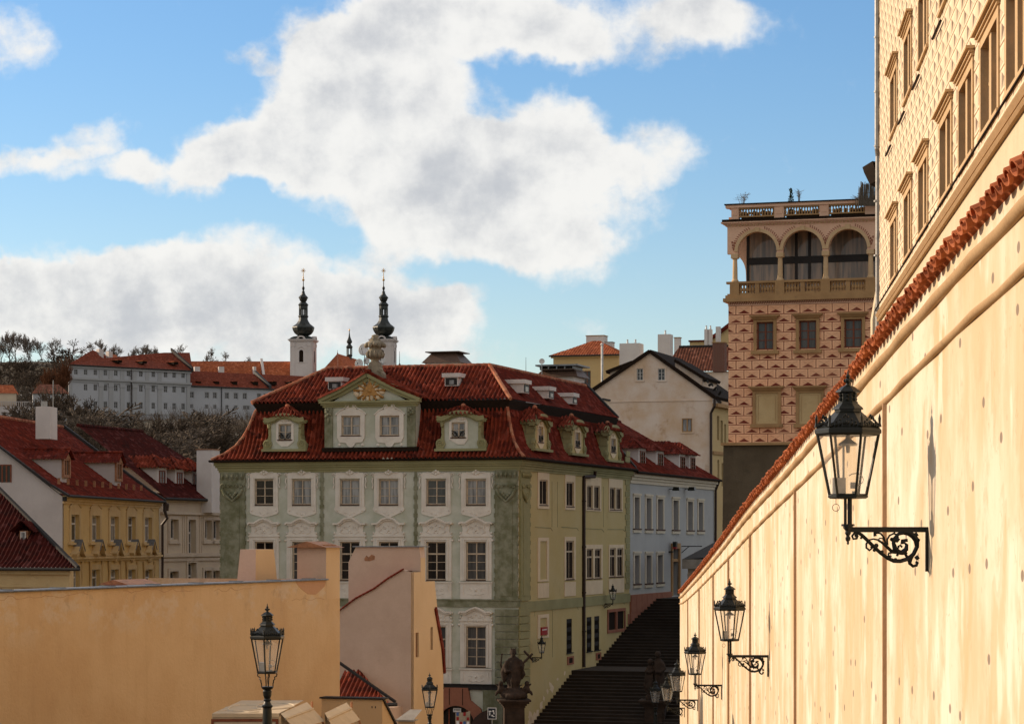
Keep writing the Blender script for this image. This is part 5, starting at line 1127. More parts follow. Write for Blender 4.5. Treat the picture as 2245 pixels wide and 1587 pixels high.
# ---------------------------------------------------------------- small street things below the green house
p = ray(1079, 1563, 143); t = thing('information_sign', 'small framed black pictogram board on a thin post by the left statue', 'sign', (p.x, p.y, -13.6)); F = Fac((p.x, p.y), FF.t)
mb = MB(); mb.tube([(p.x, p.y + .03, -13.7), (p.x, p.y + .03, p.z)], .035, 6); mb.build('post', 'metal_grey', t)
mb = MB(); mb.box(-.26, .26, 0, .04, p.z - .33, p.z + .33, F, 0); mb.box(-.225, .225, .04, .045, p.z - .295, p.z + .295, F, 1)
for x, y, a_, b_ in ((-.11, .12, .08, .03), (.08, .14, .05, .05), (.12, .02, .03, .06), (-.13, -.02, .03, .09), (.02, -.12, .05, .04), (.1, -.17, .05, .025)): mb.box(x - a_, x + a_, .045, .049, p.z + y - b_, p.z + y + b_, F, 0)
mb.build('board', ['sign_white', 'sign_black'], t)
p = ray(1015, 1575, 146); F = Fac((p.x, p.y), FF.t); t = thing('poster_stand', 'leaning stand covered with postcards and small prints before the arched shop door', 'display stand', (p.x, p.y, -13.6))
zt = ray(1015, 1557, 146).z; mb = MB(); mb.box(-.46, .12, -.05, 0, -13.6, zt - .12, F, 0); mb.prism([(.12, -13.6), (.42, -13.6), (.42, zt), (.12, zt - .12)], -.06, -.02, F, 0); mb.build('rack', 'sign_tan', t)
mb = MB(); rp = random.Random(9)
for i in range(4):
    for j in range(7): x, y = -.40 + .21 * i, zt - .30 - .26 * j; mb.box(x, x + .15, .0, .012, y, y + .18 + .03 * rp.random(), F, rp.randrange(4)) if i < 2 or True else None
mb.build('postcards', ['sign_white', 'sign_red', 'sign_blue', 'sign_tan'], t)
u_, z_ = FF.at(1001, 1556); t = thing('shop_notice', 'pale paper notice hung in the arched shop doorway', 'sign', FF(u_, 0, z_)); mb = MB(); mb.box(u_ - .25, u_ + .25, -.115, -.1, z_ - .12, z_ + .12, FF, 0)
for i in range(4): mb.box(u_ - .18 + .09 * i, u_ - .12 + .09 * i, -.1, -.096, z_ - .02, z_ + .05, FF, 1)
mb.build('paper', ['sign_white', 'sign_black'], t)
u_, z_ = FF.at(1071, 1587); t = thing('arched_shutter', 'dark wooden arched shutter leaning beside the shop doorway', 'shutter', FF(u_, 0, -13.6)); mb = MB(); mb.prism([(u_ - .75, -13.6), (u_ - .75, z_ + .1)] + [(u_ - .55, z_ + .45), (u_ - .2, z_ + .75), (u_ + .2, z_ + .92), (u_ + .42, z_ + .9), (u_ + .42, -13.6)], .9, 1.0, FF); mb.build('boards', 'wood_dark', t)
# ---------------------------------------------------------------- near left: ochre house flank, chimneys, pink house, roofs and stall
tn = V(((745 - CX) * 81.5 / FPX - (-CX) * 62 / FPX, 19.5)); FN = Fac((-CX * 62 / FPX, 62), tn)
zn = -1.32
oh = thing('ochre_house', 'large plain ochre wall of a house filling the lower left corner', 'house', FN(8, -3, -8))
uN0, uN1 = -9.0, FN.at(745)[0]; uq = FN.at(715)[0]
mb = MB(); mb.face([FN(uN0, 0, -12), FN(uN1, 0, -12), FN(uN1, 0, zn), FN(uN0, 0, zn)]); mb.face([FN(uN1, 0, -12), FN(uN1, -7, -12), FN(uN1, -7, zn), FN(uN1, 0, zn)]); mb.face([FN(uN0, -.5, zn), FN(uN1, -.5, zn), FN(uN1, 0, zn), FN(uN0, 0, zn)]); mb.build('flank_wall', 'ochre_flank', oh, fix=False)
mb = MB(); mb.box(uN0, uq, -.45, .07, zn, zn + .035, FN); mb.tube([FN(uN0, .07, zn + .01), FN(uq, .07, zn + .01)], .03, 5)
for i in range(9): mb.box(uq - 1.0 - i * 2.6, uq - .95 - i * 2.6, -.4, .08, zn + .035, zn + .06, FN)
mb.build('tin_capping', 'metal_grey', oh)
mb = MB(); mb.face([FN(uN0, -.5, zn - .1), FN(uN1, -.5, zn - .1), FN(uN1, -6, zn - 1.6), FN(uN0, -6, zn - 1.6)]); mb.build('roof', 'tile_red', oh, fix=False)
mb = MB(); P = [(648, 1274), (701, 1267), (714, 1270), (712, 1284), (700, 1296), (692, 1303), (675, 1302), (662, 1292), (654, 1284)]; mb.prism([FN.at(*q_) for q_ in P], 0, .008, FN); mb.build('patched_render', 'patch_render', oh)
rc = random.Random(2)
for x0, x1, y in ((0, 120, 1311), (120, 200, 1305), (270, 430, 1296), (470, 560, 1292), (640, 720, 1312)):
    pts = []; x = x0
    while x < x1: pts.append(FN.at(x, y + rc.uniform(-5, 5) - (x - x0) * .03)); x += 9
    mb = MB(); mb.strip(pts, .006, 0, .004, FN); mb.build('crack', 'joint_red', oh)
FNf = FN.n; 
# chimneys on it
def chim2(lb, x0, xe, x1, ytop, ybase, u_w, taper, left_t, mats, capf=None, extra=None, wback=0.0):
    ue = FN.at(xe, w=-wback)[0]; u1 = FN.at(x1, w=-wback)[0]; d_ = FN(ue, -wback, 0).y; zt = (HY - ytop) * d_ / FPX; zb = (HY - ybase) * d_ / FPX - .6
    wl_ = (xe - x0) * d_ / FPX * 1.04
    t = thing('chimney', lb, 'chimney', FN((ue + u1) / 2, -wback - wl_ / 2, zb), group='chimneys on the ochre house'); mb = MB(); ins = taper
    b = [(ue, -wback), (u1, -wback), (u1, -wback - wl_), (ue, -wback - wl_)]; uc, wc = (ue + u1) / 2, -wback - wl_ / 2
    lo = [mb.add(FN(*q_, zb)) for q_ in b]; hi = [mb.add(FN(uc + (q_[0] - uc) * (1 - ins), wc + (q_[1] - wc) * (1 - ins), zt)) for q_ in b]
    mb.idx([lo[0], lo[1], hi[1], hi[0]], 0); mb.idx([lo[1], lo[2], hi[2], hi[1]], 0); mb.idx([lo[2], lo[3], hi[3], hi[2]], 1); mb.idx([lo[3], lo[0], hi[0], hi[3]], 1); mb.idx(hi, 1); mb.build('shaft', mats, t, fix=True)
    if capf: mb = MB(); capf(mb, ue, u1, wback, wl_, zt); mb.build('cap', 'tin_rust', t)
    return t
chim2('tapering bare chimney, leftmost on the ochre wall top, without a cap', 512, 560, 612, 1204, 1278, 0, .24, 0, ['ochre_near', 'pink_plaster'], None, None, 1.2)
def tincap(mb, ue, u1, wb, wl_, zt):
    a, b, c, d_ = ue - .22, u1 + .12, -wb + .12, -wb - wl_ - .28; m_ = (c + d_) / 2
    A, B, C, D_, E, F_ = FN(a, c, zt + .0), FN(b, c, zt + .0), FN(b, d_, zt), FN(a, d_, zt), FN(a, m_, zt + .2), FN(b, m_, zt + .2)
    for p in ([A, B, F_, E], [D_, C, F_, E], [A, E, D_], [B, F_, C]): mb.face(p)
    mb.box(ue + .1, u1 - .1, -wb - wl_ + .1, -wb - .1, zt - .02, zt + .1, FN)
chim2('chimney with a folded rusty tin cap, flush with the end of the ochre wall', 648, 715, 745, 1200, 1272, 0, .0, 0, ['ochre_near', 'pink_plaster'], tincap, wback=-.008)
u_, z_ = FN.at(287, 1277, w=-1.5); t = thing('chimney', 'low brick coloured chimney cap peeping over the ochre wall top', 'chimney', FN(u_, -1.5, z_ - .6), group='chimneys on the ochre house'); mb = MB(); mb.box(u_ - .8, u_ + .8, -1.9, -1.2, z_ - .8, z_ - .04, FN); mb.build('shaft', 'pink_plaster', t)
mb = MB(); mb.prism([(-2.05, z_ - .04), (-1.05, z_ - .04), (-1.55, z_ + .1)], u_ - .95, u_ + .95, lambda a, b, c: FN(b, a, c)); mb.build('cap', 'tin_rust', t)
# pink house: gable toward us (left) and ochre flank (right)
dP = 108.0; CP = ((901 - CX) * dP / FPX, dP); PFf = Fac(CP, FF.t); PFs = Fac(CP, FS.t)
ph = thing('pink_house', 'narrow pink rendered house with tiled verge and two slit windows, lower centre', 'house', PFf(-1.5, -2, -11))
def pf(F, pts): return [F.at(*q_) for q_ in pts]
mb = MB(); poly = pf(PFf, [(740, 1470), (743, 1342), (780, 1313), (820, 1292), (850, 1270), (885, 1249), (901, 1254), (901, 1640), (840, 1640)])
mb.prism(poly, -.35, 0, PFf); mb.build('gable_wall', 'pink_plaster', ph)
mb = MB(); rp_ = pf(PFf, [(738, 1344), (780, 1312), (820, 1291), (850, 1269), (885, 1249)]); rp_.append((.0, rp_[-1][1]))
for (a, za), (b, zb) in zip(rp_, rp_[1:]): mb.face([PFf(a, -.02, za - .03), PFf(b, -.02, zb - .03), PFf(b, -1.2, zb - .05), PFf(a, -1.2, za - .05)])
mb.build('roof', 'tile_red', ph, fix=False)
uR = PFs.at(968)[0]; zr0 = PFs.at(935, 1274)[1]; mb = MB()
slits = [PFs.rect(911.5, 1386, 918, 1440), PFs.rect(944, 1374, 949, 1424)]
usl = PFs.at(953)[0]; zz0 = PFs.at(901, 1254)[1]
holewall(mb, PFs, 0.001, usl, -14, zr0, slits, .18)
zlow = PFs.at(972, 1470)[1]; uL2 = PFs.at(972)[0]
mb.face([PFs(usl, 0, -14), PFs(uL2, 0, -14), PFs(uL2, 0, zlow), PFs(usl, 0, zr0)]); mb.face([PFs(0.001, 0, zr0), PFs(1.25, 0, zr0), PFs(1.25, 0, zz0), PFs(.001, 0, zz0)]); mb.build('flank_wall', 'ochre_near', ph, fix=False)
for h in slits: mb = MB(); a, b, c, d_ = h; mb.face([PFs(a, -.15, c), PFs(b, -.15, c), PFs(b, -.15, d_), PFs(a, -.15, d_)], 0); mb.box(a, a + .08, -.14, -.1, c, d_, PFs, 1); mb.box(b - .08, b, -.14, -.1, c, d_, PFs, 1); mb.build('slit_window', ['glass_dark', 'frame_wood'], ph)
mb = MB(); A = PFs(usl + .05, .1, zr0 + .02); B = PFs(uL2 + .1, .1, zlow)
mb.strip([(usl + .02, zr0 - 1.2), (usl + (uL2 - usl) * .85, zlow + 1.0), (uL2 + .08, zlow - .1)], .10, -2.5, .08, PFs); mb.build('roof_verge', 'tile_side', ph)
mb = MB(); vp = pf(PFf, [(738, 1344), (780, 1312), (820, 1291), (850, 1269), (885, 1248)])
for (a, za), (b, zb) in zip(vp, vp[1:]):
    n = max(1, int(math.hypot(b - a, zb - za) / .16))
    for i in range(n): t0, t1 = i / n, (i + 1.1) / n; mb.tube([PFf(a + (b - a) * t0, .05, za + (zb - za) * t0 + .02), PFf(a + (b - a) * t1, .05, za + (zb - za) * t1 + .02)], [.05, .035], 6)
mb.build('verge_tiles', 'tile_side', ph)
F = Fac(PFf(0, -1.25, 0), FF.t); q_ = [F.at(*v_) for v_ in ((764, 1340), (764, 1232), (780, 1199), (918, 1198), (921, 1222))]
mb = MB(); mb.prism([q_[1], q_[2], (-.06, q_[3][1]), (-.002, q_[4][1]), (-.002, q_[0][1] - 1), (q_[1][0], q_[0][1] - 1)], -.62, 0, F); mb.build('chimney_stack', 'pink_plaster', ph)
mb = MB(); mb.box(-.01, .004, -.615, -.003, zr0 - .02, q_[4][1] - .01, F); mb.build('stack_flank', 'ochre_near', ph)
mb = MB(); mb.box(q_[2][0] - .12, .16, -.72, .1, q_[2][1] + .005, q_[2][1] + .05, F); mb.build('stack_cap', 'metal_grey', ph)
mb = MB(); zc = q_[1][1] ; mb.prism([(q_[2][0] + .42, zc + .06), (q_[2][0] + .40, zc + .16), (q_[2][0] + .50, zc + .30), (q_[2][0] + .60, zc + .22), (q_[2][0] + .74, zc + .34), (q_[2][0] + .90, zc + .28), (q_[2][0] + .88, zc + .12), (q_[2][0] + .66, zc + .05)], 0, .01, F); mb.build('flaked_patch', 'tin_rust', ph)
# annex roof, low wall and pier in front
t = thing('annex_house', 'low annex with dark red tiled roof wedged between ochre wall and pink house', 'house', PFf(-3.5, 2, -11)); F = Fac(PFf(0, 1.4, 0), FF.t); mb = MB()
A, B = F(F.at(730, 1545)[0], .5, F.at(730, 1545)[1]), F(F.at(862, 1540)[0], .5, F.at(862, 1540)[1]); L = (B - A).length
slope(mb, A, B, [(0, 0), (2.2, 1.6)], right=[(0, 0), (2.2, L * .86)], inward=-F.n, per=.21, amp=.035, sub=5); mb.build('roof', 'tile_red', t, fix=False)
mb = MB(); mb.tube([A + V((0, 0, -.06)), B + F.t * .35 + V((0, 0, -.02))], .09, 6); mb.strip([(F.at(742, 1452)[0], F.at(742, 1452)[1]), (F.at(865, 1538)[0], F.at(865, 1538)[1])], .045, -.2, .0, F); mb.build('gutter', 'verge_dark', t)
mb = MB(); mb.box(F.at(730)[0], F.at(856)[0], -2.0, .2, -13, A.z - .08, F); mb.build('wall', 'pink_plaster', t)
FL = Fac(((838 - CX) * 76 / FPX, 76), FF.t); FLs = Fac(((838 - CX) * 76 / FPX, 76), FS.t); zt = FL.at(838, 1533)[1]
t = thing('garden_wall', 'low ochre garden wall with dark tin cap sloping down at its right end', 'wall', FL(-1, -.2, -8)); mb = MB(); a = FL.at(705)[0]
mb.box(a, -.001, -.4, 0, -9, zt, FL); mb.build('masonry', 'ochre_near', t); mb = MB(); ue = FLs.at(867)[0]; zlo = FLs.at(867, 1590)[1]; mb.face([FLs(0, .001, -9), FLs(ue, .001, -9), FLs(ue, .001, zlo), FLs(0, .001, zt)]); mb.face([FLs(0, -.4, zt), FLs(ue, -.4, zlo), FLs(ue, .001, zlo), FLs(0, .001, zt)]); mb.build('return_wall', 'ochre_near', t, fix=False)
mb = MB(); mb.box(a - .05, .06, -.46, .06, zt + .001, zt + .05, FL); mb.strip([(0, zt + .03), (ue, zlo + .03)], .03, -.45, .06, FLs); mb.build('tin_cap', 'verge_dark', t)
mb = MB(); u_, z_ = FL.at(820, 1549)
for s in (-.06, .05): mb.box(u_ + s - .018, u_ + s + .012, 0, .008, z_ - .035, z_ + .03, FL)
mb.build('marks', 'verge_dark', t)
p = ray(890, 1560, 92); F = Fac((p.x, p.y), FF.t); t = thing('gate_pier', 'small rendered pier with slanting grey slab cap at the foot of the pink house', 'pier', (p.x, p.y, -10)); mb = MB(); mb.box(-.3, .36, -.5, 0, -10.5, p.z - .32, F); mb.build('shaft', 'ochre_near', t); mb = MB(); mb.face([F(-.36, .1, p.z - .28), F(.33, .1, p.z - .28), F(.42, -.6, p.z + .06), F(-.05, -.6, p.z + .06)]); mb.prism([(-.38, p.z - .34), (.34, p.z - .34), (.34, p.z - .281), (-.38, p.z - .281)], -.4, .1, F); mb.build('slab', 'grey_stone', t, fix=False)
# canvas-topped kiosk with two raised flaps
kd = 58.0; p = ray(465, 1562, kd); F = Fac((p.x, p.y), (1, .03)); W = ray(612, 1562, kd).x - p.x; zt = ray(500, 1563, kd).z; zg = gz(p.x, p.y)
t = thing('market_kiosk', 'cream canvas topped market kiosk with framed front panel below the ochre wall', 'kiosk', (p.x + W / 2, p.y + 1, zg))
mb = MB(); mb.face([F(0, 0, zt), F(W, 0, zt), F(W + .35, -4.2, zt + .03), F(.35, -4.2, zt + .03)]); mb.face([F(0, 0, zt - .09), F(W, 0, zt - .09), F(W, 0, zt), F(0, 0, zt)]); mb.face([F(0, 0, zt - .09), F(0, 0, zt), F(.35, -4.2, zt + .03), F(.35, -4.2, zt - .06)])
mb.build('roof', 'canvas', t, fix=False)
def lobe(mb, cu, cw, a, b, wd):
    pts = [(cu + a * math.cos(.4488 * i) + .25 * math.cos(.9 * i) * .3, cw + b * math.sin(.4488 * i)) for i in range(15)]
    mb.tube([F(u_, w_, zt + (-w_) * .007 + .006) for u_, w_ in pts], wd, 4)
mb = MB(); lobe(mb, .6, -1.6, .42, 1.0, .018); lobe(mb, 1.25, -2.2, .45, 1.1, .018); mb.tube([F(.1 + .12 * i, -.6 - .35 * math.sin(i * .7), zt + .012) for i in range(9)], .012, 4); mb.build('roof_seams', 'canvas_pale', t)
mb = MB(); mb.box(-.0, W, -3.8, -.03, zg, zt - .095, F); mb.build('body', 'canvas', t)
mb = MB(); a, b, c, d_ = -.02, W - .02, zt - 1.3, zt - .13
for q_ in ((a, b, d_ - .06, d_), (a, b, c, c + .06)): mb.box(q_[0], q_[1], -.03, .03, q_[2], q_[3], F, 0)
for q_ in ((a, a + .06), (b - .06, b)): mb.box(q_[0], q_[1], -.03, .029, c, d_, F, 0)
mb.face([F(a + .06, -.0, c), F(b - .06, -.0, c), F(b - .06, -.0, d_ - .06), F(a + .06, -.0, d_ - .06)], 1); mb.build('front_panel', ['frame_wood', 'canvas_pale'], t)
for i, (x0, y0, x1, y1, x2, y2, x3, y3, dd) in enumerate(((615, 1563, 673, 1538, 703, 1570, 640, 1590, 57.5), (712, 1562, 760, 1539, 783, 1568, 728, 1592, 58.5))):
    t2 = thing('awning_flap', ('raised canvas awning flap beside the framed panel of the kiosk', 'raised canvas awning flap farther right, by the garden wall')[i], 'awning', ray((x0 + x1) / 2, 1700, dd), group='canvas awning flaps'); mb = MB()
    A, B, C_, D_ = ray(x0, y0, dd), ray(x1, y1, dd + 1.4), ray(x2, y2, dd + 1.1), ray(x3, y3, dd - .3)
    mb.face([A, B, B.lerp(C_, .45), A.lerp(D_, .45)], 0); 
    for j in range(8): s0, s1 = j / 8, (j + 1) / 8; e0 = A.lerp(D_, .5).lerp(B.lerp(C_, .5), s0); e1 = A.lerp(D_, .5).lerp(B.lerp(C_, .5), s1); f0 = D_.lerp(C_, s0); f1 = D_.lerp(C_, s1); f0 = e0 + (f0 - e0) * 1.6; f1 = e1 + (f1 - e1) * 1.6; mb.face([e0, e1, f1 + V((0, .03 * (-1) ** j, 0)), f0 - V((0, .03 * (-1) ** j, 0))], 1)
    mb.tube([A.lerp(D_, .46), B.lerp(C_, .46)], .03, 4, 1); mb.face([A, B, B + V((.02, .5, -1.2)), A + V((-.02, .5, -1.2))], 0)
    mb.build('canvas_sheet', ['canvas_pale', 'canvas'], t2, fix=False)
    mb = MB(); mb.tube([C_, C_ + V((.35, -.2, -.9))], .03, 4); mb.tube([B + V((.1, .2, 0)), V((B.x + .1, B.y + .2, gz(B.x, B.y)))], .03, 4); mb.build('strut', 'tin_rust', t2)
# ---------------------------------------------------------------- left row: yellow house, cream house, dark-roofed house
t1 = ((1650 - CX) / FPX, 1.0); FA = Fac(((137 - CX) * 165 / FPX, 165), t1); UA = FA.at(349)[0]
FAg = Fac(FA.O.to_2d(), (FA.n.x, FA.n.y))                      # its gable, seen from the front (u negative to the left)
ya = thing('yellow_house', 'yellow stuccoed house with five bays, white gable and red roof at left', 'house', FA(13, -6, -12))
zA = 2.85; ups = [(155, 1128, 172.5, 1186), (200, 1130, 218, 1186), (241, 1132, 259, 1187), (279.5, 1132.5, 296, 1187), (316, 1134, 332, 1187.5)]
dns = [(155, 1248, 173, 1300), (200, 1248, 218, 1300), (241, 1248, 259, 1300), (279.5, 1248, 296, 1300), (317, 1248, 333, 1300)]
hs = [FA.rect(*q_) for q_ in ups + dns]
mb = MB(); holewall(mb, FA, 0, UA, -13, zA, hs, .35); mb.build('facade', 'yellow_wall', ya, fix=False)
zm = FA.at(240, 1219)[1]
for i, h in enumerate(hs):
    a, b, c, d_ = h; wd = window(FA, h, ya, 'frame_white', 'glass_curtain' if i % 3 else 'glass_mid', -.28, 2, 1, .66, .10, .055); mb = MB(); uc = (a + b) / 2; hw = (b - a) / 2
    mb.box(a - .45, a - .002, 0, .06, c - .1, d_ + .35, FA); mb.box(b + .002, b + .45, 0, .06, c - .1, d_ + .35, FA); mb.box(a - .002, b + .002, 0, .058, d_ + .002, d_ + .35, FA)
    if i < 5:
        mb.box(a - .7, b + .7, 0, .2, c - .25, c - .1, FA); mb.prism([(a - .5, d_ + .5), (uc - .5, d_ + .85), (uc, d_ + 1.05), (uc + .5, d_ + .85), (b + .5, d_ + .5), (b + .2, d_ + .36), (a - .2, d_ + .36)], 0, .04, FA)
        mb.tube([FA(uc + x, .05, d_ + z) for x, z in ((-hw - .4, .5), (-.6, .75), (-.3, .95), (0, .85), (.3, .95), (.6, .75), (hw + .4, .5))], .06, 5)
    else:
        for s in (-1, 1): mb.tube([FA(uc + s * (hw + .55), .08, d_ + .6), FA(uc + s * (hw + .45), .1, d_ - .2), FA(uc + s * (hw + .5), .06, d_ - 1.0)], [.12, .08, .05], 5); mb.tube(spiral((uc + s * .35, d_ + .75), .28, 1.3, FA, .08, s), .07, 5)
        mb.ball(FA(uc, .05, d_ + .7), .22, n=6); mb.ball(FA(uc, .05, d_ + 1.15), .16, n=6)
    o = mb.build('window_trim', 'yellow_trim', None); tosub(o, wd)
mb = MB()
for h, e in ((0, .16), (.16, .3), (.34, .18)): mb.box(0, UA, 0, e, zm - .3 + h, zm - .3 + h + .155, FA)
for i, h in enumerate(hs[:5]):
    uc = (h[0] + h[1]) / 2
    pth = [(uc - 1.15, zm + .1), (uc - .7, zm + .32), (uc, zm + 1.05), (uc + .7, zm + .32), (uc + 1.15, zm + .1)] if i % 2 == 0 else [(uc - 1.15, zm + .1), (uc - .85, zm + .3)] + arc((uc, zm + .28), .78, 165, 15, 8, .8) + [(uc + .85, zm + .3), (uc + 1.15, zm + .1)]
    mb.strip(pth, .13, 0, .5, FA)
mb.build('pedimented_cornice', 'yellow_trim', ya)
for i, h in enumerate(hs[:5]):
    mb = MB(); uc = (h[0] + h[1]) / 2; mb.prism([(uc - .75, zm + .44), (uc, zm + 1.2), (uc + .75, zm + .44), (uc + .75, zm + .40), (uc, zm + 1.14), (uc - .75, zm + .40)], .02, .56, FA); mb.build('pediment_flashing', 'metal_grey', ya)
mb = MB()
for h, e in ((-.55, .1), (-.38, .22), (-.20, .36)): mb.box(0, UA, 0, e, zA + h, zA + h + .165, FA)
mb.build('eaves_cornice', 'yellow_trim', ya)
mb = MB(); rA, zrA = 7.5, 8.5
slope(mb, FA(-.35, .45, zA - .02), FA(UA + .2, .45, zA - .02), [(0, 0), (1.2, .75), (rA + .45, zrA - zA)], inward=-FA.n, per=.3, amp=.028, sub=4, row=.42)
slope(mb, FA(UA, -2 * rA, zA), FA(-.2, -2 * rA, zA), [(0, 0), (rA, zrA - zA)], inward=FA.n, per=0)
mb.build('roof', 'tile_side', ya, fix=False)
mb = MB(); ridge(mb, FA(-.2, -rA, zrA + .03), FA(UA, -rA, zrA + .03), .14); mb.build('ridge_tiles', 'ridge_tile', ya)
mb = MB(); mb.prism([(0, -13), (0, zA - .1), (-.6, zA + .35), (-rA, zrA - .06), (-2 * rA, zA - .1), (-2 * rA, -13)], -.3, 0, FAg); mb.build('gable_wall', 'grey_plaster', ya)
mb = MB(); mb.strip([(.45, zA - .04), (-.75, zA + .68), (-rA, zrA - .03), (-2 * rA, zA)], .07, -.05, .34, FAg); mb.box(.0, .3, -.02, .02, zA - .4, zA - .1, FAg)
mb.tube([FA(-.3, .5, zA - .06), FA(UA, .5, zA - .06)], .1, 6); mb.build('verge_flashing', 'verge_dark', ya)
mb = MB(); mb.strip([(.45, zA), (-.75, zA + .75), (-rA, zrA + .08)], .16, -UA - .2, -UA + .25, FAg); mb.build('party_verge', 'verge_dark', ya)
a, b, c, d_ = FAg.rect(-14, 1018, 24, 1057); mb = MB(); mb.box(a, b, -.05, .012, c, d_, FAg, 1)
for i in range(5): mb.box(a + (b - a) * i / 4 - .05, a + (b - a) * i / 4 + .05, .0, .04, c, d_, FAg, 0)
mb.box(a, b, 0, .041, d_ - .08, d_, FAg, 0); mb.build('gable_window', ['frame_wood', 'glass_dark'], ya)
mb = MB(); mb.tube([FA(UA, .5, zA - .1), FA(UA - .1, .45, zA - .7), FA(UA, .6, zA - 1.3), FA(UA + .1, .2, zA - 1.8), FA(UA + .1, .2, -12)], .13, 7); mb.lathe([(.2, 0), (.26, .5), (.2, .6)], FA(UA + .1, .5, zA - .75), 8); mb.build('downpipe', 'pipe_brown', ya)
mb = MB()
for i in range(11): u_ = 1.2 + i * UA / 12; s_ = 1.0; mb.box(u_, u_ + .06, -.68, -.5, zA + .75, zA + 1.15, FA)
mb.build('snow_guards', 'tin_rust', ya)
def onroof(px, py):            # pixel ray meets the yellow house roof plane
    n_ = FA.t.cross((FA(0, -rA, zrA) - FA(0, .45, zA))); P0 = FA(0, .45, zA + .15); r = ray(px, py, 1.0); s = P0.dot(n_) / r.dot(n_); return r * s
for x, y, yt, xr in ((139.5, 1047, 985, 52), (255, 1055, 993, 180)):
    p = onroof(x, y); u_ = (p - FA.O).dot(FA.t); w_ = (p - FA.O).dot(FA.n); F = Fac(FA(0, w_ + .12, 0), FA.t); z0 = p.z; z1 = (HY - yt - 20) * p.y / FPX; zt = (HY - yt) * p.y / FPX; hw = .85; back = 3.6
    mb = MB(); mb.box(u_ - hw, u_ + hw, -back, -.01, z0 - .6, z1, F); dm = mb.build('dormer', 'grey_plaster', ya)
    mb = MB(); mb.box(u_ - hw - .02, u_ - hw + .22, -.02, .14, z0, z1, F); mb.box(u_ + hw - .22, u_ + hw + .02, -.02, .14, z0, z1, F); mb.box(u_ - hw, u_ + hw, -.02, .12, z0, z0 + .2, F); mb.box(u_ - .06, u_ + .06, 0, .1, z0, z1, F); mb.box(u_ - hw, u_ + hw, 0, .1, z1 - .14, z1, F); mb.prism([(u_ - hw - .02, z1), (u_ + hw + .02, z1), (u_, zt - .1)], -.02, .14, F)
    mb.box(u_ - hw + .2, u_ + hw - .2, .0, .02, z0 + .18, z1, F, 1); tosub(mb.build('window', ['tin_rust', 'glass_mid'], None), dm)
    mb = MB()
    for s in (-1, 1):
        A_, B_ = F(u_ + s * (hw + .3), .35, z1 - .08), F(u_ + s * (hw + .3), -back - 1.0, z1 - .08); slope(mb, *((B_, A_) if s < 0 else (A_, B_)), [(0, 0), (hw + .3, zt - z1 + .1)], inward=F.t * -s, per=.3, amp=.03, sub=4)
    ridge(mb, F(u_, .4, zt + .03), F(u_, -back - 1, zt + .03), .12); tosub(mb.build('dormer_roof', 'tile_side', None, fix=False), dm)
    mb = MB(); mb.strip([(-back - .9, z1 + .1), (-back + .2, z1 - .5)], .12, u_ - hw - .45, u_ - hw - .2, lambda a, b, c: F(b, a, c)); tosub(mb.build('flashing', 'verge_dark', None), dm)
p = ray(102, 955, 178); mb = MB(); FCh = Fac((p.x, p.y), FA.t); cw = 78; u0 = 0
cx0 = ray(78, 890, 172); A = FAg
uL = FA.at(100)[0]
F = Fac(((110 - CX) * 174 / FPX, 174), FAg.t); a = F.at(78)[0]; b = F.at(109)[0]; zt = F.at(95, 891)[1]; mb.box(a, b, -1.9, 0, F.at(95, 962)[1], zt, F); mb.build('chimney', 'white_plaster', ya)
mb = MB(); mb.box(a + .2, a + .55, -1, -.6, zt, zt + .4, F); mb.tube([F(b - .1, -1.2, zt), F(b - .1, -1.2, zt + 1.9)], .035, 5); mb.build('chimney_pots', 'pipe_grey', ya)
# cream house
FB = Fac(((351 - CX) * 193 / FPX, 193), FS.t); UB = 17.5
cb = thing('cream_house', 'cream rendered house with three tall dormers, between yellow house and green house', 'house', FB(7, -6, -12)); zB = FB.at(420, 1093)[1]
ups = [(372.5, 1138, 390, 1182), (412, 1139, 428, 1215), (448, 1140, 463, 1182), (466.5, 1140, 483, 1182)]; dns = [(371, 1252, 390, 1310), (411, 1233, 429, 1310), (447, 1250, 463, 1310), (466, 1250, 483, 1310)]
hs = [FB.rect(*q_) for q_ in ups + dns]; mb = MB(); holewall(mb, FB, 0, UB, -13, zB, hs, .5); mb.build('facade', 'cream_wall', cb, fix=False)
for i, h in enumerate(hs):
    a, b, c, d_ = h; wd = window(FB, h, cb, 'frame_white', 'glass_mid', -.42, 2, 1 if i not in (1, 5) else 2, .62 if i in (1, 5) else None, .12, .07); mb = MB()
    if i % 4 < 2 or True:
        mb.box(a - .28, a - .002, 0, .08, c - .1, d_ + .26, FB); mb.box(b + .002, b + .28, 0, .08, c - .1, d_ + .26, FB); mb.box(a - .002, b + .002, 0, .078, d_ + .002, d_ + .26, FB)
        if i not in (1, 5): mb.box(a - .4, b + .4, 0, .16, c - .34, c - .101, FB)
    tosub(mb.build('window_trim', 'cream_trim', None), wd)
mb = MB()
for y, h, e in ((1128, .18, .25), (1220, .30, .22), (1229, .22, .12)): z = FB.at(420, y)[1]; mb.box(0, UB, 0, e, z, z + h, FB)
for x in (367, 400, 404, 437, 441): a = FB.at(x)[0]; mb.box(a, a + .12, 0, .05, FB.at(420, 1219)[1], FB.at(420, 1129)[1], FB)
mb.build('string_course', 'cream_trim', cb)
mb = MB(); A, B = FB(-.1, .5, zB), FB(UB, .5, zB); slope(mb, A, B, [(0, 0), (7.5, 5.6)], right=[(0, 0), (7.5, 6)], inward=-FB.n, per=.28, amp=.03, sub=4); P, Q = FB(0, -7, zB + 5.65), FB(UB - 6, -7, zB + 5.65); ridge(mb, P, Q, .14)
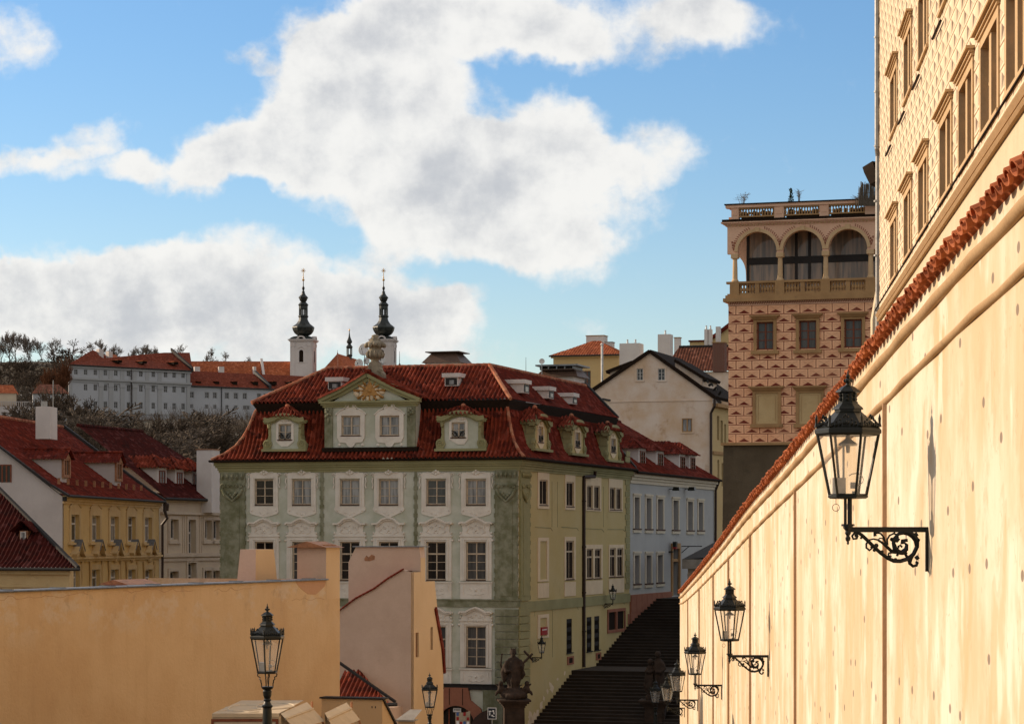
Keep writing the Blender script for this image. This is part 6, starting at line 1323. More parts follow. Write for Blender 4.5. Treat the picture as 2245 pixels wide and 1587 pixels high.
slope(mb, FB(UB, .5, zB), FB(UB, -14, zB), [(0, 0), (6, 5.6)], left=[(0, 0), (6, 7.5)], right=[(0, 0), (6, 7)], inward=-FB.t, per=.28, amp=.03, sub=4)
slope(mb, FB(-4, -14, zB), FB(-4, .0, zB), [(0, 0), (.3, .3)], inward=FB.t, per=0); mb.build('roof', 'tile_dark', cb, fix=False)
mb = MB(); mb.tube([A + V((0, 0, -.08)), B + V((0, 0, -.08))], .12, 6); mb.box(0, UB, .0, .42, zB - .14, zB - .02, FB); mb.build('gutter', 'verge_dark', cb)
for x0, x1, y0, y1, xr in ((345, 365, 1024, 1068, 300), (384, 402.5, 1028, 1070, 350), (421, 439, 1032, 1074, 395)):
    F = Fac(FB(0, -1.1, 0), FB.t); a, b = F.at(x0)[0], F.at(x1)[0]; xm = (x0 + x1) / 2; z1, z0 = F.at(xm, y0)[1], F.at(xm, y1)[1]; uc = (a + b) / 2
    mb = MB(); mb.box(a, b, -3.4, 0, z0 - .2, z1, F); dm = mb.build('dormer', 'white_plaster', cb); tosub(window(F, (a + .28, b - .28, z0 + .15, z1 - .25), None, 'frame_wood', 'glass_curtain', .005, 2, 2, None, .1, .05, single=True), dm)
    mb = MB(); L_ = (b - a) / 2 + .4; rh = .98
    for s in (-1, 1):
        A_, B_ = F(uc + s * L_, .45, z1 - .05), F(uc + s * L_, -4.6, z1 - .05); slope(mb, *((B_, A_) if s < 0 else (A_, B_)), [(0, 0), (L_, rh)], left=[(0, 0), (L_, 0 if s < 0 else L_)], right=[(0, 0), (L_, L_ if s < 0 else 0)], inward=F.t * -s, per=.3, amp=.06)
    slope(mb, F(uc - L_, .45, z1 - .05), F(uc + L_, .45, z1 - .05), [(0, 0), (L_, rh)], left=[(0, 0), (L_, L_)], right=[(0, 0), (L_, L_)], inward=-F.n, per=.3, amp=.06)
    for s in (-1, 1): ridge(mb, F(uc + s * L_, .45, z1), F(uc, .45 - L_, z1 + rh), .11)
    tosub(mb.build('dormer_roof', 'tile_red', None, fix=False), dm)
F = Fac(((464 - CX) * 200 / FPX, 200), FF.t); a, b = F.at(431)[0], F.at(464)[0]; zt = F.at(450, 986)[1]; mb = MB(); mb.box(a, b, -1.6, 0, zt - 5, zt, F); mb.build('chimney', 'white_plaster', cb)
mb = MB(); mb.box(a - .06, b + .06, -1.66, .06, zt + .001, zt + .07, F); mb.build('chimney_cap', 'tin_rust', cb)
# dark-roofed house in front
FC = Fac(((172 - CX) * 138 / FPX, 138), FF.t); dh = thing('dark_roof_house', 'house under a dark red roof at the left edge, with one small dormer', 'house', FC(-4, -4, -12)); zc = FC.at(172, 1245)[1]
mb = MB(); Lc = 16.0; slope(mb, FC(-Lc, .4, zc), FC(.15, .4, zc), [(0, 0), (.8, .45), (7, 6.8)], right=[(0, 0), (.8, .9), (4.7, 7.35), (7, 11.2)], inward=-FC.n, per=.26, amp=.05, sub=5); mb.build('roof', 'tile_dark', dh, fix=False)
mb = MB(); mb.tube([FC(.2, .42, zc + .05), FC(-.75, -.4, zc + .5), FC(-11.05, -6.6, zc + 6.85)], .13, 5); mb.tube([FC(-Lc, .45, zc - .06), FC(.3, .45, zc - .06)], .1, 6); mb.build('verge_flashing', 'verge_dark', dh)
ue = FC.at(152)[0]; mb = MB(); mb.box(-Lc, ue, -.5, 0, -13, zc - .1, FC); mb.prism([(-Lc, -13), (ue, -13), (ue - 8, zc - .2), (-Lc, zc - .2)], -8, -.5, FC); mb.build('wall', 'yellow_trim', dh); mb = MB(); mb.box(-Lc, ue + .15, 0, .2, zc - .35, zc - .12, FC); mb.box(-Lc, ue + .01, 0, .08, FC.at(80, 1283)[1] - .1, FC.at(80, 1283)[1], FC); mb.build('cornice', 'yellow_trim', dh)
for x0, x1 in ((-2, 5), (46, 72), (94, 120)): a, b, c, d_ = FC.rect(x0, 1289, x1, 1310); mb = MB(); mb.box(a, b, .0, .05, c, d_, FC); mb.build('window_lintel', 'sandstone', dh)
F = Fac(FC(0, -1.55, 0), FC.t); a, b = F.at(43)[0], F.at(61)[0]; z1, z0 = F.at(52, 1163)[1], F.at(52, 1206)[1]; mb = MB(); mb.box(a, b, -.9, 0, z0 - .3, z1, F); dm = mb.build('dormer', 'tin_rust', dh); tosub(window(F, (a + .08, b - .1, z0, z1 - .05), None, 'frame_white', 'glass_curtain', .005, 1, 1, None, .06, .04, single=True), dm)
mb = MB(); uc = (a + b) / 2; L_ = .75
for s in (-1, 1): A_, B_ = F(uc + s * L_, .35, z1 - .08), F(uc + s * L_, -.95, z1 - .08); slope(mb, *((B_, A_) if s < 0 else (A_, B_)), [(0, 0), (L_, .62)], inward=F.t * -s, per=.25, amp=.04)
tosub(mb.build('dormer_roof', 'tile_dark', None, fix=False), dm)

# ---------------------------------------------------------------- monastery on the hill
FM = Fac(((150 - CX) * 560 / FPX, 560), (.76, .65)); UM = FM.at(417)[0]
ab = thing('monastery', 'long white monastery block with red hipped roof on the wooded hill', 'monastery', FM(16, -8, 24)); zM = FM.at(150, 800)[1]
X1 = [166.7, 187.7, 209.2, 231.2, 254, 281.8, 309, 336.2, 363, 382, 401.7]; hs = []
for r, (ya_, yb_, yc, yd, xs_) in enumerate(((809.5, 821, 816.5, 829, X1), (841.5, 855.5, 847, 861, X1[1:]), (879, 893, 884, 898, X1[1:]))):
    for x in xs_: t_ = (x - 167) / 235; hs.append(FM.rect(x - 3.9, ya_ + (yc - ya_) * t_, x + 3.9, yb_ + (yd - yb_) * t_))
mb = MB(); holewall(mb, FM, 0, UM, 15, zM, hs, .25); mb.face([FM(0, 0, 15), FM(9.4, -16, 15), FM(9.4, -16, zM), FM(0, 0, zM)]); mb.face([FM(UM, 0, 15), FM(UM, -16, 15), FM(UM, -16, zM + 5), FM(UM, 0, zM)]); mb.build('facade', 'abbey_wall', ab, fix=False)
for h in hs: window(FM, h, ab, 'abbey_trim', 'glass_far', -.18, 2, 2, None, .09, .05)
mb = MB(); zc1 = FM.at(284, 835)[1]
for z, h, e in ((zM - .55, .5, .35), (zc1 - .25, .45, .55), (zc1 - .8, .5, .2), (FM.at(284, 907)[1], .35, .2)): mb.box(-e * .5, UM + .1, 0, e, z, z + h, FM)
mb.build('cornices', 'abbey_trim', ab)
mb = MB(); P_ = [221, 243, 268, 295, 322.5, 350]
for x in P_:
    a = FM.at(x)[0]; mb.box(a - .55, a + .55, 0, .16, FM.at(x, 906)[1], zc1 - .8, FM); mb.box(a - .7, a + .7, 0, .26, zc1 - 1.6, zc1 - .8, FM); mb.box(a - .5, a + .5, 0, .1, zc1 + .2, zM - .6, FM)
for a in (.4, UM - .6): mb.box(a - .4, a + .5, 0, .16, 16, zM - .6, FM)
mb.build('pilasters', 'abbey_trim', ab)
mb = MB(); a = FM.at(286.5)[0]; mb.tube([FM(a, .3, zM - .3), FM(a, .3, 16)], .13, 5); mb.build('downpipe', 'pipe_brown', ab)
def roofpoly(mb, F, pts): mb.face([F(*p) for p in pts])
mb = MB(); A_ = lambda x, y, w_: (FM.at(x, y, w_)[0], w_, FM.at(x, y, w_)[1]); ap = A_(203, 767, -8); n0 = A_(219, 786, -5.5); n1 = A_(344, 792, -5.5); b0 = A_(360, 773, -8.5); b1 = A_(416, 773, -8.5); zr1 = ap[2]; uA = ap[0]
roofpoly(mb, FM, [(-.6, .6, zM), (UM + .3, .6, zM), b1, b0, n1, n0, ap]); roofpoly(mb, FM, [(-.6, .6, zM), ap, (9.0, -16.5, zM)]); roofpoly(mb, FM, [ap, n0, (n0[0] + 4, -16, zM)]); roofpoly(mb, FM, [b0, n1, (n1[0] + 6, -16, zM)])
roofpoly(mb, FM, [(9.0, -16.5, zM), (UM, -16.5, zM), b1, b0, n1, n0, ap]); mb.build('roof', 'tile_far', ab, fix=False)
mb = MB(); mb.tube([FM(-.6, .62, zM), FM(UM + .3, .62, zM)], .14, 4); mb.strip([(0, 0), (0, .01)], .3, 0, .1, lambda u_, w_, z: FM(UM + .4, -u_, zM + z)); mb.box(UM + .15, UM + .6, -9, .5, zM - .2, zM + .5, FM); mb.prism([(.4, zM + .1), (-8.5, b1[2] + .1), (-8.6, b1[2] + .8), (.4, zM + .9)], UM + .15, UM + .6, lambda a_, b_, c_: FM(b_, a_, c_)); mb.build('eaves', 'verge_dark', ab)
for x, y in ((257.5, 789), (312, 791), (381, 793)):
    a, b, c, d_ = FM.rect(x - 5, y, x + 5, y + 6.5, w=-2.5); mb = MB(); mb.box(a, b, -4.5, -1.5, c, d_ - .12, FM, 1); mb.box(a - .15, b + .15, -5, -1.2, d_ - .12, d_, FM, 0); mb.build('roof_dormer', ['tile_orange', 'soffit_dark'], ab)
for x0, x1, y0, y1 in ((218.5, 228, 765, 783), (239.5, 248, 770, 788)):
    a, b, c, d_ = FM.rect(x0, y0, x1, y1, w=-7); mb = MB(); mb.box(a, b, -8.5, -7.2, c - 1.5, d_, FM); mb.build('chimney', 'tower_wall', ab)
mb = MB(); roofpoly(mb, FM, [A_(232, 790, -20), A_(352, 796, -20), A_(346, 786, -26), A_(264, 783, -26)]); roofpoly(mb, FM, [A_(234, 786, -28), A_(262, 787, -28), A_(254, 778, -33), A_(241, 775, -33)]); mb.build('rear_roof', 'tile_orange', ab, fix=False)
# lower wing
FWg = Fac(FM(UM, -2.0, 0), (.80, .60)); Uw = FWg.at(700)[0]; wg = thing('monastery_wing', 'low white monastery wing with long red roof joining the block to the twin-towered church', 'monastery', FWg(12, -5, 20)); zW = FWg.at(418, 846)[1]; hs = []
for x in (420.7, 453.7, 471.3, 497.6, 517.2, 536.8, 568, 582): t_ = (x - 420) / 160; hs.append(FWg.rect(x - 3.9, 859 + 4 * t_, x + 3.9, 872 + 4 * t_))
for x in (419.8, 453, 471, 497.4, 516.9, 536.4, 544): t_ = (x - 420) / 160; hs.append(FWg.rect(x - 3, 886.5 + 4 * t_, x + 3, 895 + 4 * t_))
for x in (452, 471): hs.append(FWg.rect(x - 3.4, 913, x + 3.4, 922))
mb = MB(); holewall(mb, FWg, 0.05, Uw, 10, zW, hs, .2); mb.build('facade', 'abbey_wall', wg, fix=False)
for h in hs: window(FWg, h, wg, 'abbey_trim', 'glass_far', -.15, 2, 2, None, .09, .05)
mb = MB()
for h in hs: a, b, c, d_ = h; mb.box(a - .14, a - .01, 0, .05, c - .1, d_ + .14, FWg); mb.box(b + .01, b + .14, 0, .05, c - .1, d_ + .14, FWg); mb.box(a - .01, b + .01, 0, .05, d_ + .01, d_ + .14, FWg)
mb.build('window_bands', 'abbey_trim', wg)
mb = MB(); zt = FWg.at(418, 813, -6)[1]; roofpoly(mb, FWg, [(.05, .5, zW), (Uw, .5, zW), (Uw, -6.5, zt), (.05, -6.5, zt)]); mb.build('roof', 'tile_far', wg, fix=False)
mb = MB(); mb.tube([FWg(0, .5, zW - .03), FWg(Uw, .5, zW - .03)], .13, 4); a = FWg.at(485)[0]; mb.tube([FWg(a, .2, zW), FWg(a, .2, 12)], .1, 4); a = FWg.at(591)[0]; mb.prism([(.3, zW + .2), (-6.6, zt + .1), (-6.6, zt + .8), (.3, zW + .9)], a - .35, a + .35, lambda a_, b_, c_: FWg(b_, a_, c_)); mb.build('fire_wall', 'metal_dark', wg)
for x in (433, 473, 512.5, 558.5, 599, 637): a, b, c, d_ = FWg.rect(x - 4.5, 836, x + 4.5, 844, w=-1.5); mb = MB(); mb.box(a, b, -3, -.8, c, d_ - .1, FWg, 1); mb.box(a - .1, b + .1, -3.4, -.6, d_ - .1, d_, FWg, 0); mb.build('roof_dormer', ['tile_far', 'soffit_dark'], wg)
FR = Fac(((418 - CX) * 610 / FPX, 610), (.97, .24)); Ur = FR.at(648)[0]; cr = thing('church_nave', 'long orange-red tiled church roof between monastery block and left tower', 'church', FR(12, -4, 40)); zt = FR.at(420, 792, -5)[1]; z0 = FR.at(420, 835)[1]; mb = MB()
roofpoly(mb, FR, [(0, 0, z0), (Ur, 0, z0), (Ur, -5, zt + .4), (0, -5, zt)]); roofpoly(mb, FR, [(0, -10, z0), (Ur, -10, z0), (Ur, -5, zt + .4), (0, -5, zt)]); mb.build('roof', 'tile_orange', cr, fix=False); mb = MB(); mb.box(0, Ur, -9.8, -.2, 30, z0, FR); mb.build('wall', 'tower_wall', cr)
mb = MB(); a = FR.at(577, w=-2)[0]; mb.prism([(.1, z0), (-5, zt + .5), (-5, zt + 1.0), (.1, z0 + .9)], a - .3, a + .3, lambda a_, b_, c_: FR(b_, a_, c_)); mb.build('fire_wall', 'tower_wall', cr)
for x, w_ in ((432, 12), (485, 12), (558, 6)): a, b, c, d_ = FR.rect(x - w_ / 2, 804, x + w_ / 2, 816, w=-1.5); mb = MB(); mb.box(a, b, -3, -1, c - 1, d_, FR); mb.build('chimney', 'tower_wall', cr)
# towers
PROF = [(0.001, 110), (6, 290), (6, 340), (5, 345), (20, 375), (10, 410), (22, 430), (20, 440), (35, 470), (65, 500), (65, 510), (55, 520), (52, 535), (40, 555), (35, 565), (50, 575), (70, 600), (65, 612), (58, 622)]
PROF2 = [(58, 745), (70, 748), (70, 760), (60, 772), (62, 800), (75, 825), (95, 855), (150, 895), (152, 910), (140, 950), (118, 985), (95, 1003), (80, 1012)]
def tower(label, px, ybase_z, d_, rot, s=1.0):
    k_ = d_ / FPX / 6.103 * s; zz = lambda y: (HY - (570 + y / 6.103)) * d_ / FPX
    p = ray(px, 830, d_); t = thing('church_tower', label, 'tower', (p.x, p.y, zz(1510) - 3), group='twin towers of the church'); c = (p.x, p.y, 0)
    hw = 150 * k_; F = Fac((p.x, p.y), (math.cos(rot), math.sin(rot))); F = Fac(F(0, hw, 0), F.t); FSd = Fac(F(hw, -hw, 0) + F.t * 0, (F.n.x, F.n.y)); FSd = Fac(F(hw, 0, 0) , (-F.n.x, -F.n.y))
    mb = MB(); zb_, zt_ = zz(1510) - 4, zz(1085); wn = (-28 * k_, 28 * k_, zz(1375), zz(1240))
    holewall(mb, F, -hw, hw, zb_, zt_, [wn], .5); ws = (hw - 14 * k_, hw + 14 * k_, zz(1375), zz(1240)); holewall(mb, FSd, 0, 2 * hw, zb_, zt_, [ws], .5)
    mb.face([F(-hw, 0, zb_), F(-hw, -2 * hw, zb_), F(-hw, -2 * hw, zt_), F(-hw, 0, zt_)]); mb.face([F(-hw, -2 * hw, zb_), F(hw, -2 * hw, zb_), F(hw, -2 * hw, zt_), F(-hw, -2 * hw, zt_)])
    mb.face([F(-hw, -1, zz(1085)), F(hw, -1, zz(1085)), F(hw, -2 * hw, zz(1085)), F(-hw, -2 * hw, zz(1085))]); mb.build('shaft', 'tower_wall', t, fix=False)
    for G, uc in ((F, 0), (FSd, hw)):
        mb = MB(); w_ = 28 * k_; za, zb2 = zz(1375), zz(1240); mb.prism([(uc - w_, za), (uc + w_, za), (uc + w_, zb2)] + arc((uc, zb2), w_, 0, 180, 8)[1:-1] + [(uc - w_, zb2)], -.3 if G is F else -.3, .012, G); mb.build('belfry_opening', 'soffit_dark', t)
        mb = MB(); mb.strip([(uc - w_ * 1.5, zz(1200))] + arc((uc, zz(1205)), w_ * 1.5, 160, 20, 8, .8) + [(uc + w_ * 1.5, zz(1200))], .07, 0, .15, G); mb.box(uc - w_ * 1.9, uc + w_ * 1.9, 0, .12, za - .2, za - .02, G)
        for s_ in (-1, 1): mb.box(uc + s_ * hw * .72 - hw * .14, uc + s_ * hw * .72 + hw * .14, 0, .1, zb_, zz(1110), G); mb.box(uc + s_ * hw * .72 - hw * .17, uc + s_ * hw * .72 + hw * .17, 0, .18, zz(1165), zz(1120), G)
        mb.build('mouldings', 'tower_wall', t)
    mb = MB(); 
    for y, e in ((1100, .25), (1085, .5)): mb.box(-hw - e, hw + e, -2 * hw - e, e, zz(y), zz(y) + 15 * k_, F)
    for G, uc in ((F, 0), (FSd, hw)): mb.strip([(uc - 60 * k_, zz(1070))] + arc((uc, zz(1075)), 48 * k_, 170, 10, 8, .9) + [(uc + 60 * k_, zz(1070))], .18, -.6, .5, G)
    mb.build('cornice', 'tower_wall', t)
    mb = MB(); sq = lambda r, z: (r, z)
    mb.lathe([(hw * 1.414 * 1.08, zz(1068)), (hw * 1.30, zz(1045)), (hw * 1.05, zz(1030)), (95 * k_, zz(1020)), (80 * k_, zz(1010))], c, 4, rot + R(45)); mb.build('base_roof', 'copper_dark', t)
    mb = MB(); mb.lathe([(r * k_, zz(y)) for r, y in reversed(PROF2)], c, 8, rot + R(22.5)); mb.build('onion_dome', 'copper_dark', t)
    mb = MB()
    for i in range(8): a = rot + R(45) * i + R(22.5); mb.tube([(p.x + 52 * k_ * math.cos(a), p.y + 52 * k_ * math.sin(a), zz(748)), (p.x + 52 * k_ * math.cos(a), p.y + 52 * k_ * math.sin(a), zz(618))], 9 * k_, 5)
    mb.lathe([(58 * k_, zz(660)), (60 * k_, zz(640)), (60 * k_, zz(618))], c, 8, rot + R(22.5)); mb.lathe([(58 * k_, zz(748)), (56 * k_, zz(738))], c, 8, rot); mb.build('lantern_arcade', 'copper_dark', t)
    mb = MB(); mb.lathe([(r * k_, zz(y)) for r, y in reversed(PROF[1:])], c, 8, rot + R(22.5)); mb.build('spire', 'copper_dark', t)
    mb = MB(); mb.ball(V((p.x, p.y, zz(268))), 17 * k_, n=8); mb.tube([(p.x, p.y, zz(345)), (p.x, p.y, zz(110))], 3.2 * k_ + .02, 5); mb.ball(V((p.x, p.y, zz(235))), 9 * k_, n=6)
    for i in range(4): a = R(45) * i; r_ = 32 * k_; mb.tube([(p.x - r_ * math.cos(a), p.y, zz(145) - r_ * math.sin(a)), (p.x + r_ * math.cos(a), p.y, zz(145) + r_ * math.sin(a))], .055, 4)
    mb.build('gilded_star', 'gold', t)
tower('left of the twin white church towers with black onion spire', 665, 0, 620, R(-6))
tower('right of the twin white church towers, partly behind the stone urn', 841, 0, 622, R(-6))
p = ray(766, 780, 628); t = thing('ridge_turret', 'slender dark ridge turret with red tip between the two church towers', 'turret', tuple(p)); k_ = 628 / FPX; c = (p.x, p.y, 0); zz = lambda y: (HY - y) * 628 / FPX
mb = MB(); mb.lathe([(r * k_, zz(y)) for r, y in ((5.5, 800), (5.5, 782), (7, 780), (6, 777))], c, 8); mb.lathe([(r * k_, zz(y)) for r, y in ((6, 764), (7, 762), (7.2, 760), (5, 757), (3, 754), (6, 751), (6, 748), (4, 744), (2, 738), (1, 731), (.5, 724))], c, 8)
for i in range(6): a = i * 1.047; mb.tube([(p.x + 5.3 * k_ * math.cos(a), p.y + 5.3 * k_ * math.sin(a), zz(778)), (p.x + 5.3 * k_ * math.cos(a), p.y + 5.3 * k_ * math.sin(a), zz(763))], .12, 4)
mb.build('turret', 'copper_dark', t); mb = MB(); mb.ball(V((p.x, p.y, zz(724))), .2, n=6); mb.tube([(p.x, p.y, zz(724)), (p.x, p.y, zz(720))], .06, 4); mb.build('tip', 'gold', t)
t = thing('choir_roof', 'pointed orange tiled choir roof between the two church towers', 'church', tuple(ray(752, 810, 615))); mb = MB(); ap = ray(740, 775, 620); q_ = [ray(690, 830, 618), ray(741, 834, 606), ray(775, 828, 612), ray(810, 830, 632)]; r2 = ray(790, 790, 636)
mb.face([q_[0], q_[1], ap]); mb.face([q_[1], q_[2], ap]); mb.face([q_[2], q_[3], r2, ap]); mb.face([q_[0], ap, r2, q_[3]]); mb.build('roof', 'tile_orange', t, fix=False)
mb = MB(); ridge(mb, q_[1], ap, .18, 6); mb.tube([ap, ap + V((0, 0, .8))], .05, 4); mb.build('ridge_tiles', 'ridge_tile', t)
# small hillside buildings at far left
F = Fac(((-5 - CX) * 470 / FPX, 470), (.98, .2)); t = thing('hill_cottage', 'small orange-roofed cottage on the hillside at the left edge', 'house', F(4, -3, 22)); a, b, c, d_ = F.rect(-20, 862, 36, 878); mb = MB(); mb.box(a, b, -5, 0, c - 4, d_, F); mb.build('wall', 'cream_wall', t)
mb = MB(); mb.face([F(a, .3, d_), F(b + .3, .3, d_), F(b - .6, -2.5, d_ + 1.7), F(a, -2.5, d_ + 1.7)]); mb.face([F(b + .3, .3, d_), F(b + .3, -5, d_), F(b - .6, -2.5, d_ + 1.7)]); mb.build('roof', 'tile_orange', t, fix=False); a, b, c, d_ = F.rect(25, 851, 31, 860, w=-2.5); mb = MB(); mb.box(a, b, -3, -2.4, c - 1, d_, F); mb.build('chimney', 'white_plaster', t)
mb = MB(); a, b, c, d_ = F.rect(-20, 881, 72, 897, w=1.5); mb.box(a, b, 1, 1.4, c - 3, c + .5, F)
for i in range(20): mb.box(a + (b - a) * i / 20, a + (b - a) * (i + .35) / 20, 1.05, 1.35, c + .5, d_, F)
mb.box(a, b, 1, 1.4, d_, d_ + .12, F); mb.build('terrace_wall', 'grey_plaster', t)
F = Fac(((72 - CX) * 455 / FPX, 455), (.98, .2)); t = thing('white_lodge', 'white lodge with dark roof half hidden by bare trees below the monastery', 'house', F(4, -3, 22)); a, b, c, d_ = F.rect(72, 863, 148, 905); mb = MB(); mb.box(a, b, -7, 0, c - 4, d_, F); mb.build('wall', 'abbey_wall', t)
mb = MB(); mb.face([F(a - .2, .4, d_), F(b + .4, .4, d_), F(b - 1.5, -3.5, d_ + 1.9), F(a + 1.2, -3.5, d_ + 1.9)]); mb.face([F(a - .2, .4, d_), F(a - .2, -7, d_), F(a + 1.2, -3.5, d_ + 1.9)]); mb.build('roof', 'tile_brown', t, fix=False)
for x in (97, 127): q_ = F.rect(x - 5, 867, x + 5, 883); mb = MB(); mb.box(q_[0], q_[1], 0, .03, q_[2], q_[3], F); mb.build('window', 'glass_far', t)
# ---------------------------------------------------------------- bare trees
def bare_tree(seed, h, spread=.55, up=.5, lev=5, kids=4, r0=.02, tw=.045, trunk_h=.28, nm=('bark', 'twig')):
    """A leafless tree about h metres tall: returns trunk and crown meshes in local coordinates."""
    rg = random.Random(seed); T, Cm = MB(), MB()
    def grow(p, d_, L, r, l):
        pts = [p]; q_ = p; dd = d_.copy(); n = 4 if l < 2 else 3
        for i in range(n):
            dd = (dd + V((rg.gauss(0, .14), rg.gauss(0, .14), rg.gauss(.06 * up, .08)))).normalized(); q_ = q_ + dd * (L / n); pts.append(q_)
        r1 = max(r * .55, tw * .5); (T if l == 0 else Cm).tube(pts, [r + (r1 - r) * i / n for i in range(n + 1)], 5 if l < 2 else 3, cap=False)
        if l >= lev: return
        k_ = kids + (1 if l < 2 else 0)
        for i in range(k_):
            t_ = 1.0 if i == 0 else rg.uniform(.25, .98); j = min(int(t_ * n), n - 1); base = pts[j].lerp(pts[j + 1], t_ * n - j)
            az = rg.uniform(0, 6.283); sp = spread * rg.uniform(.6, 1.3) * (.45 if i == 0 else 1)
            a = dd.orthogonal().normalized(); b = dd.cross(a)
            nd = (dd * math.cos(sp) + (a * math.cos(az) + b * math.sin(az)) * math.sin(sp) + V((0, 0, up * .25))).normalized()
            grow(base, nd, L * rg.uniform(.55, .8), max(r1 * rg.uniform(.6, .9), tw * .55), l + 1)
    grow(V((0, 0, -.5)), V((rg.gauss(0, .04), rg.gauss(0, .04), 1)), h * trunk_h, h * r0, 0)
    zt = max(v[2] for v in Cm.v); s = h / zt
    for M_ in (T, Cm): M_.v = [(x * s, y * s, z * s) for x, y, z in M_.v]
    return T.build('trunk', nm[0], None, fix=False), Cm.build('crown', nm[1], None, fix=False)
def proto(*a, **k):
    tr, cr = bare_tree(*a, **k); return tr, cr
def plant(pr, name, label, loc, rz, sx, sz, group, first):
    t = thing(name, label, 'tree', loc, rz, group); t.scale = (sx, sx, sz)
    for o in pr:
        c = o if first else o.copy()
        if not first: col.objects.link(c)
        c.parent = t
    return t
ORD = 'first second third fourth fifth sixth seventh eighth ninth tenth eleventh twelfth thirteenth fourteenth fifteenth sixteenth seventeenth eighteenth nineteenth twentieth twenty-first twenty-second twenty-third twenty-fourth'.split()
rt = random.Random(11)
P1 = [bare_tree(21, 10, .46, .3, 6, 3, .013, .042, .22, ('bark', 'twig_pale')), bare_tree(33, 10, .40, .35, 6, 3, .012, .042, .24, ('bark', 'twig_pale')), bare_tree(45, 10, .60, .15, 6, 3, .014, .042, .18, ('bark', 'twig_pale'))]
used = [False] * 3
sk = [(3, 728, 1), (22, 724, 0), (40, 730, 0), (58, 728, 1), (74, 735, 1), (100, 742, 1), (117, 738, 0), (210, 752, 2), (226, 744, 0), (240, 752, 1), (257, 757, 1), (283, 755, 1), (302, 757, 0), (318, 752, 0), (335, 756, 1), (352, 757, 1), (372, 760, 2), (394, 755, 2), (440, 768, 1), (459, 760, 2), (503, 772, 2), (540, 778, 2)]
for i, (px, py, p_) in enumerate(sk):
    d_ = 690; top = ray(px, py, d_); g = gz(top.x, d_) - .3; h = max(top.z - g, 4.0)
    plant(P1[p_], 'bare_tree', 'bare tree on the hill skyline, %s from the left' % ORD[i], (top.x, d_ + rt.uniform(-6, 6), g), rt.uniform(0, 6.28), h / 10 * rt.uniform(.85, 1.05), h / 10, 'bare trees along the hill skyline', not used[p_]); used[p_] = True
P2 = [bare_tree(5, 10, .70, .1, 6, 3, .018, .035, .2, ('bark', 'twig_dark')), bare_tree(8, 10, .58, .2, 6, 3, .018, .035, .22, ('bark', 'twig_dark')), bare_tree(12, 10, .80, .05, 6, 3, .016, .04, .16, ('bark', 'twig'))]
used = [False] * 3
# (px, top row, depth, prototype, width factor)
sc_ = [(165, 745, 660, 0, 1.25, 'round dark bare tree just left of the monastery roof'), (140, 760, 650, 1, 1.0, 'dark bare tree beside the round one, left of the monastery'),
 (45, 800, 600, 1, 1.2, 'dark bare tree high on the left slope below the skyline'), (15, 810, 590, 0, 1.2, 'leftmost dark bare tree on the upper slope at the picture edge'), (70, 805, 610, 2, 1.1, 'spreading bare tree on the upper slope near the red poplar'),
 (130, 800, 610, 1, 1.2, 'bare tree between the red poplar and the monastery corner'),
 (8, 772, 640, 0, 1.2, 'dark bare tree under the skyline row, at the very left edge'), (32, 778, 640, 1, 1.2, 'dark bare tree under the skyline row, second from the left edge'), (58, 776, 645, 0, 1.2, 'dark bare tree under the skyline row, left of the poplar top'), (122, 778, 640, 2, 1.1, 'dark bare tree under the skyline row, right of the poplar top'), (28, 815, 560, 2, 1.2, 'broad dark bare tree above the snowy strip on the left slope'), (138, 815, 575, 0, 1.1, 'dark bare tree close against the left end of the monastery'), (85, 838, 545, 2, 1.1, 'low dark bare tree at the foot of the poplar'),
 (60, 850, 440, 0, .9, 'low bare tree beside the orange cottage'), (120, 845, 400, 1, .9, 'gnarled bare tree in front of the white lodge'), (170, 838, 385, 0, 1.0, 'gnarled bare tree covering the monastery lower left corner'), (205, 868, 380, 1, 1.1, 'leaning bare tree right of the white lodge'),
 (250, 885, 370, 2, 1.0, 'twiggy bush-like tree below the monastery downpipe'), (232, 900, 350, 2, 1.2, 'dark bush-like tree low on the slope left of centre'), (300, 905, 340, 0, 1.1, 'dark tree behind the cream house roof, left one'), (345, 898, 360, 1, 1.2, 'reddish dark tree below the right end of the monastery block'),
 (385, 890, 365, 2, 1.2, 'broad bare tree at the junction of monastery block and wing'), (425, 902, 372, 0, 1.0, 'bare tree in front of the wing, left part'), (462, 915, 350, 1, 1.1, 'dark low tree in front of the wing, middle'), (505, 900, 380, 2, 1.2, 'bare tree in front of the wing, beside the green roof hip'),
 (535, 910, 360, 0, 1.0, 'bare tree peeping beside the green house roof slope'), (400, 925, 330, 2, 1.3, 'dark tree low behind the dormers of the cream house'), (330, 935, 310, 2, 1.2, 'dark brush-like tree above the cream house ridge'), (270, 930, 310, 1, 1.1, 'dark tree just above the yellow house ridge end'), (450, 945, 320, 2, 1.2, 'dark tree above the white chimney of the cream house'),
 (215, 905, 330, 0, 1.0, 'dark tree right of the yellow house chimney'), (20, 878, 380, 2, 1.2, 'dark brush below the cottage terrace, left edge'), (60, 884, 370, 1, 1.1, 'dark brush between terrace and yellow house chimney'), (150, 880, 360, 2, 1.2, 'dark brush right behind the yellow house chimney'), (490, 935, 330, 1, 1.2, 'dark tree left of the green house eaves corner')]
for px, py, d_, p_, wf, lb in sc_:
    top = ray(px, py, d_); g = gz(top.x, d_) - .3; h = max(top.z - g, 3.0)
    plant(P2[p_], 'bare_tree', lb, (top.x, d_, g), rt.uniform(0, 6.28), h / 10 * wf * 1.15, h / 10, 'bare trees on the slope below the monastery', not used[p_]); used[p_] = True
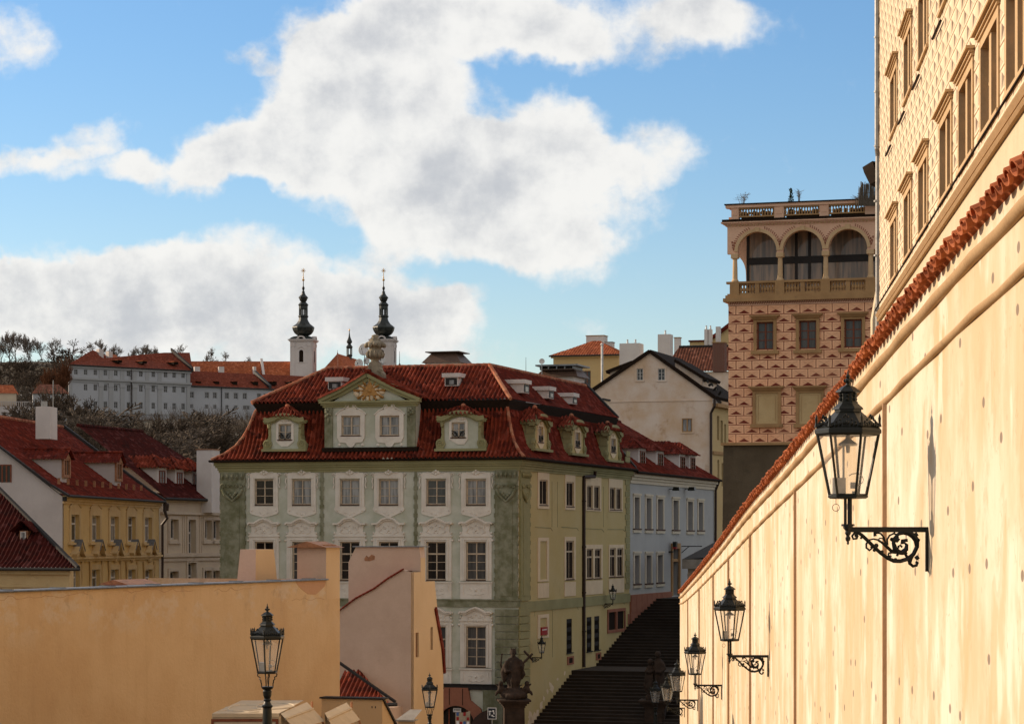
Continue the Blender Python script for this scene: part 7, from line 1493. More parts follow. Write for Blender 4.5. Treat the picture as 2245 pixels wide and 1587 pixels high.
tr, cr = bare_tree(77, 15, .22, 1.3, 5, 5, .014, .05, .4, ('bark', 'twig_red')); top = ray(98, 765, 520); g = gz(top.x, 520); s = (top.z - g) / 15
t = plant((tr, cr), 'poplar_tree', 'reddish brown columnar poplar left of the monastery', (top.x, 520, g), 0, s * 1.35, s, None, True)
# brushwood covering the lower slope
mb = MB(); rb = random.Random(4)
for i in range(3000):
    d_ = rb.uniform(300, 640); px = rb.uniform(-30, 640) ; x = (px - CX) * d_ / FPX; z = gz(x, d_); h = rb.uniform(1.2, 3.4)
    if d_ > 540 and 140 < px: continue
    for j in range(4): mb.tube([(x, d_, z - .2), (x + rb.gauss(0, .35) * h, d_ + rb.gauss(0, .3) * h, z + h * rb.uniform(.5, 1))], [.035, .012], 3, cap=False)
tag(mb.build('brushwood', 'twig_dark', None, fix=False), 'dark leafless brushwood covering the slope below the monastery', 'brushwood', kind='stuff')

# ---------------------------------------------------------------- houses beyond, right of the green roof
def tinbox(label, F, x0, x1, ytop, ybase, yroof, back, m_, rm, over=.3, flat=False):
    a, b = F.at(x0)[0], F.at(x1)[0]; xm = (x0 + x1) / 2; z1, z0, z2 = F.at(xm, ytop)[1], F.at(xm, ybase)[1], F.at(xm, yroof)[1]; t = thing('roof_turret', label, 'rooftop structure', F((a + b) / 2, -back / 2, z0)); mb = MB(); mb.box(a, b, -back, 0, z0, z1, F); mb.build('wall', m_, t)
    mb = MB(); mb.frustum((a + b) / 2, -back / 2, z1, z2, (b - a) / 2 + over, back / 2 + over, (b - a) / 2 - (0 if flat else .5), back / 2 - .4, F); mb.box(a, b, -back, 0, z2, z2 + .08, F); mb.build('roof', rm, t); return t, F, a, b, z0, z1, z2
Fx = Fac(((968 - CX) * 215 / FPX, 215), FF.t); tinbox('white rooftop box with brown metal hipped roof behind the green house ridge', Fx, 932, 1006, 795, 835, 772, 3, 'white_plaster', 'metal_brown', .25)
Fx = Fac(((1230 - CX) * 195 / FPX, 195), FF.t); t, F, a, b, z0, z1, z2 = tinbox('white lift shaft with brown metal band and grey roof plate beside the yellow house', Fx, 1184, 1259, 826, 900, 811, 3, 'white_plaster', 'metal_brown', .35, True)
mb = MB(); mb.box(a - .3, b + .35, -3.3, .3, z2 + .3, z2 + .42, F)
for i in range(5): mb.box(a + (b - a) * i / 4.2, a + (b - a) * i / 4.2 + .1, -2.5, .1, z2 + .08, z2 + .3, F)
mb.build('roof_plate', 'metal_grey', t)
p = ray(1188, 792, 194); t = thing('satellite_dish', 'small round dish on a pole above the white lift shaft', 'satellite dish', (p.x, p.y, p.z - .9)); mb = MB(); mb.lathe([(.001, .06), (.12, .04), (.22, 0), (.12, .02), (.001, .03)], (0, 0, 0), 14, F=lambda x, y, z: p + V((x, z * 1.0, y))); mb.build('reflector', 'dish_white', t); mb = MB(); mb.tube([p + V((0, .08, 0)), p + V((0, .08, -1.2))], .03, 5); mb.build('pole', 'metal_grey', t)
for px, y0, y1, d_, lb in ((1153, 783, 850, 182, 'thin antenna mast on the green house ridge right of the hip'), (876, 770, 815, 170, 'thin antenna rod on the ridge between urn and brown-roofed box')): a, b = ray(px, y0, d_), ray(px, y1, d_); t = thing('antenna_mast', lb, 'antenna', tuple(b)); mb = MB(); mb.tube([b, a], [.03, .012], 5); mb.lathe([(.1, 0), (.02, .12)], b.lerp(a, .33), 6); mb.build('rod', 'metal_dark', t)
FY = Fac(((1213 - CX) * 262 / FPX, 262), FF.t); yh = thing('far_yellow_house', 'yellow house with orange hipped roof and dark window behind the lift shaft', 'house', FY(3, -3, 0)); zt = FY.at(1280, 779)[1]; b = FY.at(1356)[0]
wn = FY.rect(1278, 813, 1295, 848); mb = MB(); holewall(mb, FY, 0, b, -6, zt, [wn], .25); mb.face([FY(0, 0, -6), FY(0, -7, -6), FY(0, -7, zt), FY(0, 0, zt)]); mb.face([FY(b, 0, -6), FY(b, -7, -6), FY(b, -7, zt), FY(b, 0, zt)]); mb.build('wall', 'yellow_far', yh, fix=False); window(FY, wn, yh, 'frame_wood', 'glass_mid', -.2, 2, 3, None, .07, .03)
mb = MB(); mb.box(-.2, b + .2, 0, .25, zt - .25, zt, FY); mb.box(0, b, 0, .12, FY.at(1290, 851)[1] - .15, FY.at(1290, 851)[1] + .1, FY); mb.build('cornice', 'yellow_far', yh)
mb = MB(); ra = FY.at(1286)[0]; zr_ = FY.at(1286, 748, -3.5)[1]; slope(mb, FY(-.3, .4, zt), FY(b + .3, .4, zt), [(0, 0), (3.9, zr_ - zt)], left=[(0, 0), (3.9, ra)], right=[(0, 0), (3.9, b - ra - .2)], inward=-FY.n, per=.28, amp=.03, sub=4)
slope(mb, FY(-.3, -7.4, zt), FY(-.3, .4, zt), [(0, 0), (ra + .3, zr_ - zt)], left=[(0, 0), (ra, 3.7)], right=[(0, 0), (ra, 3.7)], inward=FY.t, per=.28, amp=.03, sub=4); slope(mb, FY(b + .3, .4, zt), FY(b + .3, -7.4, zt), [(0, 0), (b - ra, zr_ - zt)], left=[(0, 0), (b - ra, 3.7)], right=[(0, 0), (b - ra, 3.7)], inward=-FY.t, per=.28, amp=.03, sub=4); mb.build('roof', 'tile_orange', yh, fix=False)
mb = MB(); mb.box(-.35, b + .35, .38, .5, zt - .12, zt + .03, FY); mb.build('gutter', 'verge_dark', yh)
def chim(label, px0, px1, y0, y1, d_, m_, dep=1.2, pots=0, cap=None, grp='chimneys above the whitewashed gable'):
    F = Fac(((px0 - CX) * d_ / FPX, d_), FF.t); a, b = 0, F.at(px1)[0]; return chimney('chimney', label, F, a, b, -dep, 0, F.at(px0, y1)[1], F.at(px0, y0)[1], m_, cap, pots=pots, group=grp)
chim('pale round-cornered chimney stack at the peak of the yellow house roof', 1285, 1324, 737, 775, 268, 'white_plaster', 1.5, 0, 'sandstone')
chim('lower white chimney right of the stack on the yellow house roof', 1326, 1342, 751, 780, 266, 'white_plaster', 1, 0, 'grey_stone')
chim('broad white chimney block left of the gable peak', 1358, 1402, 753, 830, 240, 'white_plaster', 1.6, 2)
chim('tall white chimney with one pipe right of the gable peak', 1442, 1469, 733, 800, 240, 'white_plaster', 1.2, 1)
chim('small white chimney behind the tall one, left of the brown tile roof', 1478, 1490, 741, 790, 262, 'white_plaster', .7, 0, 'sandstone'); chim('red brick chimney standing against the sgraffito pavilion edge', 1562, 1588, 752, 815, 215, 'brick', 1.0, 0, 'sandstone')
chim('slim white chimney pipe pair, left one, near the pavilion', 1544, 1551, 722, 760, 268, 'white_plaster', .5, 1); chim('slim white chimney pipe pair, right one, near the pavilion', 1553, 1560, 722, 760, 268, 'white_plaster', .5, 1); chim('small white chimney touching the red roof scrap near the pavilion', 1569, 1578, 716, 750, 268, 'white_plaster', .6)
a, b = ray(1320, 757, 232), ray(1320, 850, 232); t = thing('metal_flue', 'tall shiny metal flue pipe in front of the far yellow house', 'flue', tuple(b)); mb = MB(); mb.tube([b, a], .11, 10); mb.lathe([(.13, 0), (.16, .05), (.1, .2)], a, 10); mb.build('pipe', 'metal_pale', t, smooth=False)
# whitewashed gable house
FGb = Fac(((1285 - CX) * 222 / FPX, 222), FF.t); wg2 = thing('gable_house', 'big whitewashed gable house with blotchy plaster above the blue house', 'house', FGb(6, -4, -5)); pk = FGb.at(1425, 772); el_ = FGb.at(1287, 864); er = FGb.at(1562, 868); br = FGb.at(1562)[0]
wns = [FGb.rect(1396, 808, 1410, 834), FGb.rect(1442.5, 808, 1458, 834), FGb.rect(1495, 917, 1518, 947)]; zl_ = FGb.at(1420, 879)[1]; mb = MB(); holewall(mb, FGb, 0, br, -8, zl_, [wns[2]], .2)
mb.build('lower_wall', 'old_plaster', wg2, fix=False); mb = MB(); holewall(mb, FGb, FGb.at(1390)[0], FGb.at(1462)[0], wns[0][2] - .3, wns[0][3] + .3, wns[:2], .2)
za_, zb_ = wns[0][2] - .3, wns[0][3] + .3; ua_, ub_ = FGb.at(1390)[0], FGb.at(1462)[0]; lz = lambda u_: el_[1] + (pk[1] - el_[1]) * (u_ - el_[0]) / (pk[0] - el_[0]) if u_ < pk[0] else er[1] + (pk[1] - er[1]) * (er[0] - u_) / (er[0] - pk[0])
mb.face([FGb(0, 0, zl_), FGb(br, 0, zl_), FGb(br, 0, min(za_, er[1])), FGb(er[0] - (za_ - er[1]) * (er[0] - pk[0]) / (pk[1] - er[1]), 0, za_), FGb(el_[0] + (za_ - el_[1]) * (pk[0] - el_[0]) / (pk[1] - el_[1]), 0, za_), FGb(0, 0, el_[1])])
mb.face([FGb(el_[0] + (za_ - el_[1]) * (pk[0] - el_[0]) / (pk[1] - el_[1]), 0, za_), FGb(ua_, 0, za_), FGb(ua_, 0, lz(ua_))]); mb.face([FGb(ub_, 0, za_), FGb(er[0] - (za_ - er[1]) * (er[0] - pk[0]) / (pk[1] - er[1]), 0, za_), FGb(ub_, 0, lz(ub_))]); mb.face([FGb(ua_, 0, zb_), FGb(ub_, 0, zb_), FGb(ub_, 0, lz(ub_)), FGb(pk[0], 0, pk[1]), FGb(ua_, 0, lz(ua_))]); mb.build('gable', 'old_plaster', wg2, fix=False)
for h in wns[:2]: window(FGb, h, wg2, 'frame_white', 'glass_mid', -.1, 2, 3, None, .06, .03)
window(FGb, wns[2], wg2, 'sandstone', 'glass_curtain', -.06, 2, 1, None, .09, .06)
mb = MB()
for h in wns: a, b, c, d_ = h; mb.box(a - .14, a - .002, 0, .04, c - .1, d_ + .14, FGb); mb.box(b + .002, b + .14, 0, .04, c - .1, d_ + .14, FGb); mb.box(a, b, 0, .04, d_ + .002, d_ + .14, FGb); mb.box(a - .14, b + .14, 0, .08, c - .12, c - .002, FGb)
mb.box(0, br, 0, .06, zl_ - .06, zl_ + .02, FGb); mb.build('window_trim', 'old_plaster', wg2)
mb = MB()
for e_ in (el_, er): mb.strip([(e_[0] + (.25 if e_ is er else -.25), e_[1] - .15), (pk[0], pk[1] + .08)], .15, -12, .22, FGb)
mb.build('roof', 'soffit_dark', wg2)
FGs = Fac(FGb(br, 0, 0).to_2d(), (.34, .94)); mb = MB(); q_ = FGs.at(1597)[0]; ws = [FGs.rect(*r_) for r_ in ((1572, 912, 1577, 965), (1580, 922, 1585, 972), (1588, 930, 1592, 975), (1573, 1008, 1577, 1060), (1582, 1015, 1586, 1066))]
zs2 = FGs.at(1570, 893)[1]; holewall(mb, FGs, 0, q_ + 8, -8, zs2, ws, .25); mb.build('street_wall', 'yellow_far', wg2, fix=False)
for h in ws: a, b, c, d_ = h; mb = MB(); mb.face([FGs(a, -.2, c), FGs(b, -.2, c), FGs(b, -.2, d_), FGs(a, -.2, d_)]); mb.build('window', 'glass_mid', wg2, fix=False)
mb = MB(); mb.box(0, q_ + 8, .0, .5, zs2 + .0, zs2 + .3, FGs); mb.box(0, q_ + 8, 0, .12, FGs.at(1575, 997)[1], FGs.at(1575, 990)[1], FGs); mb.build('cornice', 'sandstone', wg2)
mb = MB(); mb.tube([FGb(br + .25, .3, er[1] - .3), FGb(br + .25, .3, er[1] - .9), FGb(br - .1, .15, er[1] - 1.5), FGb(br - .1, .15, -6)], .12, 7); mb.build('downpipe', 'pipe_brown', wg2)
for s, (x0, y0, x1, y1) in ((-1, (1335, 815, 1385, 796)), (1, (1478, 792, 1538, 830))):       # shed dormers at the roof sides
    p0 = FGb.at(x0, y0); p1 = FGb.at(x1, y1); mb = MB(); lo_, hi_ = (p0, p1) if s < 0 else (p1, p0)
    mb.prism([(lo_[0], lz(lo_[0]) - .1), (lo_[0], lo_[1]), (hi_[0], hi_[1]), (hi_[0], lz(hi_[0]) - .1)], -6, -.35, FGb); dm = mb.build('shed_dormer', 'old_plaster', wg2); mb = MB(); mb.strip([(lo_[0] - .25 * -s * -1 if False else lo_[0] + .3 * s, lo_[1] - .02), (hi_[0], hi_[1] + .1)], .13, -6.2, -.05, FGb); tosub(mb.build('dormer_roof', 'soffit_dark', None), dm)
    mb = MB(); n_ = 4
    if s > 0:
        for i in range(n_): u_ = lo_[0] + .1 + i * .42; mb.tube([FGb(u_, -.6 - i * .1, lz(u_) + .75 - i * .1), FGb(u_ + .3, -.4, lz(u_) + .75), FGb(u_ + .42, -.4, lz(u_) + .55)], [.12, .1, .06], 6)
        tosub(mb.build('eave_brackets', 'verge_dark', None), dm)
Fx = Fac(((1322 - CX) * 205 / FPX, 205), FF.t); a, b, c, d_ = Fx.rect(1288, 877, 1322, 912); t = thing('roof_cabin', 'small white roof cabin with sunlit flank at the foot of the whitewashed gable', 'rooftop structure', Fx((a + b) / 2, -1, c)); mb = MB(); mb.box(a, b, -2, 0, c - 1, d_, Fx); mb.build('wall', 'stucco_warm', t); mb = MB(); mb.box(a - .1, b + .1, -2.1, .12, d_ + .001, d_ + .14, Fx); mb.build('roof', 'verge_dark', t); mb = MB(); mb.box(a + .5, b - .35, 0, .02, c, d_ - .2, Fx); mb.build('hatch', 'tile_brown', t)
# brown roofs behind the gable
FBr = Fac(((1465 - CX) * 252 / FPX, 252), FF.t); t = thing('brown_roof_house', 'house with brown tiled roof and dark verge between gable house and pavilion', 'house', FBr(4, -4, 10)); a, zt = FBr.at(1470, 757); b = FBr.at(1602)[0]; z0 = FBr.at(1530, 815)[1]
mb = MB(); slope(mb, FBr(a - 1, .3, z0), FBr(b, .3, z0), [(0, 0), (3.2, zt - z0)], left=[(0, 0), (3.2, 1.2)], inward=-FBr.n, per=.3, amp=.035, sub=4); mb.build('roof', 'tile_brown', t, fix=False); mb = MB(); mb.box(a - 1, b, -6, .0, -2, z0 - .02, FBr); mb.build('wall', 'old_plaster', t); mb = MB(); ridge(mb, FBr(a + .2, -2.9, zt + .05), FBr(b, -2.9, zt + .05), .13); mb.strip([(a - 1.0, z0 + .3), (a + 2.2, z0 + .15), (b - 2.0, z0 - 2.0), (b - .9, z0 - 3.2)], .14, .3, .8, FBr); mb.build('ridge_tiles', 'verge_dark', t)
mb = MB(); mb.prism([(a - 1, z0 + .1), (a + 2.2, z0), (b - 2, z0 - 2.1), (b - .9, z0 - 3.4), (b - .9, -2), (a - 1, -2)], .05, .45, FBr); mb.build('gable_wall', 'grey_plaster', t)
FYt = Fac(((1600 - CX) * 275 / FPX, 275), FF.t); t = thing('yellow_roof_scrap', 'yellow gabled attic with red tile edge peeping out behind the pavilion', 'house', FYt(-2, -2, 20)); q_ = [FYt.at(x, y) for x, y in ((1512, 750), (1548, 747), (1560, 738), (1602, 712), (1602, 800), (1512, 800))]; mb = MB(); mb.prism(q_, -3, 0, FYt); mb.build('wall', 'yellow_far', t); mb = MB(); mb.strip([FYt.at(1546, 749), FYt.at(1570, 735), FYt.at(1604, 709)], .2, -3.2, .3, FYt); mb.strip([FYt.at(1510, 748), FYt.at(1550, 747)], .08, -3.2, .2, FYt); mb.build('roof', 'tile_side', t)
# ---------------------------------------------------------------- sgraffito pavilion with loggia
pv = thing('sgraffito_pavilion', 'pavilion painted with red envelope blocks, arched loggia and roof balustrade', 'pavilion', FP(4, -3, 6))
UR = 9.1; zB_ = FP.at(1600, 975)[1]; zS = FP.at(1600, 655)[1]
wn = [FP.rect(1659, 706, 1696, 767), FP.rect(1752, 703, 1790, 765), FP.rect(1851, 700, 1890, 762)]
bl = [FP.rect(1657, 862, 1706, 929), FP.rect(1752, 861, 1800, 929)]; bl.append((bl[1][0] + 2.6, bl[1][1] + 2.6, bl[1][2], bl[1][3]))
zp = FP.at(1600, 671)[1]
uvp = lambda v: ((v - FP.O).dot(FP.t) + .02 if abs((v - FP.O).dot(FP.n)) < .5 else (v - FP.O).dot(FP.n), v.z - (zp - 14 * .51))
mb = MB(); holewall(mb, FP, 0, UR, zB_, zp, wn, .3); mb.face([FP(0, 0, zB_), FP(0, -6, zB_), FP(0, -6, zp), FP(0, 0, zp)]); mb.face([FP(UR, 0, zB_), FP(UR, -6, zB_), FP(UR, -6, zp), FP(UR, 0, zp)]); mb.build('painted_wall', 'sgraffito_red', pv, fix=False, uv=uvp)
mb = MB(); mb.box(-.02, UR, -6, .03, zp, zS - .28, FP)
for i in range(70): a = .05 + i * .13; mb.prism([(a, zp + .06), (a + .07, zp + .06), (a + .12, zp + .20), (a + .05, zp + .20)], .03, .04, FP, 1)
for i in range(70): a = .05 + i * .13; mb.box(a, a + .07, .03, .09, zS - .27, zS - .2, FP, 0)
mb.build('painted_frieze', ['loggia_plaster', 'red_stone'], pv)
mb = MB(); a, b = .0, UR
for i in range(70): mb.prism([(.05 + i * .13, zB_ - .16), (.12 + i * .13, zB_ - .16), (.17 + i * .13, zB_ - .04), (.10 + i * .13, zB_ - .04)], .02, .03, FP, 1)
mb.box(-.02, UR, -5.9, .02, zB_ - .22, zB_ - .001, FP, 0); mb.build('base_frieze', ['loggia_plaster', 'red_stone'], pv)
for h in wn:
    a, b, c, d_ = h; wd = window(FP, h, pv, 'frame_wood', 'glass_mid', -.18, 2, 3, None, .08, .045); mb = MB()
    mb.box(a - .17, a - .002, -.02, .10, c - .05, d_ + .12, FP); mb.box(b + .002, b + .17, -.02, .10, c - .05, d_ + .12, FP); mb.box(a - .002, b + .002, -.02, .098, d_ + .002, d_ + .12, FP); mb.frustum((a + b) / 2, .06, d_ + .121, d_ + .30, (b - a) / 2 + .17, .10, (b - a) / 2 + .3, .26, FP); mb.box(a - .36, b + .36, 0, .34, d_ + .301, d_ + .38, FP); mb.box(a - .30, b + .30, 0, .2, c - .24, c - .051, FP); tosub(mb.build('stone_surround', 'sandstone', None), wd)
for h in bl:
    a, b, c, d_ = h; mb = MB(); mb.box(a, b, .0, .03, c, d_, FP, 1); mb.strip([(a + .15, c + .15), (a + .15, d_ - .12), (b - .15, d_ - .12), (b - .15, c + .15)], .012, .03, .04, FP, 0)
    mb.box(a - .17, a, 0, .10, c - .0, d_ + .12, FP); mb.box(b, b + .17, 0, .10, c, d_ + .12, FP); mb.box(a, b, 0, .098, d_ + .001, d_ + .12, FP); mb.frustum((a + b) / 2, .06, d_ + .121, d_ + .30, (b - a) / 2 + .17, .10, (b - a) / 2 + .3, .26, FP); mb.box(a - .36, b + .36, 0, .34, d_ + .301, d_ + .38, FP); mb.box(a - .28, b + .28, 0, .2, c - .2, c - .001, FP); mb.build('blind_window', ['sandstone', 'yellow_trim'], pv)
mb = MB(); mb.box(-.25, UR, -6, .30, zS - .2, zS, FP); mb.box(-.14, UR, -5.9, .18, zS + .001, zS + .17, FP); mb.build('balcony_slab', 'sandstone', pv)
def baluster(F, u_, w_, z0, h, mb, r=.1): mb.lathe([(r, 0), (r, h * .08), (r * .55, h * .14), (r * 1.0, h * .36), (r * .85, h * .5), (r * .45, h * .72), (r * .8, h * .86), (r, h)], F(u_, w_, z0), 6)
cols = [FP.at(1611, 560)[0], FP.at(1710, 560)[0], FP.at(1810, 560)[0], FP.at(1908.5, 560)[0]]; zr2 = FP.at(1611, 618)[1]; zcap = FP.at(1611, 565)[1]; zspr = FP.at(1611, 558)[1]
mb = MB(); z0 = zS + .17
for c_ in cols: mb.box(c_ - .26, c_ + .26, -.28, .14, z0 + .001, zr2 - .12, FP)
mb.box(-.1, UR, -.24, .14, zr2 - .12, zr2, FP); mb.box(-.05, UR, -.2, .08, z0 + .001, z0 + .09, FP)
for A, B in zip(cols, cols[1:]): mb.box((A + B) / 2 - .12, (A + B) / 2 + .12, -.2, .08, z0 + .091, zr2 - .121, FP)
mb.build('balcony_rail', 'sandstone', pv)
for A, B in zip(cols, cols[1:]):
    n = 12
    for i in range(n):
        u_ = A + .34 + (B - A - .68) * i / (n - 1)
        if abs(u_ - (A + B) / 2) < .16: continue
        mb = MB(); baluster(FP, u_, -.07, z0 + .09, zr2 - .22 - z0, mb); mb.build('baluster', 'sandstone', pv, smooth=False)
for c_ in cols:
    mb = MB(); h = zcap - zr2; mb.lathe([(.20, 0), (.20, .07), (.16, .12), (.145, .16), (.135, h * .6), (.12, h - .12), (.14, h - .1), (.16, h - .05)], FP(c_, -.07, zr2), 12); mb.box(c_ - .2, c_ + .2, -.27, .13, zcap - .05, zspr + .02, FP); mb.build('column', 'sandstone_pale', pv)
# arcade wall: solid plate with three arches
ztop = FP.at(1600, 497)[1]; mb = MB(); Wd = .14; top_ = ztop; 
def arcade(m_w0, m_w1, zt_, mb):
    for k_, (A, B) in enumerate(zip(cols, cols[1:])):
        c_ = (A + B) / 2; r_ = (B - A) / 2 - .17; P = arc((c_, zspr + .1), r_, 180, 0, 16, 1.0)
        left = (A if k_ else -.05); right = (B if k_ < 2 else UR)
        poly = [(left, zspr + .02), (c_ - r_, zspr + .02)] + P + [(c_ + r_, zspr + .02), (right, zspr + .02), (right, zt_), (left, zt_)]
        mb.prism(poly, m_w0, m_w1, FP)
arcade(-.26, .06, ztop, mb); mb.build('arcade_wall', 'loggia_plaster', pv)
mb = MB()
for A, B in zip(cols, cols[1:]):
    c_ = (A + B) / 2; r_ = (B - A) / 2 - .17; mb.strip(arc((c_, zspr + .1), r_ + .09, 178, 2, 18), .09, -.27, .12, FP, 0); mb.box(c_ - .13, c_ + .13, .0, .17, zspr + .1 + r_, ztop - .12, FP, 0)
    for i in range(30):
        a = R(12 + 156 * i / 29)
        if abs(i - 14.5) > 2.6:
            for rr in (.24, .31): x, z = c_ + (r_ + rr) * math.cos(a + (.02 if rr > .3 else 0)), zspr + .1 + (r_ + rr) * math.sin(a + (.02 if rr > .3 else 0)); mb.box(x - .03, x + .03, .06, .068, z - .03, z + .03, FP, 1)
for c_ in cols:
    for i, (x, z) in enumerate(((-.05, .28), (.06, .33), (0, .45), (-.1, .5), (.11, .52), (.02, .62), (-.13, .66), (.15, .7))): mb.box(c_ + x - .05, c_ + x + .05, .06, .068, zspr + z - .06, zspr + z + .06, FP, 1)
mb.build('archivolts', ['sandstone_pale', 'red_stone'], pv)
mb = MB(); zc = ztop
for h, e, m_ in ((.075, .10, 0), (.075, .2, 0), (.075, .32, 0)): mb.box(-e - .05, UR, -6 - e, e, zc, zc + h - .003, FP, m_); zc += h
for i in range(44): mb.ball(FP(.0 + i * .21, .12, ztop + .04), .055, n=6, m=1)
mb.build('cornice', ['loggia_plaster', 'sandstone_pale'], pv); mb = MB(); mb.box(-.3, UR, -6.2, .34, zc + .001, zc + .13, FP); mb.build('roof_edge', 'soffit_dark', pv)
zc += .13; zt3 = FP.at(1605, 457)[1]; mb = MB(); pr_ = [(-.08, .32)] + [tuple(FP.at(x)[0] for x in q_) for q_ in ((1698, 1719), (1797, 1817), (1897, 1925))]; pr_[0] = (FP.at(1604)[0], FP.at(1620)[0])
for a, b in pr_: mb.box(a, b, -.3, .08, zc + .002, zt3, FP); mb.box(a + .09, b - .09, .08, .1, zc + .25, zt3 - .12, FP)
mb.box(-.14, UR, -.34, .14, zt3 + .001, zt3 + .16, FP); mb.box(-.05, .2, -6, -.3, zt3 + .002, zt3 + .158, FP); mb.box(-.05, .2, -6, -.3, zc + .003, zc + .2, FP); mb.build('parapet', 'loggia_plaster', pv)
mb = MB(); mb.box(-.2, UR, -.4, .2, zt3 + .161, zt3 + .23, FP); mb.build('parapet_cap', 'soffit_dark', pv)
mb = MB()
for (a, b), (c, d_) in zip(pr_, pr_[1:]): mb.box(b, c, -.2, .06, zc + .12, zc + .19, FP); mb.box(b, c, -.2, .06, zt3 - .08, zt3, FP)
mb.build('parapet_rail', 'sandstone', pv)
for (a, b), (c, d_) in zip(pr_, pr_[1:]):
    for i in range(13): u_ = b + .08 + (c - b - .16) * i / 12; mb = MB(); baluster(FP, u_, -.07, zc + .19, zt3 - .08 - zc - .19, mb, .06); mb.build('baluster', 'sandstone', pv)
rpl = random.Random(6)
for (a, b), (c, d_) in zip(pr_, pr_[1:]):
    mb = MB(); mb.box(b + .05, c - .05, -.85, -.4, zc + .01, zc + .26, FP)
    for i in range(26): u_ = rpl.uniform(b + .1, c - .1); mb.ball(FP(u_, -.62 + rpl.uniform(-.1, .1), zc + .30 + rpl.uniform(0, .16)), rpl.uniform(.07, .13), (1, 1, 1.2), 5)
    mb.build('planter_box', 'twig_dark', pv)
# glazed room behind the arcade
FI = Fac(FP(0, -1.9, 0).to_2d(), FP.t); i0 = FI.at(1637)[0]; zfl = zS + .1; mb = MB()
zi = FI.at(1650, 575)[1]; mb.box(i0, UR, -.06, .04, zi - .16, zi + .24, FI); mb.box(i0, i0 + .16, -.06, .04, zfl, ztop, FI)
for x in (1716, 1746, 1775, 1806): a = FI.at(x)[0]; mb.box(a - .08, a + .08, -.05, .05, zfl, ztop, FI)
mb.build('glazing_frame', 'frame_dark', pv); mb = MB(); mb.face([FI(i0, 0, zfl), FI(UR, 0, zfl), FI(UR, 0, ztop), FI(i0, 0, ztop)]); mb.face([FI(i0, 0, zfl), FI(i0, -3.5, zfl), FI(i0, -3.5, ztop), FI(i0, 0, ztop)]); mb.build('glazing', 'glass_loggia', pv, fix=False)
mb = MB(); mb.box(UR - .25, UR, -6, -.27, zS + .17, ztop - .03, FP); mb.build('end_pier', 'loggia_plaster', pv)
mb = MB(); mb.box(-.05, UR, -6, -.26, ztop - .02, ztop + .0, FP); mb.build('loggia_ceiling', 'loggia_plaster', pv)
mb = MB(); ro = FI.at(1637)[0]; cc = (ro - .02 - .75, zspr - .2)
mb.prism([(ro - .9, zspr + .1)] + arc((ro - .95, zspr - .9), .9, 75, 5, 8, 1.3) + [(ro, zfl), (ro + .02, zfl), (ro + .02, ztop), (ro - .9, ztop)], -.3, -.02, FI); mb.build('rear_arch', 'loggia_plaster', pv)
# plants and screen on the pavilion roof
def twigplant(name, label, px, ytop, ybase, d_, n, sp, m_, cone=False, group=None):
    b = ray(px, ybase, d_); h = ray(px, ytop, d_).z - b.z; t = thing(name, label, 'plant', tuple(b), group=group); mb = MB(); rg = random.Random(int(px))
    if cone:
        for i in range(260): z = rg.uniform(.0, 1); r_ = (1 - z) * .16 * (1.0 - .5 * (rg.random())) + .02; a = rg.uniform(0, 6.28); p = b + V((r_ * math.cos(a), r_ * math.sin(a), z * h)); q_ = p + V((rg.gauss(0, .05), rg.gauss(0, .05), .05)); mb.face([p, q_, p + V((rg.gauss(0, .04), .03, -.06))])
        mb.build('foliage', m_, t, fix=False); mb = MB(); mb.tube([b - V((0, 0, .8)), b + V((0, 0, h))], [.03, .008], 5); mb.build('stem', 'bark', t)
        return
    for i in range(n):
        a = rg.uniform(0, 6.28); q_ = b + V((sp * math.cos(a) * rg.random(), sp * .5 * math.sin(a), h * rg.uniform(.55, 1))); m2 = b.lerp(q_, .5) + V((rg.gauss(0, .05), 0, .04)); mb.tube([b - V((0, 0, .3)), m2, q_], [.018, .012, .005], 4)
        for j in range(7): c = m2.lerp(q_, rg.random()); mb.tube([c, c + V((rg.gauss(0, .12), rg.gauss(0, .06), rg.uniform(.0, .15)))], [.009, .005], 3)
    mb.build('twigs', m_, t, fix=False)
twigplant('potted_shrub', 'leafless twiggy shrub at the left corner of the pavilion roof', 1628, 422, 452, 141, 10, .5, 'twig_pale'); twigplant('conifer', 'small dark cone-shaped conifer on the middle of the pavilion roof', 1734, 413, 450, 139, 0, .2, 'needle', True); twigplant('potted_sapling', 'thin bare sapling beside the conifer on the pavilion roof', 1752, 414, 448, 139, 7, .35, 'twig_pale'); twigplant('potted_shrub', 'low drooping bare twigs beside the reed screen on the pavilion roof', 1878, 428, 446, 137.5, 6, .4, 'twig_pale')
t = thing('reed_screen', 'grey reed mat screen standing on the pavilion roof by the palace', 'screen', tuple(ray(1905, 440, 137))); mb = MB(); rg = random.Random(1)
for i in range(58): x = 1882 + i * .85; a, b = ray(x + rg.gauss(0, .6), 402 + (10 if i < 6 else 0) + rg.uniform(-4, 4), 137 + rg.uniform(-.04, .04)), ray(x, 452, 137); mb.tube([b, a], .016, 4)
mb.tube([ray(1880, 425, 137.05), ray(1932, 420, 137.05)], .02, 4); mb.build('reeds', 'reed', t, fix=False)

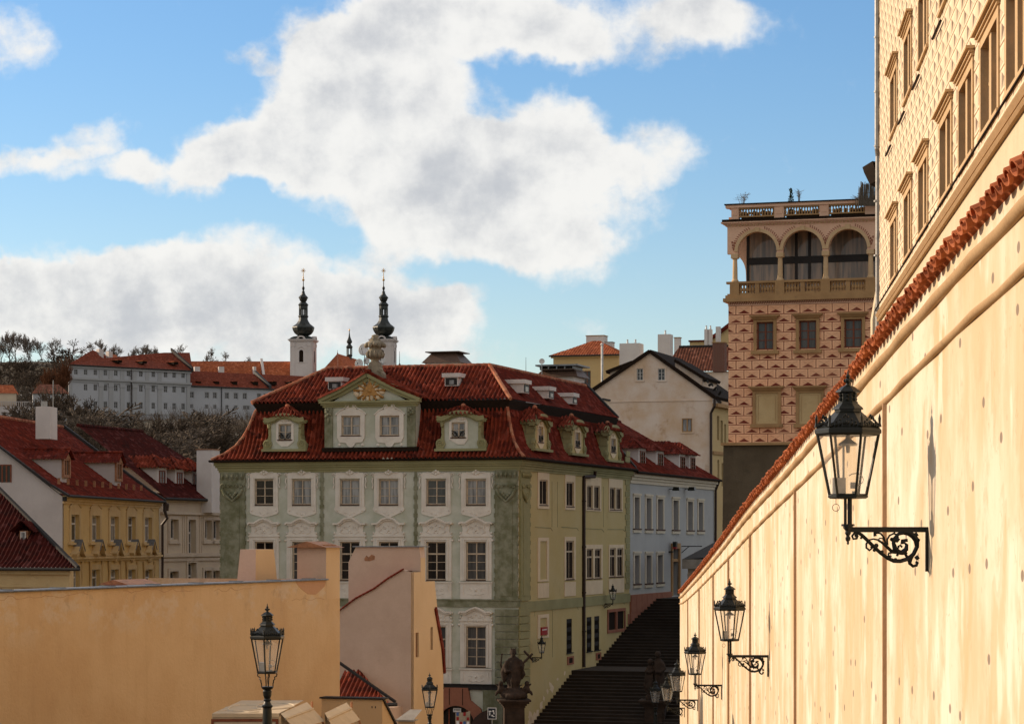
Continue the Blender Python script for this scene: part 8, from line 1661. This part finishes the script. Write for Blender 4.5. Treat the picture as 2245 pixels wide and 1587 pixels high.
# ---------------------------------------------------------------- tall sgraffito palace above the wall
W2 = 4.2; FQ = Fac((W2, 0), ((1605 - CX) / FPX, 1), flip=True)
ql = FQ.at(1928)[0]; q0 = 20.0; zb = 6.2
pa = thing('sgraffito_palace', 'tall sunlit palace facade with painted diamond blocks and cross-barred windows at upper right', 'palace', FQ(50, -4, 6))
def qz(px, py): return FQ.at(px, py)
w1 = [1961, 1991, 2025, 2074, 2119, 2170, 2225]; hs = []; wp = [tuple(FQ.at(x)[0] for x in q_) for q_ in ((1967, 1954), (1998.5, 1984), (2034, 2016), (2086.5, 2063), (2133, 2105), (2189, 2153.5), (2247, 2210))]; wp += [(wp[-1][0] - 5.4 * i, wp[-1][1] - 5.4 * i) for i in (1, 2)]; us_ = [(a + b) / 2 for a, b in wp]
zl0, zl1 = 6.80, 8.21
for a, b in wp: hs.append((a, b, zl0, zl1))
zu0, zu1 = 10.62, 12.0
for a, b in wp: hs.append((a, b, zu0, zu1))
mb = MB(); holewall(mb, FQ, q0, ql, zb, 18.5, hs, .16, mr=1); uvq = lambda v: ((v - FQ.O).dot(FQ.t), v.z - zb - .35)
mb.face([FQ(ql, 0, zb - 6), FQ(ql, -9, zb - 6), FQ(ql, -9, 18.5), FQ(ql, 0, 18.5)]); mb.face([FQ(q0, -9, 18.5), FQ(ql, -9, 18.5), FQ(ql, 0, 18.5), FQ(q0, 0, 18.5)])
mb.build('painted_facade', ['sgraffito_pale', 'sandstone_pale'], pa, fix=False, uv=uvq)
mb = MB(); mb.face([FQ(q0, -.02, zb - 12), FQ(ql, -.02, zb - 12), FQ(ql, -.02, zb + .01), FQ(q0, -.02, zb + .01)]); mb.build('base_wall', 'stucco_warm', pa, fix=False)
for h in hs:
    a, b, c, d_ = h; um = (a + b) / 2; fr = MB(); fr.box(um - .17, um + .17, -.13, .0, c, d_, FQ, 0); fr.box(a, b, -.3, -.04, c + (d_ - c) * .66 - .06, c + (d_ - c) * .66 + .06, FQ, 0) if False else None
    for s0, s1 in ((a, um - .17), (um + .17, b)): fr.box(s0 + .0, s0 + .05, -.15, -.10, c, d_, FQ, 0); fr.box(s1 - .05, s1, -.15, -.10, c, d_, FQ, 0); fr.box(s0 + .05, s1 - .05, -.15, -.10, c + (d_ - c) * .55, c + (d_ - c) * .55 + .05, FQ, 0)
    wd = fr.build('window', 'sandstone_pale', pa); g = MB(); g.face([FQ(a, -.14, c), FQ(b, -.14, c), FQ(b, -.14, d_), FQ(a, -.14, d_)]); tosub(g.build('pane', 'glass_dark', None, fix=False), wd)
    t_ = MB(); t_.box(a - .22, a - .002, -.02, .03, c - .05, d_ + .16, FQ); t_.box(b + .002, b + .22, -.02, .03, c - .05, d_ + .16, FQ); t_.box(a - .002, b + .002, -.02, .028, d_ + .002, d_ + .16, FQ)
    for z_, h_, e in ((d_ + .16, .05, .06), (d_ + .21, .05, .10), (d_ + .26, .05, .16)): t_.box(a - .24 - e, b + .24 + e, 0, e, z_ + .001, z_ + h_, FQ)
    t_.box(a - .24, b + .24, 0, .06, c - .12, c - .051, FQ); tosub(t_.build('stone_surround', 'sandstone_pale', None), wd)
mb = MB()
for z_, e in ((zb + .02, .10), (zb + .16, .16)): mb.tube([FQ(q0, .02, z_), FQ(ql, .02, z_)], e * .62, 6)
mb.build('base_moulding', 'mould_stone', pa); mb = MB(); mb.tube([FQ(q0, .12, zb + .36), FQ(ql, .12, zb + .30)], .022, 5)
for u_ in us_: mb.tube([FQ(u_ - 2.4, .05, zu0 - .95), FQ(u_ - .95, .05, zu0 - .62)], .02, 4) if u_ > 1e9 else None
for u_ in us_[:6]: mb.tube([FQ(u_ + .6, .06, zu0 - .35), FQ(u_ + 2.6, .06, zu0 - .32)], .03, 4)
mb.build('cable', 'soffit_dark', pa)
mb = MB(); zj = 330; za = (HY - 342) * FQ(ql, 0, 0).y / FPX; mb.tube([FQ(ql + .02, .05, 18.5), FQ(ql + .02, .05, za + .2), FQ(ql + .12, .02, za), FQ(ql + .16, .02, zb - 1.5)], .085, 8)
for i in range(8): mb.lathe([(.105, 0), (.105, .05)], FQ(ql + (.02 if 6.5 + i * 1.55 > za else .15), .05, 6.5 + i * 1.55), 8)
mb.build('downpipe', 'pipe_grey', pa)
dq = FQ(ql, 0, 0).y + .4; p = ray(1920, 375, dq); F = Fac((p.x, p.y), (1, .1)); mb = MB(); mb.prism([(-.10, p.z + .28), (.45, p.z + .22), (.45, p.z - .40), (.12, p.z - .22), (-.05, p.z + .12)], -1.2, 0, F); mb.build('eave_end', 'soffit_dark', pa)
u_ = FQ.at(1922)[0]; t = thing('buttress_wall', 'sunlit cream wall stub between pavilion and palace downpipe', 'wall', FQ(u_, 0, 5)); mb = MB(); F = Fac(((1916 - CX) * 84 / FPX, 84), (1, .08)); a, b = 0, F.at(1934)[0]; mb.prism([(a - .05, -10), (a - .05, F.at(1918, 700)[1]), (b - .14, F.at(1925, 628)[1]), (b, F.at(1925, 626)[1]), (b, -10)], -.3, 0, F); mb.build('masonry', 'stucco_warm', t)
